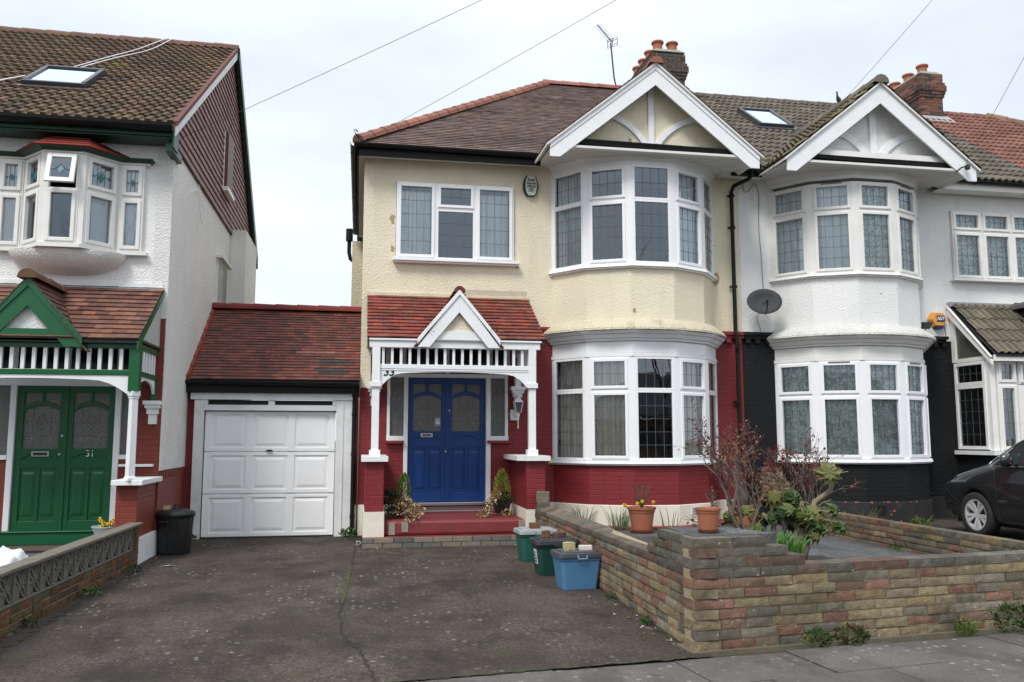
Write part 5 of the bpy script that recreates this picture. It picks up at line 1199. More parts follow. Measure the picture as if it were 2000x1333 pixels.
# porch of the green house
PYL = 11.4; pf = MB()
pf.box(-5.6, -2.76, PYL - .05, PYL + .05, 2.72, 2.81); pf.box(-5.6, -2.88, PYL - .03, PYL + .03, 2.38, 2.45); pf.box(-2.885, -2.755, PYL - .065, PYL + .065, 2.18, 2.72)
for z in ((2.72, 2.80), (2.38, 2.45)): pf.box(-2.85, -2.79, PYL + .066, LY - .002, *z)
pf.box(-2.85, -2.79, LY - .10, LY - .003, 2.10, 2.38); pf.box(-2.80, -2.765, PYL + .066, LY - .01, 2.82, 2.85)
pL = pf.build('porch', m_green, Lh, bevel=.006); pL['label'] = 'green timber porch with white spindles and a brown tiled roof'
for i in range(20):
    x = -2.99 - .128 * i; s = MB(); s.box(x - .021, x + .021, PYL - .02, PYL + .02, 2.45, 2.72); s.build('spindle', m_paint, pL)
for i in range(6): s = MB(); s.box(-2.84, -2.80, PYL + .16 + i * .15, PYL + .22 + i * .15, 2.45, 2.72); s.build('spindle', m_paint, pL)
for xx in (-2.82, -5.30):
    p = MB(); p.lathe((xx, PYL, 1.06), [(.075, 0), (.075, .03), (.058, .06), (.055, 1.02), (.065, 1.03), (.065, 1.05), (.078, 1.06), (.078, 1.12)], 4); o = p.build('post', m_paint, pL); 
ar = MB(); n = 20
for i in range(n):
    t0, t1 = i / n, (i + 1) / n; a, b = -5.22 + 2.33 * t0, -5.22 + 2.33 * t1
    def az2(t): q = abs(2 * t - 1); return 2.335 - .04 * q ** 2 - .16 * max(0, (q - .66) / .34) ** 1.8
    fx(PYL).prism(ar, [(a, az2(t0)), (b, az2(t1)), (b, 2.379), (a, 2.379)], -.015, .015)
for i in range(8):
    t0, t1 = i / 8, (i + 1) / 8; h_ = lambda t: 2.16 + .19 * math.sqrt(max(0, 1 - (2 * t - 1) ** 2)); y0_, y1_ = PYL + .08 + .95 * t0, PYL + .08 + .95 * t1
    ar.hexa([(-2.835, y0_, h_(t0)), (-2.805, y0_, h_(t0)), (-2.805, y1_, h_(t1)), (-2.835, y1_, h_(t1)), (-2.835, y0_, 2.379), (-2.805, y0_, 2.379), (-2.805, y1_, 2.379), (-2.835, y1_, 2.379)])
ar.build('arch_board', m_paint, pL)
br = MB()
for (o, a, b) in ((.11, 2.05, 2.10), (.09, 2.0, 2.05), (.07, 1.92, 2.0), (.05, 1.78, 1.92)): br.box(-2.82 - o, -2.82 + o, LY - .01 - o * 1.6, LY - .002, a, b)
br.build('wall_bracket', m_paint, pL)
pq = MB(); pq.box(-3.0, -2.745, 11.50, LY - .02, .0, 1.0); pq.build('porch_pier', m_orange, Lh)
cq = MB(); cq.box(-3.03, -2.66, 11.36, LY - .015, 1.001, 1.065); cq.build('pier_cap', m_whiteplinth, Lh, bevel=.005)
Vp = (0, 1.25, .86); Lp = math.hypot(1.25, .86); tr = MB(); random.seed(21)
tiles(tr, (-5.5, 11.24, 2.83), (1, 0, 0), Vp, [(0, 0), (2.74, 0), (2.74, Lp), (0, Lp)], .125, .165, .018, BROWNT, jit=.005)
gx, gp, gh, gz = -4.08, 3.58, .66, 2.72
for s in (-1, 1):
    ex, ez = gx + s * (gh + .05), gz - .07; Vg = (-s * gh, 0, gp - gz); Lg = math.hypot(gh, gp - gz) * (gh + .05) / gh
    tiles(tr, (ex, 11.22, ez + .02), (0, 1, 0), Vg, [(0, 0), (.2, 0), (1.3, Lg), (0, Lg)], .1, .165, .013, [(.10, .05, .04), (.13, .06, .045), (.16, .08, .05)], jit=.006)
tr.build('porch_roof', m_tile, pL, fix=False)
rm = MB(); ridge(rm, (gx, 11.18, gp + .02), (gx, LY, gp + .02), .11, .33, (.15, .075, .05)); rm.build('ridge_tile', m_tile, pL)
dk = MB(); slab(dk, [(-5.5, 11.26, 2.82), (-2.77, 11.26, 2.82), (-2.77, LY - .01, 3.675), (-5.5, LY - .01, 3.675)], .04)
for s in (-1, 1): dk.prism([(gx + s * gh, 11.26, gz - .01), (gx, 11.26, gp - .01), (gx, 12.4, gp - .01), (gx + s * gh, 11.5, gz - .01)], [(gx + s * gh, 11.26, gz - .04), (gx, 11.26, gp - .05), (gx, 12.4, gp - .05), (gx + s * gh, 11.5, gz - .04)])
dk.build('roof_deck', m_dark, pL)
gb = MB(); barge(gb, fx(11.25), gx, gp, gh, gz + .12, gz - .0, .235, -.03, 0); barge_mould(gb, fx(11.25), gx, gp, gh, gz + .12, .07, .001, .02); gb.box(gx - .48, gx + .48, 11.26, 11.30, 2.79, 2.94)
gb.prism([(-2.78, 11.25, 2.80), (-2.78, LY - .01, 3.66), (-2.78, LY - .01, 3.56), (-2.78, 11.25, 2.70)], [(-2.755, 11.25, 2.80), (-2.755, LY - .01, 3.66), (-2.755, LY - .01, 3.56), (-2.755, 11.25, 2.70)]); gb.build('bargeboard', m_green, pL, bevel=.004, split=.05)
gt = MB(); fx(11.33).prism(gt, [(gx - .50, 2.84), (gx + .50, 2.84), (gx, 3.50)], -.03, 0); gt.build('gablet_wall', m_white, pL)
sp = MB(); sp.prism([(-2.80, 11.5, 2.86), (-2.80, LY - .01, 2.86), (-2.80, LY - .01, 3.55)], [(-2.785, 11.5, 2.86), (-2.785, LY - .01, 2.86), (-2.785, LY - .01, 3.55)]); sp.build('side_panel', M('grey panel', (.42, .44, .42), .6, .1), pL)
fl = MB(); fl.box(-5.5, -2.75, LY - .05, LY - .002, 3.655, 3.685); fl.build('lead_apron', m_leadsheet, pL)
# green doors
jm = MB(); jm.box(-4.66, -4.585, LY - .02, LY + .1, .28, 2.345); jm.box(-3.325, -3.25, LY - .02, LY + .1, .28, 2.345); jm.box(-4.98, -3.05, LY - .025, LY + .1, 2.30, 2.40); jm.box(-3.249, -3.03, LY - .03, LY + .1, 1.30, 1.36); jm.box(-4.98, -4.66, LY - .03, LY + .1, 1.30, 1.36); jm.box(-3.22, -2.78, LY - .12, LY - .03, 1.20, 1.235)
df = jm.build('door_frame', m_paint, Lh, bevel=.004)
d1 = door_leaf(Lh, -4.58, -3.955, .34, 2.30, LY + .02, m_green, m_dglass); d2 = door_leaf(Lh, -3.95, -3.33, .34, 2.30, LY + .02, m_green, m_dglass)
cov = MB(); cov.box(-3.975, -3.93, LY + .002, LY + .019, .34, 2.30); cov.build('cover_strip', m_green, d2)
lb = MB(); lb.box(-4.36, -4.14, LY - .0, LY + .015, 1.34, 1.41); l_ = lb.build('letterbox', m_chrome, d1, bevel=.003); q = MB(); q.box(-4.34, -4.16, LY - .004, LY - .001, 1.355, 1.395); q.build('letterbox_flap', m_dark, l_)
knob(d1, -3.99, LY + .02, 1.62, 'lock', .016); knob(d1, -4.01, LY + .02, 1.37, 'lock', .016)
text_obj('31', .125, (-3.62, LY + .008, 1.375), (rad(90), 0, 0), m_wtext, 'house_number', d2, sx=.95)
sg = MB(); fx(LY + .04).quad(sg, -3.25, -3.07, 0, 1.36, 2.30); fx(LY + .04).quad(sg, -4.95, -4.66, 0, 1.36, 2.30); sg.build('side_light', m_dglass, df, fix=False, split=.05)
fn = MB(); fnb = MB()
for a, b in ((-4.95, -4.62), (-4.62, -3.95), (-3.95, -3.29), (-3.29, -3.05)): fx(LY).quad(fn, a + .03, b - .03, .003, 2.42, 2.9); fnb.box(a - .03, a + .03, LY - .03, LY, 2.402, 2.9)
fnb.box(-3.08, -3.02, LY - .03, LY, 2.402, 2.9); fnb.build('fanlight_frame', m_oldpaint, df); fn.build('fanlight', m_room2, df, fix=False)
st = MB(); st.box(-4.75, -3.2, LY - .14, LY - .022, .18, .335); st.box(-4.8, -3.15, LY - .16, LY - .02, .337, .36) ; st.build('door_step', m_green, Lh, bevel=.008)
pd = MB(); pd.box(-6, -2.99, 11.35, LY - .02, .06, .18); pd.build('porch_floor', m_patio, Lh, bevel=.01)
dm = MB(); dm.box(-4.45, -3.62, 11.55, 12.15, .181, .20); o = dm.build('doormat', M('coir mat', (.10, .07, .05), .95, .3, 40, .8, 120)); tag(o, 'dark brown doormat in front of the green doors', 'doormat')
q = MB()
for a in ((-4.47, -3.60, 11.53, 11.57), (-4.47, -3.60, 12.13, 12.17), (-4.47, -4.43, 11.571, 12.129), (-3.64, -3.60, 11.571, 12.129)): q.box(a[0], a[1], a[2], a[3], .1805, .204)
q.build('rubber_edge', m_dark, o)
# white cables over the roof, wire loop on the side wall
zr = lambda y: FZ + (y - FY) * kv.z / kv.y + .105
cable('roof_cable', 'upper white cable slanting across the brown tiled roof of the green house', [(-3.95, AY, zr(AY) + .06), (-4.25, 16.3, zr(16.3)), (-4.55, 15.4, zr(15.4)), (-4.85, 14.42, zr(14.42))], .008, m_paint)
cable('roof_cable', 'lower white cable slanting across the brown tiled roof of the green house', [(-3.85, AY, zr(AY) + .06), (-4.05, 16.3, zr(16.3)), (-4.42, 15.4, zr(15.4)), (-4.75, 14.42, zr(14.42))], .008, m_paint)
cable('roof_cable', 'white cable on the brown roof left of the roof window', [(-5.25, 13.8, zr(13.8)), (-5.4, 13.55, zr(13.55)), (-5.6, 13.2, zr(13.2)), (-5.9, 13.05, zr(13.05)), (-6.3, 12.8, zr(12.8))], .011, m_paint)
cable('wall_cable', 'thin white cable looped under the hung tiles on the side wall of the green house', [(LX + .02, 14.4, 5.78), (LX + .03, 14.5, 5.35), (LX + .03, 14.8, 5.20), (LX + .03, 14.75, 5.5), (LX + .02, 14.1, 5.6), (LX + .02, 13.2, 5.2)], .006, m_paint)

# ================================================================== low walls
TONES = [(.29, .165, .12), (.27, .22, .155), (.36, .29, .18), (.22, .205, .17), (.33, .27, .185), (.25, .165, .125), (.31, .28, .22), (.35, .27, .16), (.21, .19, .15), (.37, .30, .195), (.31, .24, .16), (.31, .18, .135)]
TOPT = [(.18, .135, .11), (.19, .18, .155), (.19, .125, .10), (.165, .155, .135), (.22, .195, .155)]
m_stone = None
def stone_material():
    m, t, b = newmat('split face walling'); q = NB(t)
    a = q.n('ShaderNodeAttribute', attribute_name='Col').outputs['Color']
    n1_ = q.noise(14, 6, rough=.7); c = q.mixc(1, a, q.ramp(n1_, .25, .8, (.55, .55, .55), (1.35, 1.33, 1.28)), 'MULTIPLY')
    c = q.mixc(q.n('ShaderNodeMath', {0: q.ramp(q.noise(1.7, 7, rough=.7), .48, .70), 1: .75}, operation='MULTIPLY').outputs[0], c, (.06, .052, .04))
    c = q.mixc(q.n('ShaderNodeMath', {0: q.ramp(q.noise(2.6, 6, rough=.7), .60, .74), 1: .5}, operation='MULTIPLY').outputs[0], c, (.16, .15, .05))
    vo = q.n('ShaderNodeTexVoronoi', {'Vector': q.obj(), 'Scale': 22.0}); sp_ = q.ramp(vo.outputs['Distance'], .10, .2, (1, 1, 1), (0, 0, 0)); pk_ = q.ramp(q.n('ShaderNodeSeparateColor', {0: vo.outputs['Color']}).outputs[0], .80, .86)
    c = q.mixc(q.n('ShaderNodeMath', {0: sp_, 1: pk_}, operation='MULTIPLY').outputs[0], c, (.44, .43, .38))
    t.links.new(c, b.inputs['Base Color']); b.inputs['Roughness'].default_value = .92; b.inputs['Specular IOR Level'].default_value = .15
    t.links.new(q.bump(q.noise(52, 7, rough=.8), 1.0, .02), b.inputs['Normal']); return m
m_stone = stone_material()
m_mortar = M('sandy mortar', (.30, .245, .155), .95, .3, 6, .6, 60, dirt=.4)
def course(mb, a, b, z0, h, th, seed, lens=(.20, .34), tones=TONES, taper=None):
    """one course of walling blocks from a to b (outer face on the right hand side looking a->b)"""
    rnd = random.Random(seed); a = Vector((*a, 0)); b = Vector((*b, 0)); d = (b - a).normalized(); n_ = Vector((d.y, -d.x, 0)); Lt = (b - a).length; u = 0
    tz = taper or (lambda p: 1)
    while u < Lt - .02:
        l = min(rnd.uniform(*lens), Lt - u)
        if Lt - u - l < .08: l = Lt - u
        k = rnd.uniform(.8, 1.15); mb.col = tuple(v * k for v in rnd.choice(tones)); o = rnd.uniform(-.004, .006)
        p0, p1 = a + d * (u + .004), a + d * (u + l - .005); g = .009
        f0, f1, r0, r1 = p0 + n_ * o, p1 + n_ * o, p0 - n_ * th, p1 - n_ * th
        z1 = z0 + h - g; mid = (p0 + p1) / 2
        # split face: bulging front made of a small grid
        NX, NZ = 5, 3; vs = []
        for j in range(NZ + 1):
            for i in range(NX + 1):
                p = f0.lerp(f1, i / NX); ed = 0 if i in (0, NX) or j in (0, NZ) else 1
                q_ = p + n_ * (rnd.uniform(.001, .0035) if ed else rnd.uniform(-.003, .001)); vs.append((q_.x, q_.y, (z0 + (z1 - z0) * j / NZ) * tz(q_)))
        mb.add(vs, [(j * (NX + 1) + i, j * (NX + 1) + i + 1, (j + 1) * (NX + 1) + i + 1, (j + 1) * (NX + 1) + i) for j in range(NZ) for i in range(NX)])
        T_ = lambda p, z: (p.x, p.y, z * tz(p))
        mb.face([T_(f0, z1), T_(f1, z1), T_(r1, z1), T_(r0, z1)]); mb.face([T_(f0, z0), T_(r0, z0), T_(r0, z1), T_(f0, z1)]); mb.face([T_(f1, z0), T_(f1, z1), T_(r1, z1), T_(r1, z0)]); mb.face([T_(r0, z0), T_(r1, z0), T_(r1, z1), T_(r0, z1)])
        u += l
def corewall(mb, a, b, z0, z1, th, ins=.009, taper=None):
    a = Vector((*a, 0)); b = Vector((*b, 0)); d = (b - a).normalized(); n_ = Vector((d.y, -d.x, 0)); tz = taper or (lambda p: 1)
    q = [a - n_ * ins + d * ins, b - n_ * ins - d * ins, b - n_ * (th - ins) - d * ins, a - n_ * (th - ins) + d * ins]
    mb.prism([(p.x, p.y, z0) for p in q], [(p.x, p.y, z1 * tz(p)) for p in q])
CH = .0755; C0 = (2.50, 6.17)
m_footing = M('mossy footing', (.13, .115, .08), .95, .3, 6, .6, 60, dirt=.6, dirtc=(.05, .055, .025))
dF = Vector((cos(rad(6.3)), sin(rad(6.3)), 0))
def fpt(s): return (C0[0] + dF.x * s, C0[1] + dF.y * s)
tap = lambda p: 1 - .022 * max(0, (Vector(p).y if not isinstance(p, tuple) else p[1]) - 6.6) if p[0] < 2.75 else 1
W1 = thing('garden_wall', 'long front garden wall of mixed split face blocks with a stepped planter at the driveway corner', 'garden wall', (2.5, 6.17, 0))
wb = MB(); co = MB(); rows = 8
side = lambda y: (2.50 + (y - 6.17) * .022, y)
for r in range(11):
    z = .012 + r * CH
    Lf = 6.2 if r < 8 else (.98, .83, .64)[r - 8]
    back = 12.35 if r < 8 else (7.28, 7.14, 7.0)[r - 8]
    # near the porch the wall steps back up to a pier
    tn = TOPT if (r >= 7) else TONES
    off = .105 if r % 2 else 0
    course(wb, fpt(off if off else .0), fpt(Lf), z, CH, .19 if r < 8 else .19, 100 + r, tones=tn)
    # side wall, outer face towards the drive: walk from the back to the front
    course(wb, side(back), side(6.17 + (0 if off else .19)), z, CH, .19, 200 + r, tones=tn if r >= 7 else TONES, taper=tap)
    if off: pass
    co_a = fpt(.0); corewall(co, fpt(0), fpt(Lf), 0 if r == 0 else z - .01, z + CH - .016, .19); corewall(co, side(back), side(6.2), 0 if r == 0 else z - .01, z + CH - .016, .19, taper=tap)
for k, (yb, r0) in enumerate(((12.35, 7), (12.5, 8), (12.62, 9), (12.62, 10))):
    course(wb, (2.72, 12.92), side(yb), .012 + r0 * CH - .06, CH, .19, 300 + k, tones=TOPT); corewall(co, (2.72, 12.9), side(yb), .5, .012 + r0 * CH + CH - .08, .19)
for r in range(7): course(wb, (2.68, 12.9), side(12.35), .012 + r * CH, CH, .19, 320 + r, tones=TOPT); corewall(co, (2.68, 12.9), side(12.35), 0, .012 + r * CH + .06, .19)
wbo = wb.build('walling', m_stone, W1, fix=False); co.build('mortar', m_mortar, wbo)
ft = MB(); ft.col = (.2, .18, .14); corewall(ft, (fpt(-.03)[0], fpt(-.03)[1] - .03), (fpt(6.2)[0], fpt(6.2)[1] - .03), -.05, .012, .3, 0); ft.build('footing', m_footing, W1)
sl = MB(); sl.prism([(2.56, 6.33, .70), (3.30, 6.41, .70), (3.1, 6.9, .70), (2.60, 7.0, .70)], [(2.56, 6.33, .838), (3.30, 6.41, .838), (3.1, 6.9, .838), (2.60, 7.0, .838)]); sl.build('top_slab', m_patio, W1)
# planting bed soil
sb = MB(); sb.prism([(2.68, 6.40, .1), (3.9, 6.5, .1), (4.1, 8.3, .1), (2.70, 8.3, .1)], [(2.68, 6.40, .70), (3.6, 6.48, .62), (4.1, 8.3, .36), (2.70, 8.3, .45)]); sb.build('bed_soil', m_soil, kind='structure')
W3 = thing('planter_kerb', 'single course low block kerb across the patio behind the front wall', 'kerb', (4.5, 7.55, .12)); kb = MB(); kc = MB()
for r in range(4): course(kb, (3.6, 7.55), (4.72, 7.60), .12 + r * CH, CH, .10, 400 + r, tones=[(.26, .20, .12), (.22, .19, .13), (.25, .12, .07)]); corewall(kc, (3.6, 7.55), (4.72, 7.60), .12, .12 + r * CH + .06, .10)
k_ = kb.build('walling', m_stone, W3, fix=False); kc.build('mortar', m_mortar, k_)
sb = MB(); sb.prism([(3.7, 7.66, .12), (4.75, 7.70, .12), (4.9, 8.5, .12), (3.7, 8.5, .12)], [(3.7, 7.66, .385), (4.72, 7.70, .385), (4.85, 8.4, .36), (3.7, 8.5, .38)]); sb.build('kerb_soil', m_soil, kind='structure')
W2 = thing('boundary_wall', 'low block wall between the patio and the car forecourt, stepping up to the houses', 'garden wall', (7.1, 10, 0)); wb = MB(); co = MB()
for r in range(5): course(wb, (7.05, 13.2), (7.05, 6.7), .10 + r * CH, CH, .16, 500 + r, tones=[mul(c, .72) for c in TONES]); corewall(co, (7.05, 13.2), (7.05, 6.7), .05, .10 + r * CH + .06, .16)
for r in range(5, 13):
    yb = 13.0 + (r - 5) * .115; course(wb, (7.05, 14.15), (7.05, yb), .10 + r * CH, CH, .16, 500 + r, tones=[(.30, .20, .13), (.33, .29, .20), (.28, .25, .19)]); corewall(co, (7.05, 14.15), (7.05, yb), .4, .10 + r * CH + .06, .16)
b_ = wb.build('walling', m_stone, W2, fix=False); co.build('mortar', m_mortar, b_)

# left wall: brick base, pierced screen blocks, coping
W4 = thing('screen_wall', 'low garden wall of pierced concrete screen blocks on brick along the left of the drive', 'garden wall', (-2.7, 9, 0))
bs = MB(); cm = MB()
for r in range(3):
    course(bs, (-2.82, 6.0), (-2.70, 11.5), .0 + r * .072, .072, .10, 600 + r, lens=(.215, .225), tones=[(.19, .10, .06), (.15, .10, .06), (.23, .12, .06), (.13, .105, .07)])
def along(y): return -2.82 + .12 * (y - 6.0) / 5.5
cm.prism([(along(6.0) - .10, 6.0, -.02), (along(6.0) - .006, 6.0, -.02), (along(11.5) - .006, 11.5, -.02), (along(11.5) - .10, 11.5, -.02)], [(along(6.0) - .10, 6.0, .205), (along(6.0) - .006, 6.0, .205), (along(11.5) - .006, 11.5, .205), (along(11.5) - .10, 11.5, .205)])
bo = bs.build('brick_base', m_stone, W4, fix=False); cm.build('mortar', m_mortar, bo)
m_scr = M('concrete screen block', (.15, .14, .12), .95, .2, 6, .6, 50, dirt=.45)
blk = MB(); S = .29; nb = int((11.3 - 6.0) / S)
for i in range(nb + 1):
    y0_ = 11.3 - (i + 1) * S; 
    if y0_ < 5.95: break
    fr = Fr(along(y0_), y0_, along(y0_ + S) - along(y0_), S)
    fr.box(blk, 0, S, -.085, -.012, .215, .235); fr.box(blk, 0, S, -.085, -.012, .475, .495); fr.box(blk, 0.0, .018, -.086, -.011, .236, .474); fr.box(blk, S - .018, S, -.086, -.011, .236, .474)
    c_ = (S / 2, .355)
    for k in range(4):                                 # petals
        t = pi / 4 + k * pi / 2; e_ = (c_[0] + cos(t) * .175, c_[1] + sin(t) * .165); px, pz = -sin(t), cos(t)
        for s in (-1, 1):
            arc_band(fr, blk, c_[0], c_[1], e_[0], e_[1], s * .028, .018, -.08, -.02, 5)
    for k in range(4):
        t = k * pi / 2; arc_band(fr, blk, c_[0], c_[1], c_[0] + cos(t) * .125, c_[1] + sin(t) * .118, .001, .022, -.078, -.03, 2)
blk.build('screen_block', m_scr, W4)
ep = MB(); ep.col = (.17, .11, .06)
for r in range(6): course(ep, (along(11.31), 11.31), (along(11.5), 11.5), .216 + r * .047, .047, .09, 640 + r, lens=(.19, .2), tones=[(.20, .12, .06), (.16, .12, .07)])
ep.build('end_brick', m_stone, W4, fix=False)
cq = MB(); y = 6.0
random.seed(2)
while y < 11.5:
    y1 = min(y + .45, 11.55); h = random.uniform(-.004, .004); cq.hexa([(along(y) - .125, y + .004, .497), (along(y) + .03, y + .004, .497), (along(y1) + .03, y1, .497), (along(y1) - .125, y1, .497), (along(y) - .125, y + .004, .535 + h), (along(y) + .03, y + .004, .53 + h), (along(y1) + .03, y1, .53 - h), (along(y1) - .125, y1, .535 - h)]); y = y1
cq.build('coping', M('lichened coping', (.145, .13, .105), .95, .35, 12, .8, 40, dirt=.5), W4, bevel=.008)

# ================================================================== bins on the drive
def crate(name, label, x, y, z, rot, body, lid, tone_h, scale=1, sticker=False):
    t = thing(name, label, 'recycling box', (x, y, z), 'recycling boxes by the garden wall'); B = MB(); cr_, sr_ = cos(rot), sin(rot)
    def P(a, b, c): return (x + (a * cr_ - b * sr_) * scale, y + (a * sr_ + b * cr_) * scale, z + c * scale)
    def taperbox(mb, w0, d0, z0, w1, d1, z1, ch=.03):
        def ring(w, d): return [(-w + ch, -d), (w - ch, -d), (w, -d + ch), (w, d - ch), (w - ch, d), (-w + ch, d), (-w, d - ch), (-w, -d + ch)]
        mb.prism([P(a, b, z0) for a, b in ring(w0, d0)], [P(a, b, z1) for a, b in ring(w1, d1)])
    taperbox(B, .185, .14, 0, .225, .18, .335); bo = B.build('box_body', body, t, bevel=.006)
    R_ = MB()
    for a in (-.11, .13): 
        for s in (-.016, .016): R_.hexa([P(a - .004 + s * 1.0, -.140, .02), P(a + .004 + s, -.140, .02), P(a + .004 + s, -.136, .02), P(a - .004 + s, -.136, .02), P(a * 1.15 - .004 + s * 1.9, -.181, .31), P(a * 1.15 + .004 + s * 1.9, -.181, .31), P(a * 1.15 + .004 + s * 1.9, -.174, .31), P(a * 1.15 - .004 + s * 1.9, -.174, .31)])
    taperbox(R_, .228, .183, .30, .23, .186, .325); R_.build('rib', body, bo)
    Lm = MB(); taperbox(Lm, .245, .20, .325, .24, .195, .375); taperbox(Lm, .20, .155, .376, .19, .145, .388); Lm.build('lid', lid, t, bevel=.008)
    Hn = MB(); Hn.tube([P(-.05, -.195, .355), P(-.045, -.215, .32), P(.045, -.215, .32), P(.05, -.195, .355)], .007 * scale, 6); Hn.build('handle', tone_h, t)
    if sticker:
        S_ = MB(); S_.hexa([P(-.205, -.08, .12), P(-.205, .02, .12), P(-.200, .02, .12), P(-.200, -.08, .12), P(-.2245, -.085, .27), P(-.2245, .02, .27), P(-.219, .02, .27), P(-.219, -.085, .27)]); so_ = S_.build('address_label', m_wtext, t)
        K = MB()
        rnd = random.Random(3)
        for i in range(5):
            for j in range(4):
                if rnd.random() < .7:
                    a0 = -.075 + i * .018; c0 = .135 + j * .032; K.hexa([P(-.2275 + (0.27 - c) * .13 * 1, b, c) for (b, c) in ((a0, c0), (a0 + .012, c0), (a0 + .012, c0 + .02), (a0, c0 + .02))] + [P(-.2235 + (.27 - c) * .13, b, c) for (b, c) in ((a0, c0), (a0 + .012, c0), (a0 + .012, c0 + .02), (a0, c0 + .02))])
        K.build('label_mark', m_text, so_)
    return t
def pl(n, c, r=.45): return M(n, c, r, .15, 5, .1, 30, dirt=.25, dirtc=(.10, .09, .07))
def stone(name, label, cat, x, y, z, sx, sy, sz, rot, mat, seed, rough=.006, sub=2):
    bm = bmesh.new(); bmesh.ops.create_cube(bm, size=1); bmesh.ops.subdivide_edges(bm, edges=bm.edges, cuts=3, use_grid_fill=True); rnd = random.Random(seed)
    for v in bm.verts:
        p = v.co.copy(); r = p.length; v.co = p * (1 - .18 * max(0, (r - .6))) ; n_ = noise.noise(p * 3 + Vector((seed, 0, 0))); v.co += p.normalized() * n_ * rough * 8
        v.co = Vector((v.co.x * sx, v.co.y * sy, v.co.z * sz))
    bmesh.ops.rotate(bm, verts=bm.verts, cent=(0, 0, 0), matrix=Matrix.Rotation(rot, 3, 'Z')); bmesh.ops.translate(bm, verts=bm.verts, vec=(x, y, z + sz * .47))
    me = D.meshes.new(name); bm.to_mesh(me); bm.free(); me.materials.append(mat); o = D.objects.new(name, me); COL.objects.link(o); tag(o, label, cat); return o
crate('recycling_box', 'blue recycling box with dark grey lid, nearest of the three boxes', 2.33, 9.02, 0, rad(3), pl('blue box plastic', (.075, .20, .36)), pl('dark lid plastic', (.055, .06, .068)), pl('blue handle', (.16, .30, .42)), 1.03)
crate('recycling_box', 'dark green recycling box with black lid and white address label, middle of the three boxes', 2.30, 9.98, 0, rad(2), pl('deep green plastic', (.008, .05, .04)), pl('black lid plastic', (.03, .034, .036)), pl('dark handle', (.02, .022, .024)), 1.08, True)
crate('recycling_box', 'teal recycling box with pale grey lid, farthest of the three boxes', 2.31, 11.08, 0, rad(3), pl('teal plastic', (.012, .105, .085)), pl('pale lid plastic', (.30, .32, .33)), pl('teal handle', (.03, .16, .13)), 1.08)
m_bk = M('old brown brick', (.15, .07, .04), .9, .3, 20, .7, 60); m_pale = M('crumbly pale stone', (.42, .37, .20), .95, .35, 25, 1, 60); m_pav = M('pale paver', (.62, .55, .48), .8, .12, 12, .3, 60); m_bk2 = M('dark purple brick', (.10, .055, .045), .9, .3, 20, .6, 60)
stone('stone', 'crumbly pale yellow stone on the blue recycling box lid', 'stone', 2.24, 9.0, .40, .115, .08, .085, .1, m_pale, 1, .012)
stone('paver', 'flat pale paver on the blue recycling box lid', 'paver', 2.42, 9.0, .40, .14, .09, .045, -.1, m_pav, 2, .002)
stone('stone', 'rounded brown stone on the black lid of the middle recycling box', 'stone', 2.20, 9.95, .42, .085, .08, .085, .2, m_bk, 3, .015)
stone('brick', 'dark brick on the black lid of the middle recycling box', 'brick', 2.37, 9.98, .42, .14, .10, .06, .5, m_bk2, 4, .003)
stone('brick', 'brown brick on the pale lid of the teal recycling box', 'brick', 2.28, 11.0, .42, .13, .10, .075, .1, m_bk, 5, .004)
# black dustbin
DB = thing('dustbin', 'black ribbed plastic dustbin with domed lid beside the garage', 'dustbin', (-2.50, 12.62, 0)); mb = MB(); n = 72; vs = []; prof = [(.205, .0), (.21, .02), (.245, .50), (.25, .53)]
for r_, z in prof:
    for k in range(n): q = r_ + (.006 if (k // 2) % 2 else 0) * (1 if .01 < z < .52 else 0); vs.append((-2.50 + q * cos(2 * pi * k / n), 12.62 + q * sin(2 * pi * k / n), z))
mb.add(vs, [(i * n + k, i * n + (k + 1) % n, (i + 1) * n + (k + 1) % n, (i + 1) * n + k) for i in range(3) for k in range(n)] + [tuple(range(n))]); m_bin = pl('black bin plastic', (.010, .012, .013), .4); mb.build('bin_body', m_bin, DB)
mb = MB(); mb.lathe((-2.50, 12.62, .53), [(.262, -.03), (.272, 0), (.268, .03), (.24, .05), (.15, .075), (.05, .088), (.01, .09)], 40); ld = mb.build('bin_lid', m_bin, DB, smooth=True)
mb = MB(); mb.tube([(-2.52, 12.58, .61), (-2.49, 12.58, .67), (-2.44, 12.6, .67), (-2.42, 12.6, .61)], .013, 8); mb.build('lid_handle', m_bin, ld)
mb = MB(); mb.box(-2.66, -2.50, 12.365, 12.395, .44, .465); mb.box(-2.51, -2.48, 12.35, 12.39, .43, .475); mb.build('side_handle', m_bin, DB)
stone('brick', 'small pale brick on top of the black dustbin lid', 'brick', -2.60, 12.55, .60, .09, .06, .06, .1, m_pale, 6, .006)

# ================================================================== plants
def leafcluster(mb, c, r, n, size, cols, squash=1, seed=0, up=.3):
    rnd = random.Random(seed)
    for _ in range(n):
        while True:
            p = Vector((rnd.uniform(-1, 1), rnd.uniform(-1, 1), rnd.uniform(-1, 1)))
            if p.length < 1: break
        p = p.normalized() * (p.length ** .5); q = Vector(c) + Vector((p.x * r, p.y * r, p.z * r * squash)); s = size * rnd.uniform(.6, 1.3)
        a = (p + Vector((rnd.uniform(-.8, .8), rnd.uniform(-.8, .8), rnd.uniform(-.5, .8) + up))).normalized(); b = a.cross(Vector((rnd.uniform(-1, 1), rnd.uniform(-1, 1), rnd.uniform(-1, 1)))).normalized()
        k = rnd.uniform(.7, 1.3); mb.col = tuple(v * k for v in rnd.choice(cols)); mb.face([q, q + a * s * .5 + b * s * .32, q + a * s, q + a * s * .5 - b * s * .32])
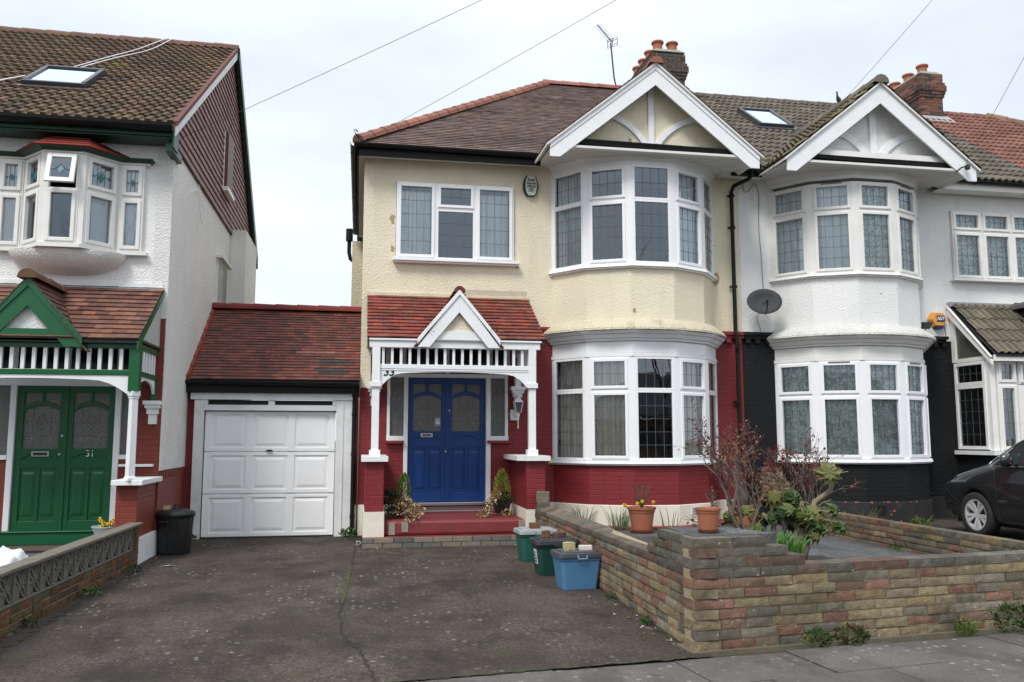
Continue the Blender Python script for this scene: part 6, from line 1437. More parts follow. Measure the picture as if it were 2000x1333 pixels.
def blades(mb, x, y, z, n, h, spread, cols, seed=0, wd=.008, lean=.35):
    rnd = random.Random(seed)
    for _ in range(n):
        t = rnd.uniform(0, 2 * pi); r = spread * math.sqrt(rnd.random()); px, py = x + r * cos(t), y + r * sin(t); hh = h * rnd.uniform(.55, 1.1); l = lean * hh * rnd.uniform(.2, 1.2); t2 = t + rnd.uniform(-.8, .8); k = rnd.uniform(.7, 1.25); mb.col = tuple(v * k for v in rnd.choice(cols)); s = Vector((-sin(t2 + 1), cos(t2 + 1), 0)) * wd
        p = [Vector((px + cos(t2) * l * f ** 1.8, py + sin(t2) * l * f ** 1.8, z + hh * (f - .12 * f * f))) for f in (0, .35, .7, 1)]; w = (1, .95, .7, .05)
        for i in range(3): mb.face([p[i] - s * w[i], p[i] + s * w[i], p[i + 1] + s * w[i + 1], p[i + 1] - s * w[i + 1]])
GR = [(.045, .10, .018), (.06, .13, .025), (.035, .075, .018)]
BGR = [(.06, .12, .05), (.05, .10, .045), (.08, .14, .05)]
def daffodil(mb, x, y, z, s=.03, d=(-.2, -1, .1)):
    d = Vector(d).normalized(); a = d.orthogonal().normalized(); b = d.cross(a); c = Vector((x, y, z)); mb.col = (.75, .52, .02)
    for k in range(6):
        t = pi / 3 * k; e = a * cos(t) + b * sin(t); g_ = a * cos(t + .5) + b * sin(t + .5); h_ = a * cos(t - .5) + b * sin(t - .5); mb.face([c, c + g_ * s * .6, c + e * s * 1.1, c + h_ * s * .6])
    mb.col = (.75, .38, .01); mb.tube([c, c + d * s * .9], [s * .28, s * .42], 7, False)
def tuft(name, label, cat, x, y, z, n, h, sp, cols=GR, seed=0, flowers=(), wd=.007, lean=.35, group=None):
    t = thing(name, label, cat, (x, y, z), group); mb = MB(); blades(mb, x, y, z, n, h, sp, cols, seed, wd, lean); mb.build('leaf_blade', m_leaf, t, fix=False)
    if flowers:
        for (fx_, fy_, fz_) in flowers: fm = MB(); daffodil(fm, fx_, fy_, fz_, .035); fm.build('flower', m_leaf, t, fix=False)
    return t
tuft('daffodil_clump', 'sparse clump of daffodil leaves left of the air vent under the bay', 'daffodils', 3.62, 13.55, .12, 26, .48, .10, BGR, 1, ((3.46, 13.5, .20),), lean=.55)
tuft('daffodil_clump', 'daffodil clump with one yellow flower behind the planted terracotta pot', 'daffodils', 4.12, 13.3, .12, 34, .44, .16, BGR, 2, ((4.20, 13.2, .52), (4.24, 13.25, .5)))
tuft('daffodil_clump', 'few upright daffodil leaves between the two terracotta pots', 'daffodils', 4.98, 13.2, .12, 12, .42, .14, BGR, 3)
tuft('daffodil_clump', 'thick green daffodil leaves at the foot of the fatsia behind the kerb', 'daffodils', 4.18, 7.95, .37, 90, .30, .20, BGR, 4, lean=.25)
tuft('grass_tuft', 'blue green grassy leaves in the planter beside the dead rose trunk', 'plant', 3.22, 6.75, .66, 120, .20, .22, [(.08, .14, .07), (.05, .12, .04), (.12, .18, .09)], 5, lean=.5)
tuft('grass_tuft', 'fresh green leaves filling the planter behind its top course', 'plant', 3.55, 6.95, .62, 130, .19, .25, [(.05, .13, .02), (.06, .16, .03)], 6, lean=.7, wd=.012)
def pot(name, label, x, y, z, r, h, saucer=True, plant=None, seed=0):
    t = thing(name, label, 'plant pot', (x, y, z)); mb = MB(); b = .035 * r / .2 if saucer else 0
    mb.lathe((x, y, z + b), [(r * .66, 0), (r * .70, h * .05), (r * .86, h * .72), (r * .92, h * .80), (r * .93, h * .88), (r, h * .90), (r * 1.02, h), (r * .93, h), (r * .86, h * .86), (r * .5, h * .84)], 28); mb.build('pot', m_terra, t, smooth=False)
    mb = MB(); mb.lathe((x, y, z + b), [(r * .86, h * .82), (r * .5, h * .88), (.01, h * .9)], 16); mb.build('compost', m_soil, t)
    if saucer: mb = MB(); mb.lathe((x, y, z), [(r * .72, 0), (r * .88, h * .13), (r * .84, h * .13), (r * .7, h * .05)], 28); mb.build('saucer', M('dull terracotta', (.25, .10, .06), .8, .2, 8), t)
    if plant:
        mb = MB(); rnd = random.Random(seed)
        for _ in range(22):
            a = rnd.uniform(0, 2 * pi); l = rnd.uniform(.4, 1) * plant; p = Vector((x, y, z + h)); q = p + Vector((cos(a) * l * .45, sin(a) * l * .3, l)); m_ = (p + q) / 2 + Vector((rnd.uniform(-.03, .03), 0, .02)); mb.tube([p, m_, q], [.005, .004, .002], 4)
        mb.build('twig', m_bark, t); lm = MB()
        for _ in range(26): a = rnd.uniform(0, 2 * pi); l = rnd.uniform(.2, .9) * plant; leafcluster(lm, (x + cos(a) * l * .4, y + sin(a) * l * .3, z + h + l), .03, 5, .03, [(.05, .08, .02), (.09, .06, .03), (.06, .05, .05)], 1, seed + _)
        lm.build('foliage', m_leaf, t, fix=False)
        for (dx, dz) in ((-.10, .10), (-.02, .13), (.16, .12)): fm = MB(); daffodil(fm, x + dx, y - .1, z + h + dz, .03); fm.build('flower', m_leaf, t, fix=False)
    return t
pot('plant_pot', 'terracotta pot with twiggy plant and tiny yellow flowers on the patio under the bay', 4.37, 12.85, .12, .225, .36, True, .40, 5)
pot('plant_pot', 'empty terracotta pot on a saucer on the corner of the block planter', 2.78, 6.53, .843, .102, .175)
pot('plant_pot', 'terracotta pot half hidden behind the rose branches by the party wall', 6.35, 13.5, .12, .24, .36, False)
def conifer(name, label, x, y, z, h, r, seed, cols):
    t = thing(name, label, 'potted shrub', (x, y, z)); rnd = random.Random(seed); mb = MB()
    for i in range(900):
        f = rnd.random() ** .8; zz = z + .20 + h * f; rr = r * (math.sin(min(1, (1 - f) * 1.5) * pi / 2) ** .7) * rnd.uniform(.5, 1.0) + .008; a = rnd.uniform(0, 2 * pi); q = Vector((x + rr * cos(a), y + rr * sin(a), zz)); d = Vector((cos(a) * .35, sin(a) * .35, 1)).normalized(); s = rnd.uniform(.03, .06); b = d.cross(Vector((rnd.uniform(-1, 1), rnd.uniform(-1, 1), 0))).normalized(); k = rnd.uniform(.6, 1.35); mb.col = tuple(v * k for v in rnd.choice(cols)); mb.face([q, q + d * s * .6 + b * s * .14, q + d * s, q + d * s * .6 - b * s * .14])
    mb.build('foliage', m_leaf, t, fix=False); st_ = MB(); st_.tube([(x, y, z + .1), (x, y, z + h * .8)], [.012, .005], 5); st_.build('stem', m_bark, t)
    p = MB(); p.lathe((x, y, z), [(.10, 0), (.11, .02), (.145, .18), (.15, .24), (.155, .25), (.145, .25), (.13, .2)], 24); p.build('pot', M('dark glazed pot', (.03, .026, .026), .3, .2, 8), t, smooth=True)
    return t
c1 = conifer('potted_conifer', 'pale green conifer in a dark pot left of the blue door', .72, 13.72, .36, .44, .11, 1, [(.14, .20, .03), (.10, .16, .03), (.18, .24, .04)])
c2 = conifer('potted_conifer', 'yellow green conifer in a dark glazed pot right of the blue door', 2.30, 13.70, .36, .50, .13, 2, [(.19, .24, .03), (.14, .20, .03), (.22, .27, .05)])
def trailing(name, label, pts, seed, cols, n=150, r=.08, size=.04):
    t = thing(name, label, 'trailing plant', pts[0]); mb = MB(); st_ = MB()
    for k, p in enumerate(pts): leafcluster(mb, p, r, n, size, cols, .8, seed + k)
    st_.tube(pts, .008, 5); mb.build('foliage', m_leaf, t, fix=False); st_.build('stem', m_bark, t)
IV = [(.42, .36, .16), (.30, .24, .10), (.22, .12, .07), (.45, .40, .22), (.16, .05, .04)]
trailing('variegated_ivy', 'brown and cream trailing ivy spilling over the step left of the door', [(.70, 13.45, .60), (.78, 13.30, .56), (.90, 13.18, .48), (.66, 13.20, .50), (.80, 13.02, .42)], 10, [(.30, .17, .10), (.36, .27, .14), (.22, .10, .07), (.42, .36, .18)], 110, .10, .045)
trailing('variegated_ivy', 'cream and yellow ivy trailing left of the conifer right of the door', [(2.16, 13.50, .68), (2.08, 13.40, .58), (2.0, 13.30, .46), (1.92, 13.20, .41), (2.32, 13.35, .40)], 20, IV, 75, .07, .042)
t = thing('dark_ivy', 'dark green ivy clump against the left porch pier', 'plant', (.52, 13.4, .4)); mb = MB(); leafcluster(mb, (.50, 13.42, .62), .12, 220, .06, [(.012, .035, .012), (.02, .05, .018)], 1.2, 31); leafcluster(mb, (.53, 13.3, .45), .08, 90, .05, [(.012, .035, .012)], 1, 32); mb.build('foliage', m_leaf, t, fix=False)
t = thing('dark_ivy', 'dark trailing greenery over the rim of the right hand conifer pot', 'plant', (2.34, 13.5, .5)); mb = MB(); leafcluster(mb, (2.32, 13.56, .62), .13, 240, .04, [(.015, .04, .015), (.03, .05, .02)], .8, 33); mb.build('foliage', m_leaf, t, fix=False)
# metal tub with yellow flowers
TB = thing('flower_tub', 'round grey metal tub of yellow daffodils beside the brick pier', 'flower tub', (-3.15, 11.85, .18)); mb = MB(); mb.lathe((-3.17, 11.85, .18), [(.13, 0), (.135, .02), (.155, .20), (.19, .27), (.195, .285), (.18, .285), (.15, .2)], 28); mb.build('tub', M('weathered zinc', (.30, .36, .36), .5, .2, 8, .2, 30), TB, smooth=True)
mb = MB(); mb.lathe((-3.17, 11.85, .40), [(.155, 0), (.08, .01), (.01, .02)], 16); mb.build('compost', m_soil, TB)
mb = MB(); blades(mb, -3.12, 11.85, .40, 60, .13, .11, GR, 7); mb.build('foliage', m_leaf, TB, fix=False)
rnd = random.Random(9)
for i in range(13): fm = MB(); daffodil(fm, -3.14 + rnd.uniform(-.12, .13), 11.80 + rnd.uniform(-.07, .07), .47 + rnd.uniform(0, .10), .026, (rnd.uniform(-.5, .5), -1, .3)); fm.build('flower', m_leaf, TB, fix=False)

# rose bushes
def grow(mb, lm, p, d, l, r, depth, rnd, leafc, leafn, droop=0, tipd=2):
    q = p + d * l * rnd.uniform(.8, 1.1); m_ = (p + q) / 2 + Vector((rnd.uniform(-1, 1), rnd.uniform(-1, 1), rnd.uniform(-.5, .5))) * l * .08; mb.tube([p, m_, q], [r, r * .85, r * .68], 5, False)
    if depth <= tipd and lm is not None:
        for _ in range(leafn): c = p.lerp(q, rnd.random()); leafcluster(lm, c, .028, 3, .028, leafc, 1, rnd.random() * 1e4)
    if depth == 0: return
    for k in range(rnd.choice((2, 2, 3)) if depth > 1 else 2):
        nd = (d + Vector((rnd.uniform(-1, 1), rnd.uniform(-1, 1), rnd.uniform(-.35, .7))) * .75).normalized(); grow(mb, lm, q, nd, l * rnd.uniform(.62, .85), r * .62, depth - 1, rnd, leafc, leafn, droop, tipd)
REDL = [(.13, .02, .02), (.09, .018, .02), (.17, .035, .025)]; BRL = [(.16, .06, .03), (.12, .035, .02), (.20, .08, .035)]
def rose(name, label, x, y, z, stems, seed, leafc, leafn=2):
    t = thing(name, label, 'rose bush', (x, y, z)); rnd = random.Random(seed); mb = MB(); lm = MB()
    for (dx, dy, dz, l, r, dep) in stems: grow(mb, lm, Vector((x, y, z)), Vector((dx, dy, dz)).normalized(), l, r, dep, rnd, leafc, leafn)
    mb.build('branch', m_bark, t, smooth=True, fix=False); lm.build('foliage', m_leaf, t, fix=False); return t
rose('rose_bush', 'bare gnarled rose bush with brown leaf buds, leaning over the empty terracotta pot', 3.34, 6.95, .62, [(-.50, .1, 1, .36, .028, 5), (-.2, .2, 1, .36, .024, 5), (-.85, 0, .6, .24, .018, 4), (.25, .3, 1, .26, .012, 4)], 12, BRL, 1)
rose('rose_bush', 'tall rose bush with dark red buds in front of the downpipe', 3.85, 7.6, .5, [(-.2, .2, 1, .42, .016, 5), (.25, 0, 1, .40, .014, 4), (-.5, .1, .9, .38, .013, 4)], 23, REDL, 1)
rose('rose_bush', 'rose bush with dark red buds in front of the lace curtained bay', 4.25, 7.85, .38, [(.0, 0, 1, .44, .013, 4), (.5, .1, 1, .42, .012, 4), (.25, .1, 1, .46, .012, 4)], 37, REDL, 1)
rose('rose_bush', 'tangled rose bush with rusty red leaves over the black brick pier', 4.15, 7.5, .42, [(-.15, .1, 1, .40, .014, 5), (.05, -.1, 1, .36, .014, 4), (.3, .1, 1, .38, .012, 4)], 44, REDL, 1)
t = thing('tree_stump', 'mossy thick trunk standing in the terracotta pot by the party wall', 'stump', (6.40, 13.55, .4)); mb = MB(); mb.tube([(6.40, 13.55, .40), (6.38, 13.55, .65), (6.32, 13.56, .95), (6.34, 13.58, 1.2), (6.30, 13.6, 1.5)], [.12, .11, .08, .05, .02], 9); mb.build('trunk', m_bark, t, smooth=True); lm = MB()
for k in range(60): zz = .5 + k * .017; leafcluster(lm, (6.35 + random.uniform(-.12, .12), 13.5, zz), .06, 4, .035, [(.10, .045, .03), (.06, .05, .03), (.13, .03, .025)], 1, k)
lm.build('foliage', m_leaf, t, fix=False)
# fatsia
FT = thing('fatsia_shrub', 'fatsia shrub with big lobed yellow green leaves and thick bare trunks in the planter', 'shrub', (3.78, 7.15, .5)); rnd = random.Random(77)
mb = MB(); B0 = Vector((3.72, 7.15, .50))
tr_ = [([B0, B0 + Vector((-.06, 0, .18)), B0 + Vector((-.05, .02, .32)), B0 + Vector((-.16, 0, .42))], .034), ([B0 + Vector((.12, 0, 0)), B0 + Vector((.15, 0, .16)), B0 + Vector((.30, .02, .30)), B0 + Vector((.36, .02, .52)), B0 + Vector((.52, .02, .62)), B0 + Vector((.55, .0, .78))], .034),
       ([B0 + Vector((.2, .05, -.05)), B0 + Vector((.27, .03, .12)), B0 + Vector((.18, 0, .28)), B0 + Vector((.08, 0, .40)), B0 + Vector((.10, 0, .55))], .038), ([B0 + Vector((.05, -.02, .2)), B0 + Vector((.0, -.05, .36)), B0 + Vector((.02, -.05, .46))], .02), ([B0 + Vector((.28, 0, .28)), B0 + Vector((.42, -.02, .26)), B0 + Vector((.50, -.02, .30))], .014)]
for p, r in tr_: mb.tube(p, [r * (1 - .45 * i / (len(p) - 1)) for i in range(len(p))], 8)
mb.build('trunk', M('fatsia bark', (.20, .16, .11), .85, .3, 20, .6, 50), FT, smooth=True)
lm = MB(); pm_ = MB()
def palm(mb, c, nrm, r, col, droop=.25):
    nrm = nrm.normalized(); a = nrm.cross(Vector((0, 0, 1)));  a = a.normalized() if a.length > .1 else Vector((1, 0, 0)); b = nrm.cross(a); b = b if b.z < 0 else -b; n = 8
    mb.col = col
    for k in range(n):
        t = pi * .12 + (2 * pi - pi * .24) * k / (n - 1) - pi / 2 + pi ; e = a * cos(t) - b * -sin(t); s = nrm.cross(e).normalized(); L_ = r * (1.0 if 1 < k < n - 2 else .72); w = r * .23
        p0, p1, p2 = c, c + e * L_ * .55 - nrm * droop * r * .15, c + e * L_ - nrm * droop * r * .8
        k_ = rnd.uniform(.85, 1.2); mb.col = mul(col, k_); mb.face([p0, p1 + s * w, p2]); mb.face([p0, p2, p1 - s * w]); mb.face([p0, c + e * L_ * .36 + s * w * 1.25, p1 + s * w]); mb.face([p0, p1 - s * w, c + e * L_ * .36 - s * w * 1.25])
FC = [(.10, .125, .035), (.14, .155, .05), (.05, .085, .022), (.14, .14, .05), (.03, .06, .016), (.022, .048, .013)]
heads = [(B0 + Vector((-.16, 0, .38)), 7, .11), (B0 + Vector((.10, 0, .50)), 8, .14), (B0 + Vector((.55, 0, .74)), 6, .15), (B0 + Vector((.02, -.05, .42)), 6, .12), (B0 + Vector((.36, .02, .46)), 7, .14), (B0 + Vector((.50, -.02, .30)), 3, .09), (B0 + Vector((-.32, 0, .28)), 8, .10), (B0 + Vector((.30, .0, .20)), 5, .10), (B0 + Vector((-.30, .05, .10)), 6, .11), (B0 + Vector((-.12, -.05, .22)), 6, .12), (B0 + Vector((.42, -.02, .36)), 6, .12), (B0 + Vector((.22, 0, .36)), 6, .12)]
for c, n, r in heads:
    for i in range(n):
        a = 2 * pi * i / n + rnd.random(); l = rnd.uniform(.08, .19); d = Vector((cos(a), sin(a), rnd.uniform(-.45, .75))); q = c + d * l; pm_.tube([c, (c + q) / 2 + Vector((0, 0, .015)), q], .003, 4, False)
        if rnd.random() < .28: continue
        palm(lm, q, Vector((cos(a) * .5, sin(a) * .5 - .55, rnd.uniform(.2, 1.0))), r * rnd.uniform(.65, 1.0), rnd.choice(FC), rnd.uniform(.5, 1.3))
lm.build('foliage', m_leaf, FT, fix=False); pm_.build('leaf_stalk', M('leaf stalk', (.26, .26, .08), .6, .1), FT, fix=False)
# weeds and tufts
def weed(label, x, y, z, n, r, size, seed, cols=GR, blade=0, cat='weed'):
    t = thing('weed', label, cat, (x, y, z)); mb = MB(); leafcluster(mb, (x, y, z + r * .5), r, n, size, cols, .55, seed, .8)
    if blade: blades(mb, x, y, z, blade, r * 1.8, r * .8, cols, seed, .004, .7)
    mb.build('foliage', m_leaf, t, fix=False)
DG = [(.03, .07, .015), (.045, .09, .02), (.025, .05, .015)]
weed('leafy green weed at the foot of the front wall, nearest the planter corner', 3.52, 6.22, 0, 150, .10, .035, 1, DG); weed('larger weed with pink stems at the foot of the front wall', 3.82, 6.25, 0, 260, .12, .04, 2, [(.04, .08, .02), (.06, .10, .03), (.12, .05, .04)])
weed('tuft of grass at the foot of the front wall near the right edge', 4.92, 6.38, 0, 60, .09, .03, 3, [(.09, .14, .03)], 70); weed('bushy green weed against the wall at the right edge of the photo', 5.42, 6.42, .0, 420, .19, .04, 4, DG)
weed('bright green weed half way along the foot of the left screen wall', -2.62, 9.35, 0, 90, .09, .035, 5); weed('low weed by the far end of the left screen wall', -2.6, 10.9, 0, 70, .08, .03, 6, DG)
weed('weed at the foot of the garage downpipe', -.14, 14.1, 0, 150, .12, .05, 7); weed('small weed at the left foot of the garage door', -2.55, 14.15, 0, 60, .07, .035, 8)
weed('small weed at the foot of the block wall beside the drive, nearer the street', 2.47, 7.15, 0, 60, .055, .03, 9); weed('small weed at the foot of the block wall beside the blue box', 2.5, 8.3, 0, 60, .06, .03, 10, DG)
weed('white flowered weed at the corner of the porch step', .03, 12.85, 0, 60, .07, .03, 11, [(.04, .08, .02), (.5, .5, .48)]); weed('moss cushion on the patio behind the front wall', 5.2, 8.7, .12, 80, .07, .025, 12, [(.07, .12, .02)])
weed('green weeds on the forecourt beside the car bumper', 9.0, 12.6, .11, 200, .16, .04, 13, [(.07, .13, .02), (.10, .12, .03)], 30); weed('grassy weeds at the foot of the black bay', 8.2, 12.9, .11, 160, .20, .035, 14, [(.08, .13, .02), (.12, .12, .04)], 40)
weed('little weed on the patio against the boundary wall', 6.92, 10.2, .12, 60, .08, .03, 15); weed('low weed under the left screen wall near the street', -2.72, 8.0, 0, 60, .07, .03, 16, DG)
weed('mossy weed under the boundary wall towards the houses', 6.9, 12.2, .12, 50, .07, .03, 17); weed('moss patch in the left valley of the red porch roof', 1.04, 12.90, 3.17, 60, .07, .025, 18, [(.04, .055, .015)], cat='moss'); weed('moss patch in the right valley of the red porch roof', 2.02, 12.90, 3.20, 90, .08, .025, 19, [(.05, .065, .015)], cat='moss')
gl = MB(); rnd = random.Random(4)
for _ in range(170):
    a = rnd.random(); x, y = rnd.choice(((-2.62 + rnd.random() ** 2 * .5, rnd.uniform(6.5, 12.2)), (rnd.uniform(.1, 2.5), 12.68 - rnd.random() ** 2 * .3), (2.5 - rnd.random() ** 2 * .25, rnd.uniform(6.4, 8.6)), (rnd.uniform(-2.3, 2.3), rnd.uniform(6.2, 13.5)))); s = rnd.uniform(.006, .02); t_ = rnd.uniform(0, pi); gl.col = rnd.choice(((.10, .055, .03), (.16, .12, .07), (.07, .05, .03), (.38, .36, .32))); gl.face([(x + s * cos(t_ + k * pi / 2) * (1 if k % 2 else .55), y + s * sin(t_ + k * pi / 2), .006 + (.006 if k == 0 else 0)) for k in range(4)])
gl.build('leaf_litter', m_leaf, kind='stuff', fix=False)
for (x, y, s, l) in ((-2.32, 11.35, .10, 'scrap of white paper on the drive beyond the dustbin shadow'), (-2.58, 12.28, .07, 'scrap of white paper at the foot of the dustbin')):
    mb = MB(); mb.face([(x - s, y, .006), (x + s * .4, y - s * .35, .02), (x + s, y + s * .1, .008), (x + s * .1, y + s * .4, .012)]); tag(mb.build('paper_scrap', m_wtext, fix=False), l, 'litter')
# white plastic sack behind the left wall
bm = bmesh.new(); bmesh.ops.create_uvsphere(bm, u_segments=28, v_segments=18, radius=1)
for v in bm.verts: n_ = noise.noise(v.co * 2.2) * .35 + noise.noise(v.co * 5) * .12; v.co *= (1 + n_); v.co = Vector((v.co.x * .17 - 3.15, v.co.y * .24 + 8.6, max(v.co.z * .22 + .36, .06)))
me = D.meshes.new('sack'); bm.to_mesh(me); bm.free(); me.shade_smooth(); me.materials.append(M('white sack plastic', (.78, .80, .82), .35, .05)); o = D.objects.new('plastic_sack', me); COL.objects.link(o); tag(o, 'crumpled white plastic sack behind the screen wall by the green doors', 'sack')
# pigeon
bm = bmesh.new(); bmesh.ops.create_uvsphere(bm, u_segments=16, v_segments=12, radius=1)
for v in bm.verts:
    t = v.co.x; w_ = 1 - .35 * max(0, t); v.co = Vector((t * .13, v.co.y * .065 * w_, v.co.z * .07 * w_ + t * -.03))
me = D.meshes.new('p'); bm.to_mesh(me); bm.free(); pg = MB(); base = [tuple(v.co) for v in me.vertices]; fs = [tuple(p.vertices) for p in me.polygons]
pg.add(base, fs); D.meshes.remove(me)
pg.tube([(-.08, 0, .02), (-.105, 0, .07), (-.11, 0, .115), (-.115, 0, .14), (-.135, 0, .145), (-.155, 0, .135)], [.05, .036, .026, .028, .02, .004], 10); pg.tube([(.08, 0, -.01), (.17, 0, -.055), (.24, 0, -.085)], [.045, .035, .025], 8); pg.tube([(-.02, .02, -.05), (-.02, .02, -.115)], .007, 5); pg.tube([(-.02, -.02, -.05), (-.02, -.02, -.115)], .007, 5)
PG = Vector((8.70, 13.5, 0)); 
kx, zz = 9.10 - .20, 0
px_, py_ = 9.0, 15.0
pg.v = [(9.02 + a * .75, 14.35 + b + a * .6, 8.06 + c) for a, b, c in pg.v]; tag(pg.build('pigeon', M('slate feathers', (.07, .065, .085), .6, .3, 20), smooth=True), 'dark grey pigeon perched on the roof of the right front gable', 'bird')
# aerial
AR = thing('tv_aerial', 'thin television aerial on a cranked pole above the ridge', 'aerial', (5.8, 18.4, 9.8)); mb = MB(); mb.tube([(5.92, 18.4, 9.78), (5.80, 18.4, 9.86), (5.76, 18.4, 10.05), (5.69, 18.4, 10.9)], .018, 6); mb.build('mast', m_dark, AR)
a0, a1 = Vector((5.72, 18.35, 10.88)), Vector((5.22, 17.9, 11.06)); mb = MB(); mb.tube([a0, a1], .012, 5); dd = (a1 - a0).normalized(); s = Vector((-dd.y, dd.x, 0)) ; wz = Vector((.0, 0, 1)); el = (s * .5 + wz * .0).normalized()
for k in range(12): c = a0.lerp(a1, .12 + k * .075); mb.tube([c - el * .10, c + el * .10], .004, 4)
for z in (-.10, -.05, .05, .10): c = a0 + Vector((0, 0, z)); mb.tube([c - el * .14, c + el * .14], .006, 4)
for q in (-.135, 0, .135): mb.tube([a0 + el * q + Vector((0, 0, -.10)), a0 + el * q + Vector((0, 0, .10))], .006, 4)
mb.build('antenna_array', m_dark, AR)
# telephone wires to a pole standing out of view
PT = Vector((8.45, 6.0, 9.58)) * 1; PT = Vector((0, 0, 1.6)) + (PT - Vector((0, 0, 1.6))) * 1.0
def wire(label, p, sag=.25, r=.004):
    p = Vector(p); mb = MB(); mb.tube([p.lerp(PT, k / 24) - Vector((0, 0, sag * 4 * (k / 24) * (1 - k / 24))) for k in range(25)], r, 4, False); tag(mb.build('telephone_wire', m_dark, smooth=True, fix=False), label, 'wire', 'wires to the telegraph pole')
wire('telephone wire rising from the eave corner of the green house', (-2.60, 12.55, 5.95), .12); wire('telephone wire rising from the left corner of the cream house roof', (-.10, 13.95, 6.50), .12)
wire('telephone wire rising from the gutter between the two front gables', (7.30, 13.4, 6.36), .10); wire('telephone wire rising from the bracket on the white gable board', (10.55, 12.96, 6.44), .08)
TP = thing('telegraph_pole', 'wooden telegraph pole on the pavement out of view to the right', 'pole', (8.45, 6.0, 0)); mb = MB(); mb.tube([(8.45, 6.0, -.1), (8.45, 6.0, 9.8)], [.14, .09], 12); mb.build('pole', m_bark, TP)
BKT = thing('wire_bracket', 'black wire bracket and insulator at the lower right of the white gable board', 'bracket', (10.5, 12.97, 6.35)); mb = MB(); mb.tube([(10.38, 12.99, 6.30), (10.44, 12.92, 6.36), (10.55, 12.90, 6.40)], .014); mb.lathe((10.56, 12.92, 6.38), [(.03, -.05), (.045, -.04), (.045, .02), (.02, .05)], 10); mb.build('insulator', m_dark, BKT)

# ================================================================== the parked car
CX, CY, CZ = 10.04, 12.42, .11                     # centre line, nose, ground
CR = thing('parked_car', 'dark grey people carrier parked nose to the house on the right forecourt', 'car', (CX, 10.1, CZ))
m_car = M('dark grey car paint', (.012, .014, .017), .22, .05, 2, coat=1, spec=.6); m_tyre = M('tyre rubber', (.022, .022, .023), .8, .2, 10); m_alloy = M('alloy wheel', (.62, .63, .64), .35, .05, metal=.35)
m_cglass = M('car glass with light through', (.03, .045, .046), .06, .3, 2, spec=1); m_lamp = glassmat('lamp glass', .3, (.7, .75, .8)); m_chr = M('chrome trim', (.7, .71, .73), .15, 0, metal=1)  # solid body behind, so light through the windows is put into their teal
ST = [  # distance from nose, half width, z bottom, z beltline/shoulder, z top, half width top
    (0.00, .56, .42, .62, .64, .50), (.05, .72, .28, .68, .72, .62), (.16, .84, .22, .76, .83, .68), (.35, .89, .20, .84, .93, .70), (.60, .905, .20, .92, 1.00, .72), (.90, .91, .20, .985, 1.07, .73), (1.15, .91, .20, 1.03, 1.14, .74),
    (1.40, .915, .20, 1.06, 1.30, .70), (1.75, .92, .20, 1.08, 1.50, .66), (2.10, .92, .20, 1.09, 1.62, .64), (2.70, .92, .20, 1.10, 1.68, .63), (3.50, .92, .20, 1.12, 1.67, .62), (4.20, .91, .22, 1.13, 1.60, .60), (4.65, .86, .28, 1.10, 1.35, .62), (4.82, .78, .35, .95, 1.0, .66)]
def sect(s):
    d, hw, zb, zs, zt, tw = s; y = CY - d; pt = [(.0, zb), (hw * .86, zb), (hw * .97, zb + .10), (hw, zb + (zs - zb) * .45), (hw * .985, zb + (zs - zb) * .8), (hw * .955, zs), ((hw * .95 + tw) / 2 if zt - zs > .25 else hw * .86, (zs + zt) / 2 if zt - zs > .25 else zs + (zt - zs) * .5), (tw, zt - .03), (tw * .75, zt), (0, zt + .015)]
    return [(-a, y, CZ + b) for a, b in pt] + [(a, y, CZ + b) for a, b in pt[-2:0:-1]]
mb = MB(); rows = [sect(s) for s in ST]; nn = len(rows[0])
mb.add([(CX + p[0], p[1], p[2]) for r_ in rows for p in r_], [(i * nn + k, i * nn + (k + 1) % nn, (i + 1) * nn + (k + 1) % nn, (i + 1) * nn + k) for i in range(len(rows) - 1) for k in range(nn)] + [tuple(range(nn)), tuple(range((len(rows) - 1) * nn, len(rows) * nn))[::-1]])
body = mb.build('car_body', m_car, None, smooth=True)
cut = MB(); wy = (CY - .93, CY - 3.80)
for y in wy:
    for s in (-1, 1): cut.prism([(CX + s * .62, y + .395 * cos(2 * pi * k / 32), CZ + .335 + .395 * sin(2 * pi * k / 32)) for k in range(32)], [(CX + s * 1.1, y + .395 * cos(2 * pi * k / 32), CZ + .335 + .395 * sin(2 * pi * k / 32)) for k in range(32)])
co_ = cut.build('cutter', m_dark); ss = body.modifiers.new('s', 'SUBSURF'); ss.levels = ss.render_levels = 2; bo_ = body.modifiers.new('b', 'BOOLEAN'); bo_.operation = 'DIFFERENCE'; bo_.object = co_; bo_.solver = 'EXACT'
bpy.context.view_layer.update(); me = D.meshes.new_from_object(body.evaluated_get(bpy.context.evaluated_depsgraph_get())); body.modifiers.clear(); body.data = me
me.materials.clear(); me.materials.append(m_car); D.objects.remove(co_); attach(body, CR)
for p in me.polygons: p.use_smooth = True
XS = CX - .915
def sidequad(mb, pts, off=.004):                   # polygon laid on the left flank; pts are (distance from nose, z, x offset inwards)
    mb.prism([(XS + q[2] - off, CY - q[0], CZ + q[1]) for q in pts], [(XS + q[2] + .02, CY - q[0], CZ + q[1]) for q in pts])
g1 = MB(); top = lambda z: .03 + (z - 1.08) * .42
sidequad(g1, [(1.42, 1.10, top(1.10) + .0), (1.82, 1.10, top(1.10)), (1.82, 1.40, top(1.40)), (1.74, 1.36, top(1.36))], .012); sidequad(g1, [(1.92, 1.10, top(1.10)), (2.75, 1.11, top(1.11)), (2.70, 1.55, top(1.55)), (2.12, 1.52, top(1.52)), (1.94, 1.44, top(1.44))], .012); sidequad(g1, [(2.85, 1.11, top(1.11)), (3.75, 1.13, top(1.13)), (3.65, 1.54, top(1.54)), (2.82, 1.55, top(1.55))], .012)
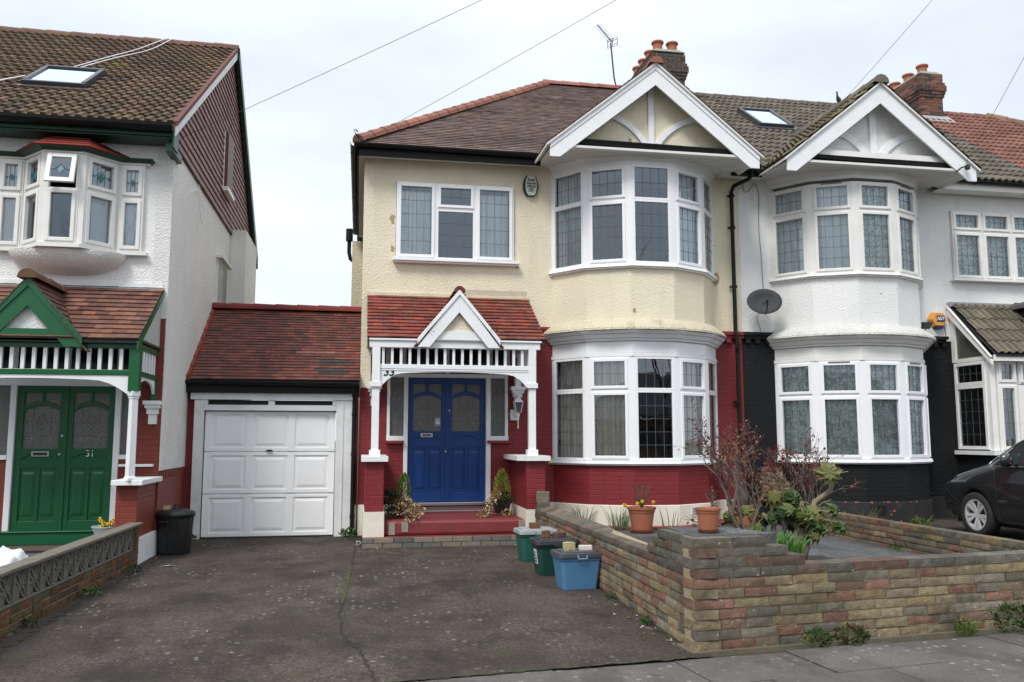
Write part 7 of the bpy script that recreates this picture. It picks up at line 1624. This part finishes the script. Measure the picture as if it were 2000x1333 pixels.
g1.build('side_window', m_cglass, CR)
gb2 = MB(); sidequad(gb2, [(1.34, 1.075, .035), (3.85, 1.10, .035), (3.75, 1.57, .20), (2.1, 1.56, .20), (1.75, 1.42, .16)], .004); gb2.build('window_surround', m_dark, CR)
ct = MB(); ct.tube([(XS + .20 - .01, CY - 2.6, CZ + 1.585), (XS + .19, CY - 2.1, CZ + 1.565), (XS + .145, CY - 1.72, CZ + 1.40), (XS + .05, CY - 1.36, CZ + 1.16), (XS + .015, CY - 1.30, CZ + 1.10), (XS + .01, CY - 1.36, CZ + 1.065), (XS + .012, CY - 2.2, CZ + 1.075), (XS + .012, CY - 3.8, CZ + 1.09)], .011, 6); ct.build('chrome_trim', m_chr, CR, smooth=True)
mr_ = MB(); mr_.lathe((XS - .12, CY - 1.80, CZ + 1.16), [(.02, -.09), (.085, -.075), (.11, -.02), (.105, .05), (.06, .10), (.01, .11)], 16, sx=.95, sy=.6); mr_.tube([(XS + .03, CY - 1.80, CZ + 1.11), (XS - .08, CY - 1.80, CZ + 1.12)], .028); mr_.build('wing_mirror', m_car, CR, smooth=True)
hl = MB(); hl.prism([(CX - .75, CY - .115, CZ + .74), (CX - .872, CY - .30, CZ + .76), (CX - .84, CY - .44, CZ + .91), (CX - .735, CY - .25, CZ + .87), (CX - .69, CY - .14, CZ + .79)], [(CX - .76, CY - .16, CZ + .74), (CX - .84, CY - .36, CZ + .76), (CX - .80, CY - .45, CZ + .92), (CX - .71, CY - .30, CZ + .89), (CX - .68, CY - .18, CZ + .80)]); hl.build('headlight', m_lamp, CR)
ln = MB(); 
for pts in ([(XS + .006, CY - 1.45, CZ + .28), (XS + .0, CY - 1.43, CZ + .6), (XS + .004, CY - 1.40, CZ + .95), (XS + .028, CY - 1.36, CZ + 1.06)], [(XS + .008, CY - .62, CZ + .5), (XS + .02, CY - .40, CZ + .62), (XS + .06, CY - .25, CZ + .68)], [(XS + .01, CY - 1.4, CZ + .27), (XS + .01, CY - 3.4, CZ + .27)]): ln.tube(pts, .004, 4)
ln.build('panel_gap', m_text, CR)
for y in wy:
    for s in (-1, 1):
        xo = CX + s * .90; T_ = MB(); prof = [(.235, -.10), (.30, -.11), (.328, -.09), (.335, -.03), (.335, .03), (.328, .09), (.30, .11), (.235, .10)]; n = 40; vs = []
        for r_, a in prof: vs += [(xo - s * .11 + a, y + r_ * cos(2 * pi * k / n), CZ + .335 + r_ * sin(2 * pi * k / n)) for k in range(n)]
        T_.add(vs, [(i * n + k, i * n + (k + 1) % n, (i + 1) * n + (k + 1) % n, (i + 1) * n + k) for i in range(len(prof) - 1) for k in range(n)] ); wl = T_.build('wheel', m_tyre, CR, smooth=True, fix=False)
        rm_ = MB(); xf = xo - s * .02
        for r0, r1, a0, a1 in ((.205, .238, 0, .0), (.0, .055, -.02, -.02)):
            for k in range(n): t0, t1 = 2 * pi * k / n, 2 * pi * (k + 1) / n; rm_.face([(xf + s * a0, y + r_ * cos(t), CZ + .335 + r_ * sin(t)) for r_, t in ((r0, t0), (r1, t0), (r1, t1), (r0, t1))])
        for k in range(n): t0, t1 = 2 * pi * k / n, 2 * pi * (k + 1) / n; rm_.face([(xx, y + .207 * cos(t), CZ + .335 + .207 * sin(t)) for xx, t in ((xf, t0), (xf, t1), (xf - s * .12, t1), (xf - s * .12, t0))])
        for k in range(10):
            t = 2 * pi * k / 10 + (.10 if k % 2 else -.10); w0, w1 = .014, .030
            e = Vector((0, cos(t), sin(t))); g_ = Vector((0, -sin(t), cos(t))); c = Vector((xf, y, CZ + .335)); a = [c + e * .045 - g_ * w0 + Vector((-s * .02, 0, 0)), c + e * .045 + g_ * w0 + Vector((-s * .02, 0, 0)), c + e * .212 + g_ * w1, c + e * .212 - g_ * w1]; rm_.prism(a, [p - Vector((s * .03, 0, 0)) for p in a])
        rm_.build('rim', m_alloy, wl, fix=False)
        hb = MB(); hb.tube([(xf - s * .10, y, CZ + .335), (xf - s * .06, y, CZ + .335)], .20, 24); hb.build('brake_disc', m_dark, wl)
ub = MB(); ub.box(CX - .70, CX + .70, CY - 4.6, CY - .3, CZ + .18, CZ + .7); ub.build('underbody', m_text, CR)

# ================================================================== across the street, seen only as reflections in the glass
OB = thing('bungalow', 'long low brown bungalow across the street behind the camera', 'bungalow', (6, -20, 0)); mb = MB(); wall_holes(mb, Fr(30, -16, -1, 0), 0, 50, 0, 2.6, [(6 + i * 7, 8.5 + i * 7, 1, 2.1) for i in range(6)]); mb.build('wall', M('brown brick', (.16, .09, .06), .9, .2), OB)
mb = MB(); mb.prism([(-20.4, -15.5, 2.6), (30.4, -15.5, 2.6), (30.4, -20, 5.2), (-20.4, -20, 5.2)], [(-20.4, -15.5, 2.7), (30.4, -15.5, 2.7), (30.4, -20, 5.3), (-20.4, -20, 5.3)]); mb.box(-20, 30, -16.4, -16.3, 0, 2.6); mb.build('roof', M('slate', (.05, .05, .055), .8, .2), OB)
for i, (x, y) in enumerate(((2.5, -7.5), (13, -8.2), (-8, -7.8))):
    t = thing('street_tree', ('bare street tree behind the camera, middle one', 'bare street tree behind the camera, right hand one', 'bare street tree behind the camera, left hand one')[i], 'tree', (x, y, 0)); mb = MB(); rnd = random.Random(90 + i); grow(mb, None, Vector((x, y, 0)), Vector((0, 0, 1)), 3.6, .16, 0, rnd, None, 0)
    for _ in range(4): grow(mb, None, Vector((x, y, 3.3)), Vector((rnd.uniform(-.5, .5), rnd.uniform(-.5, .5), 1)).normalized(), 2.4, .05, 4, rnd, None, 0)
    mb.build('trunk', m_bark, t, smooth=True, fix=False)
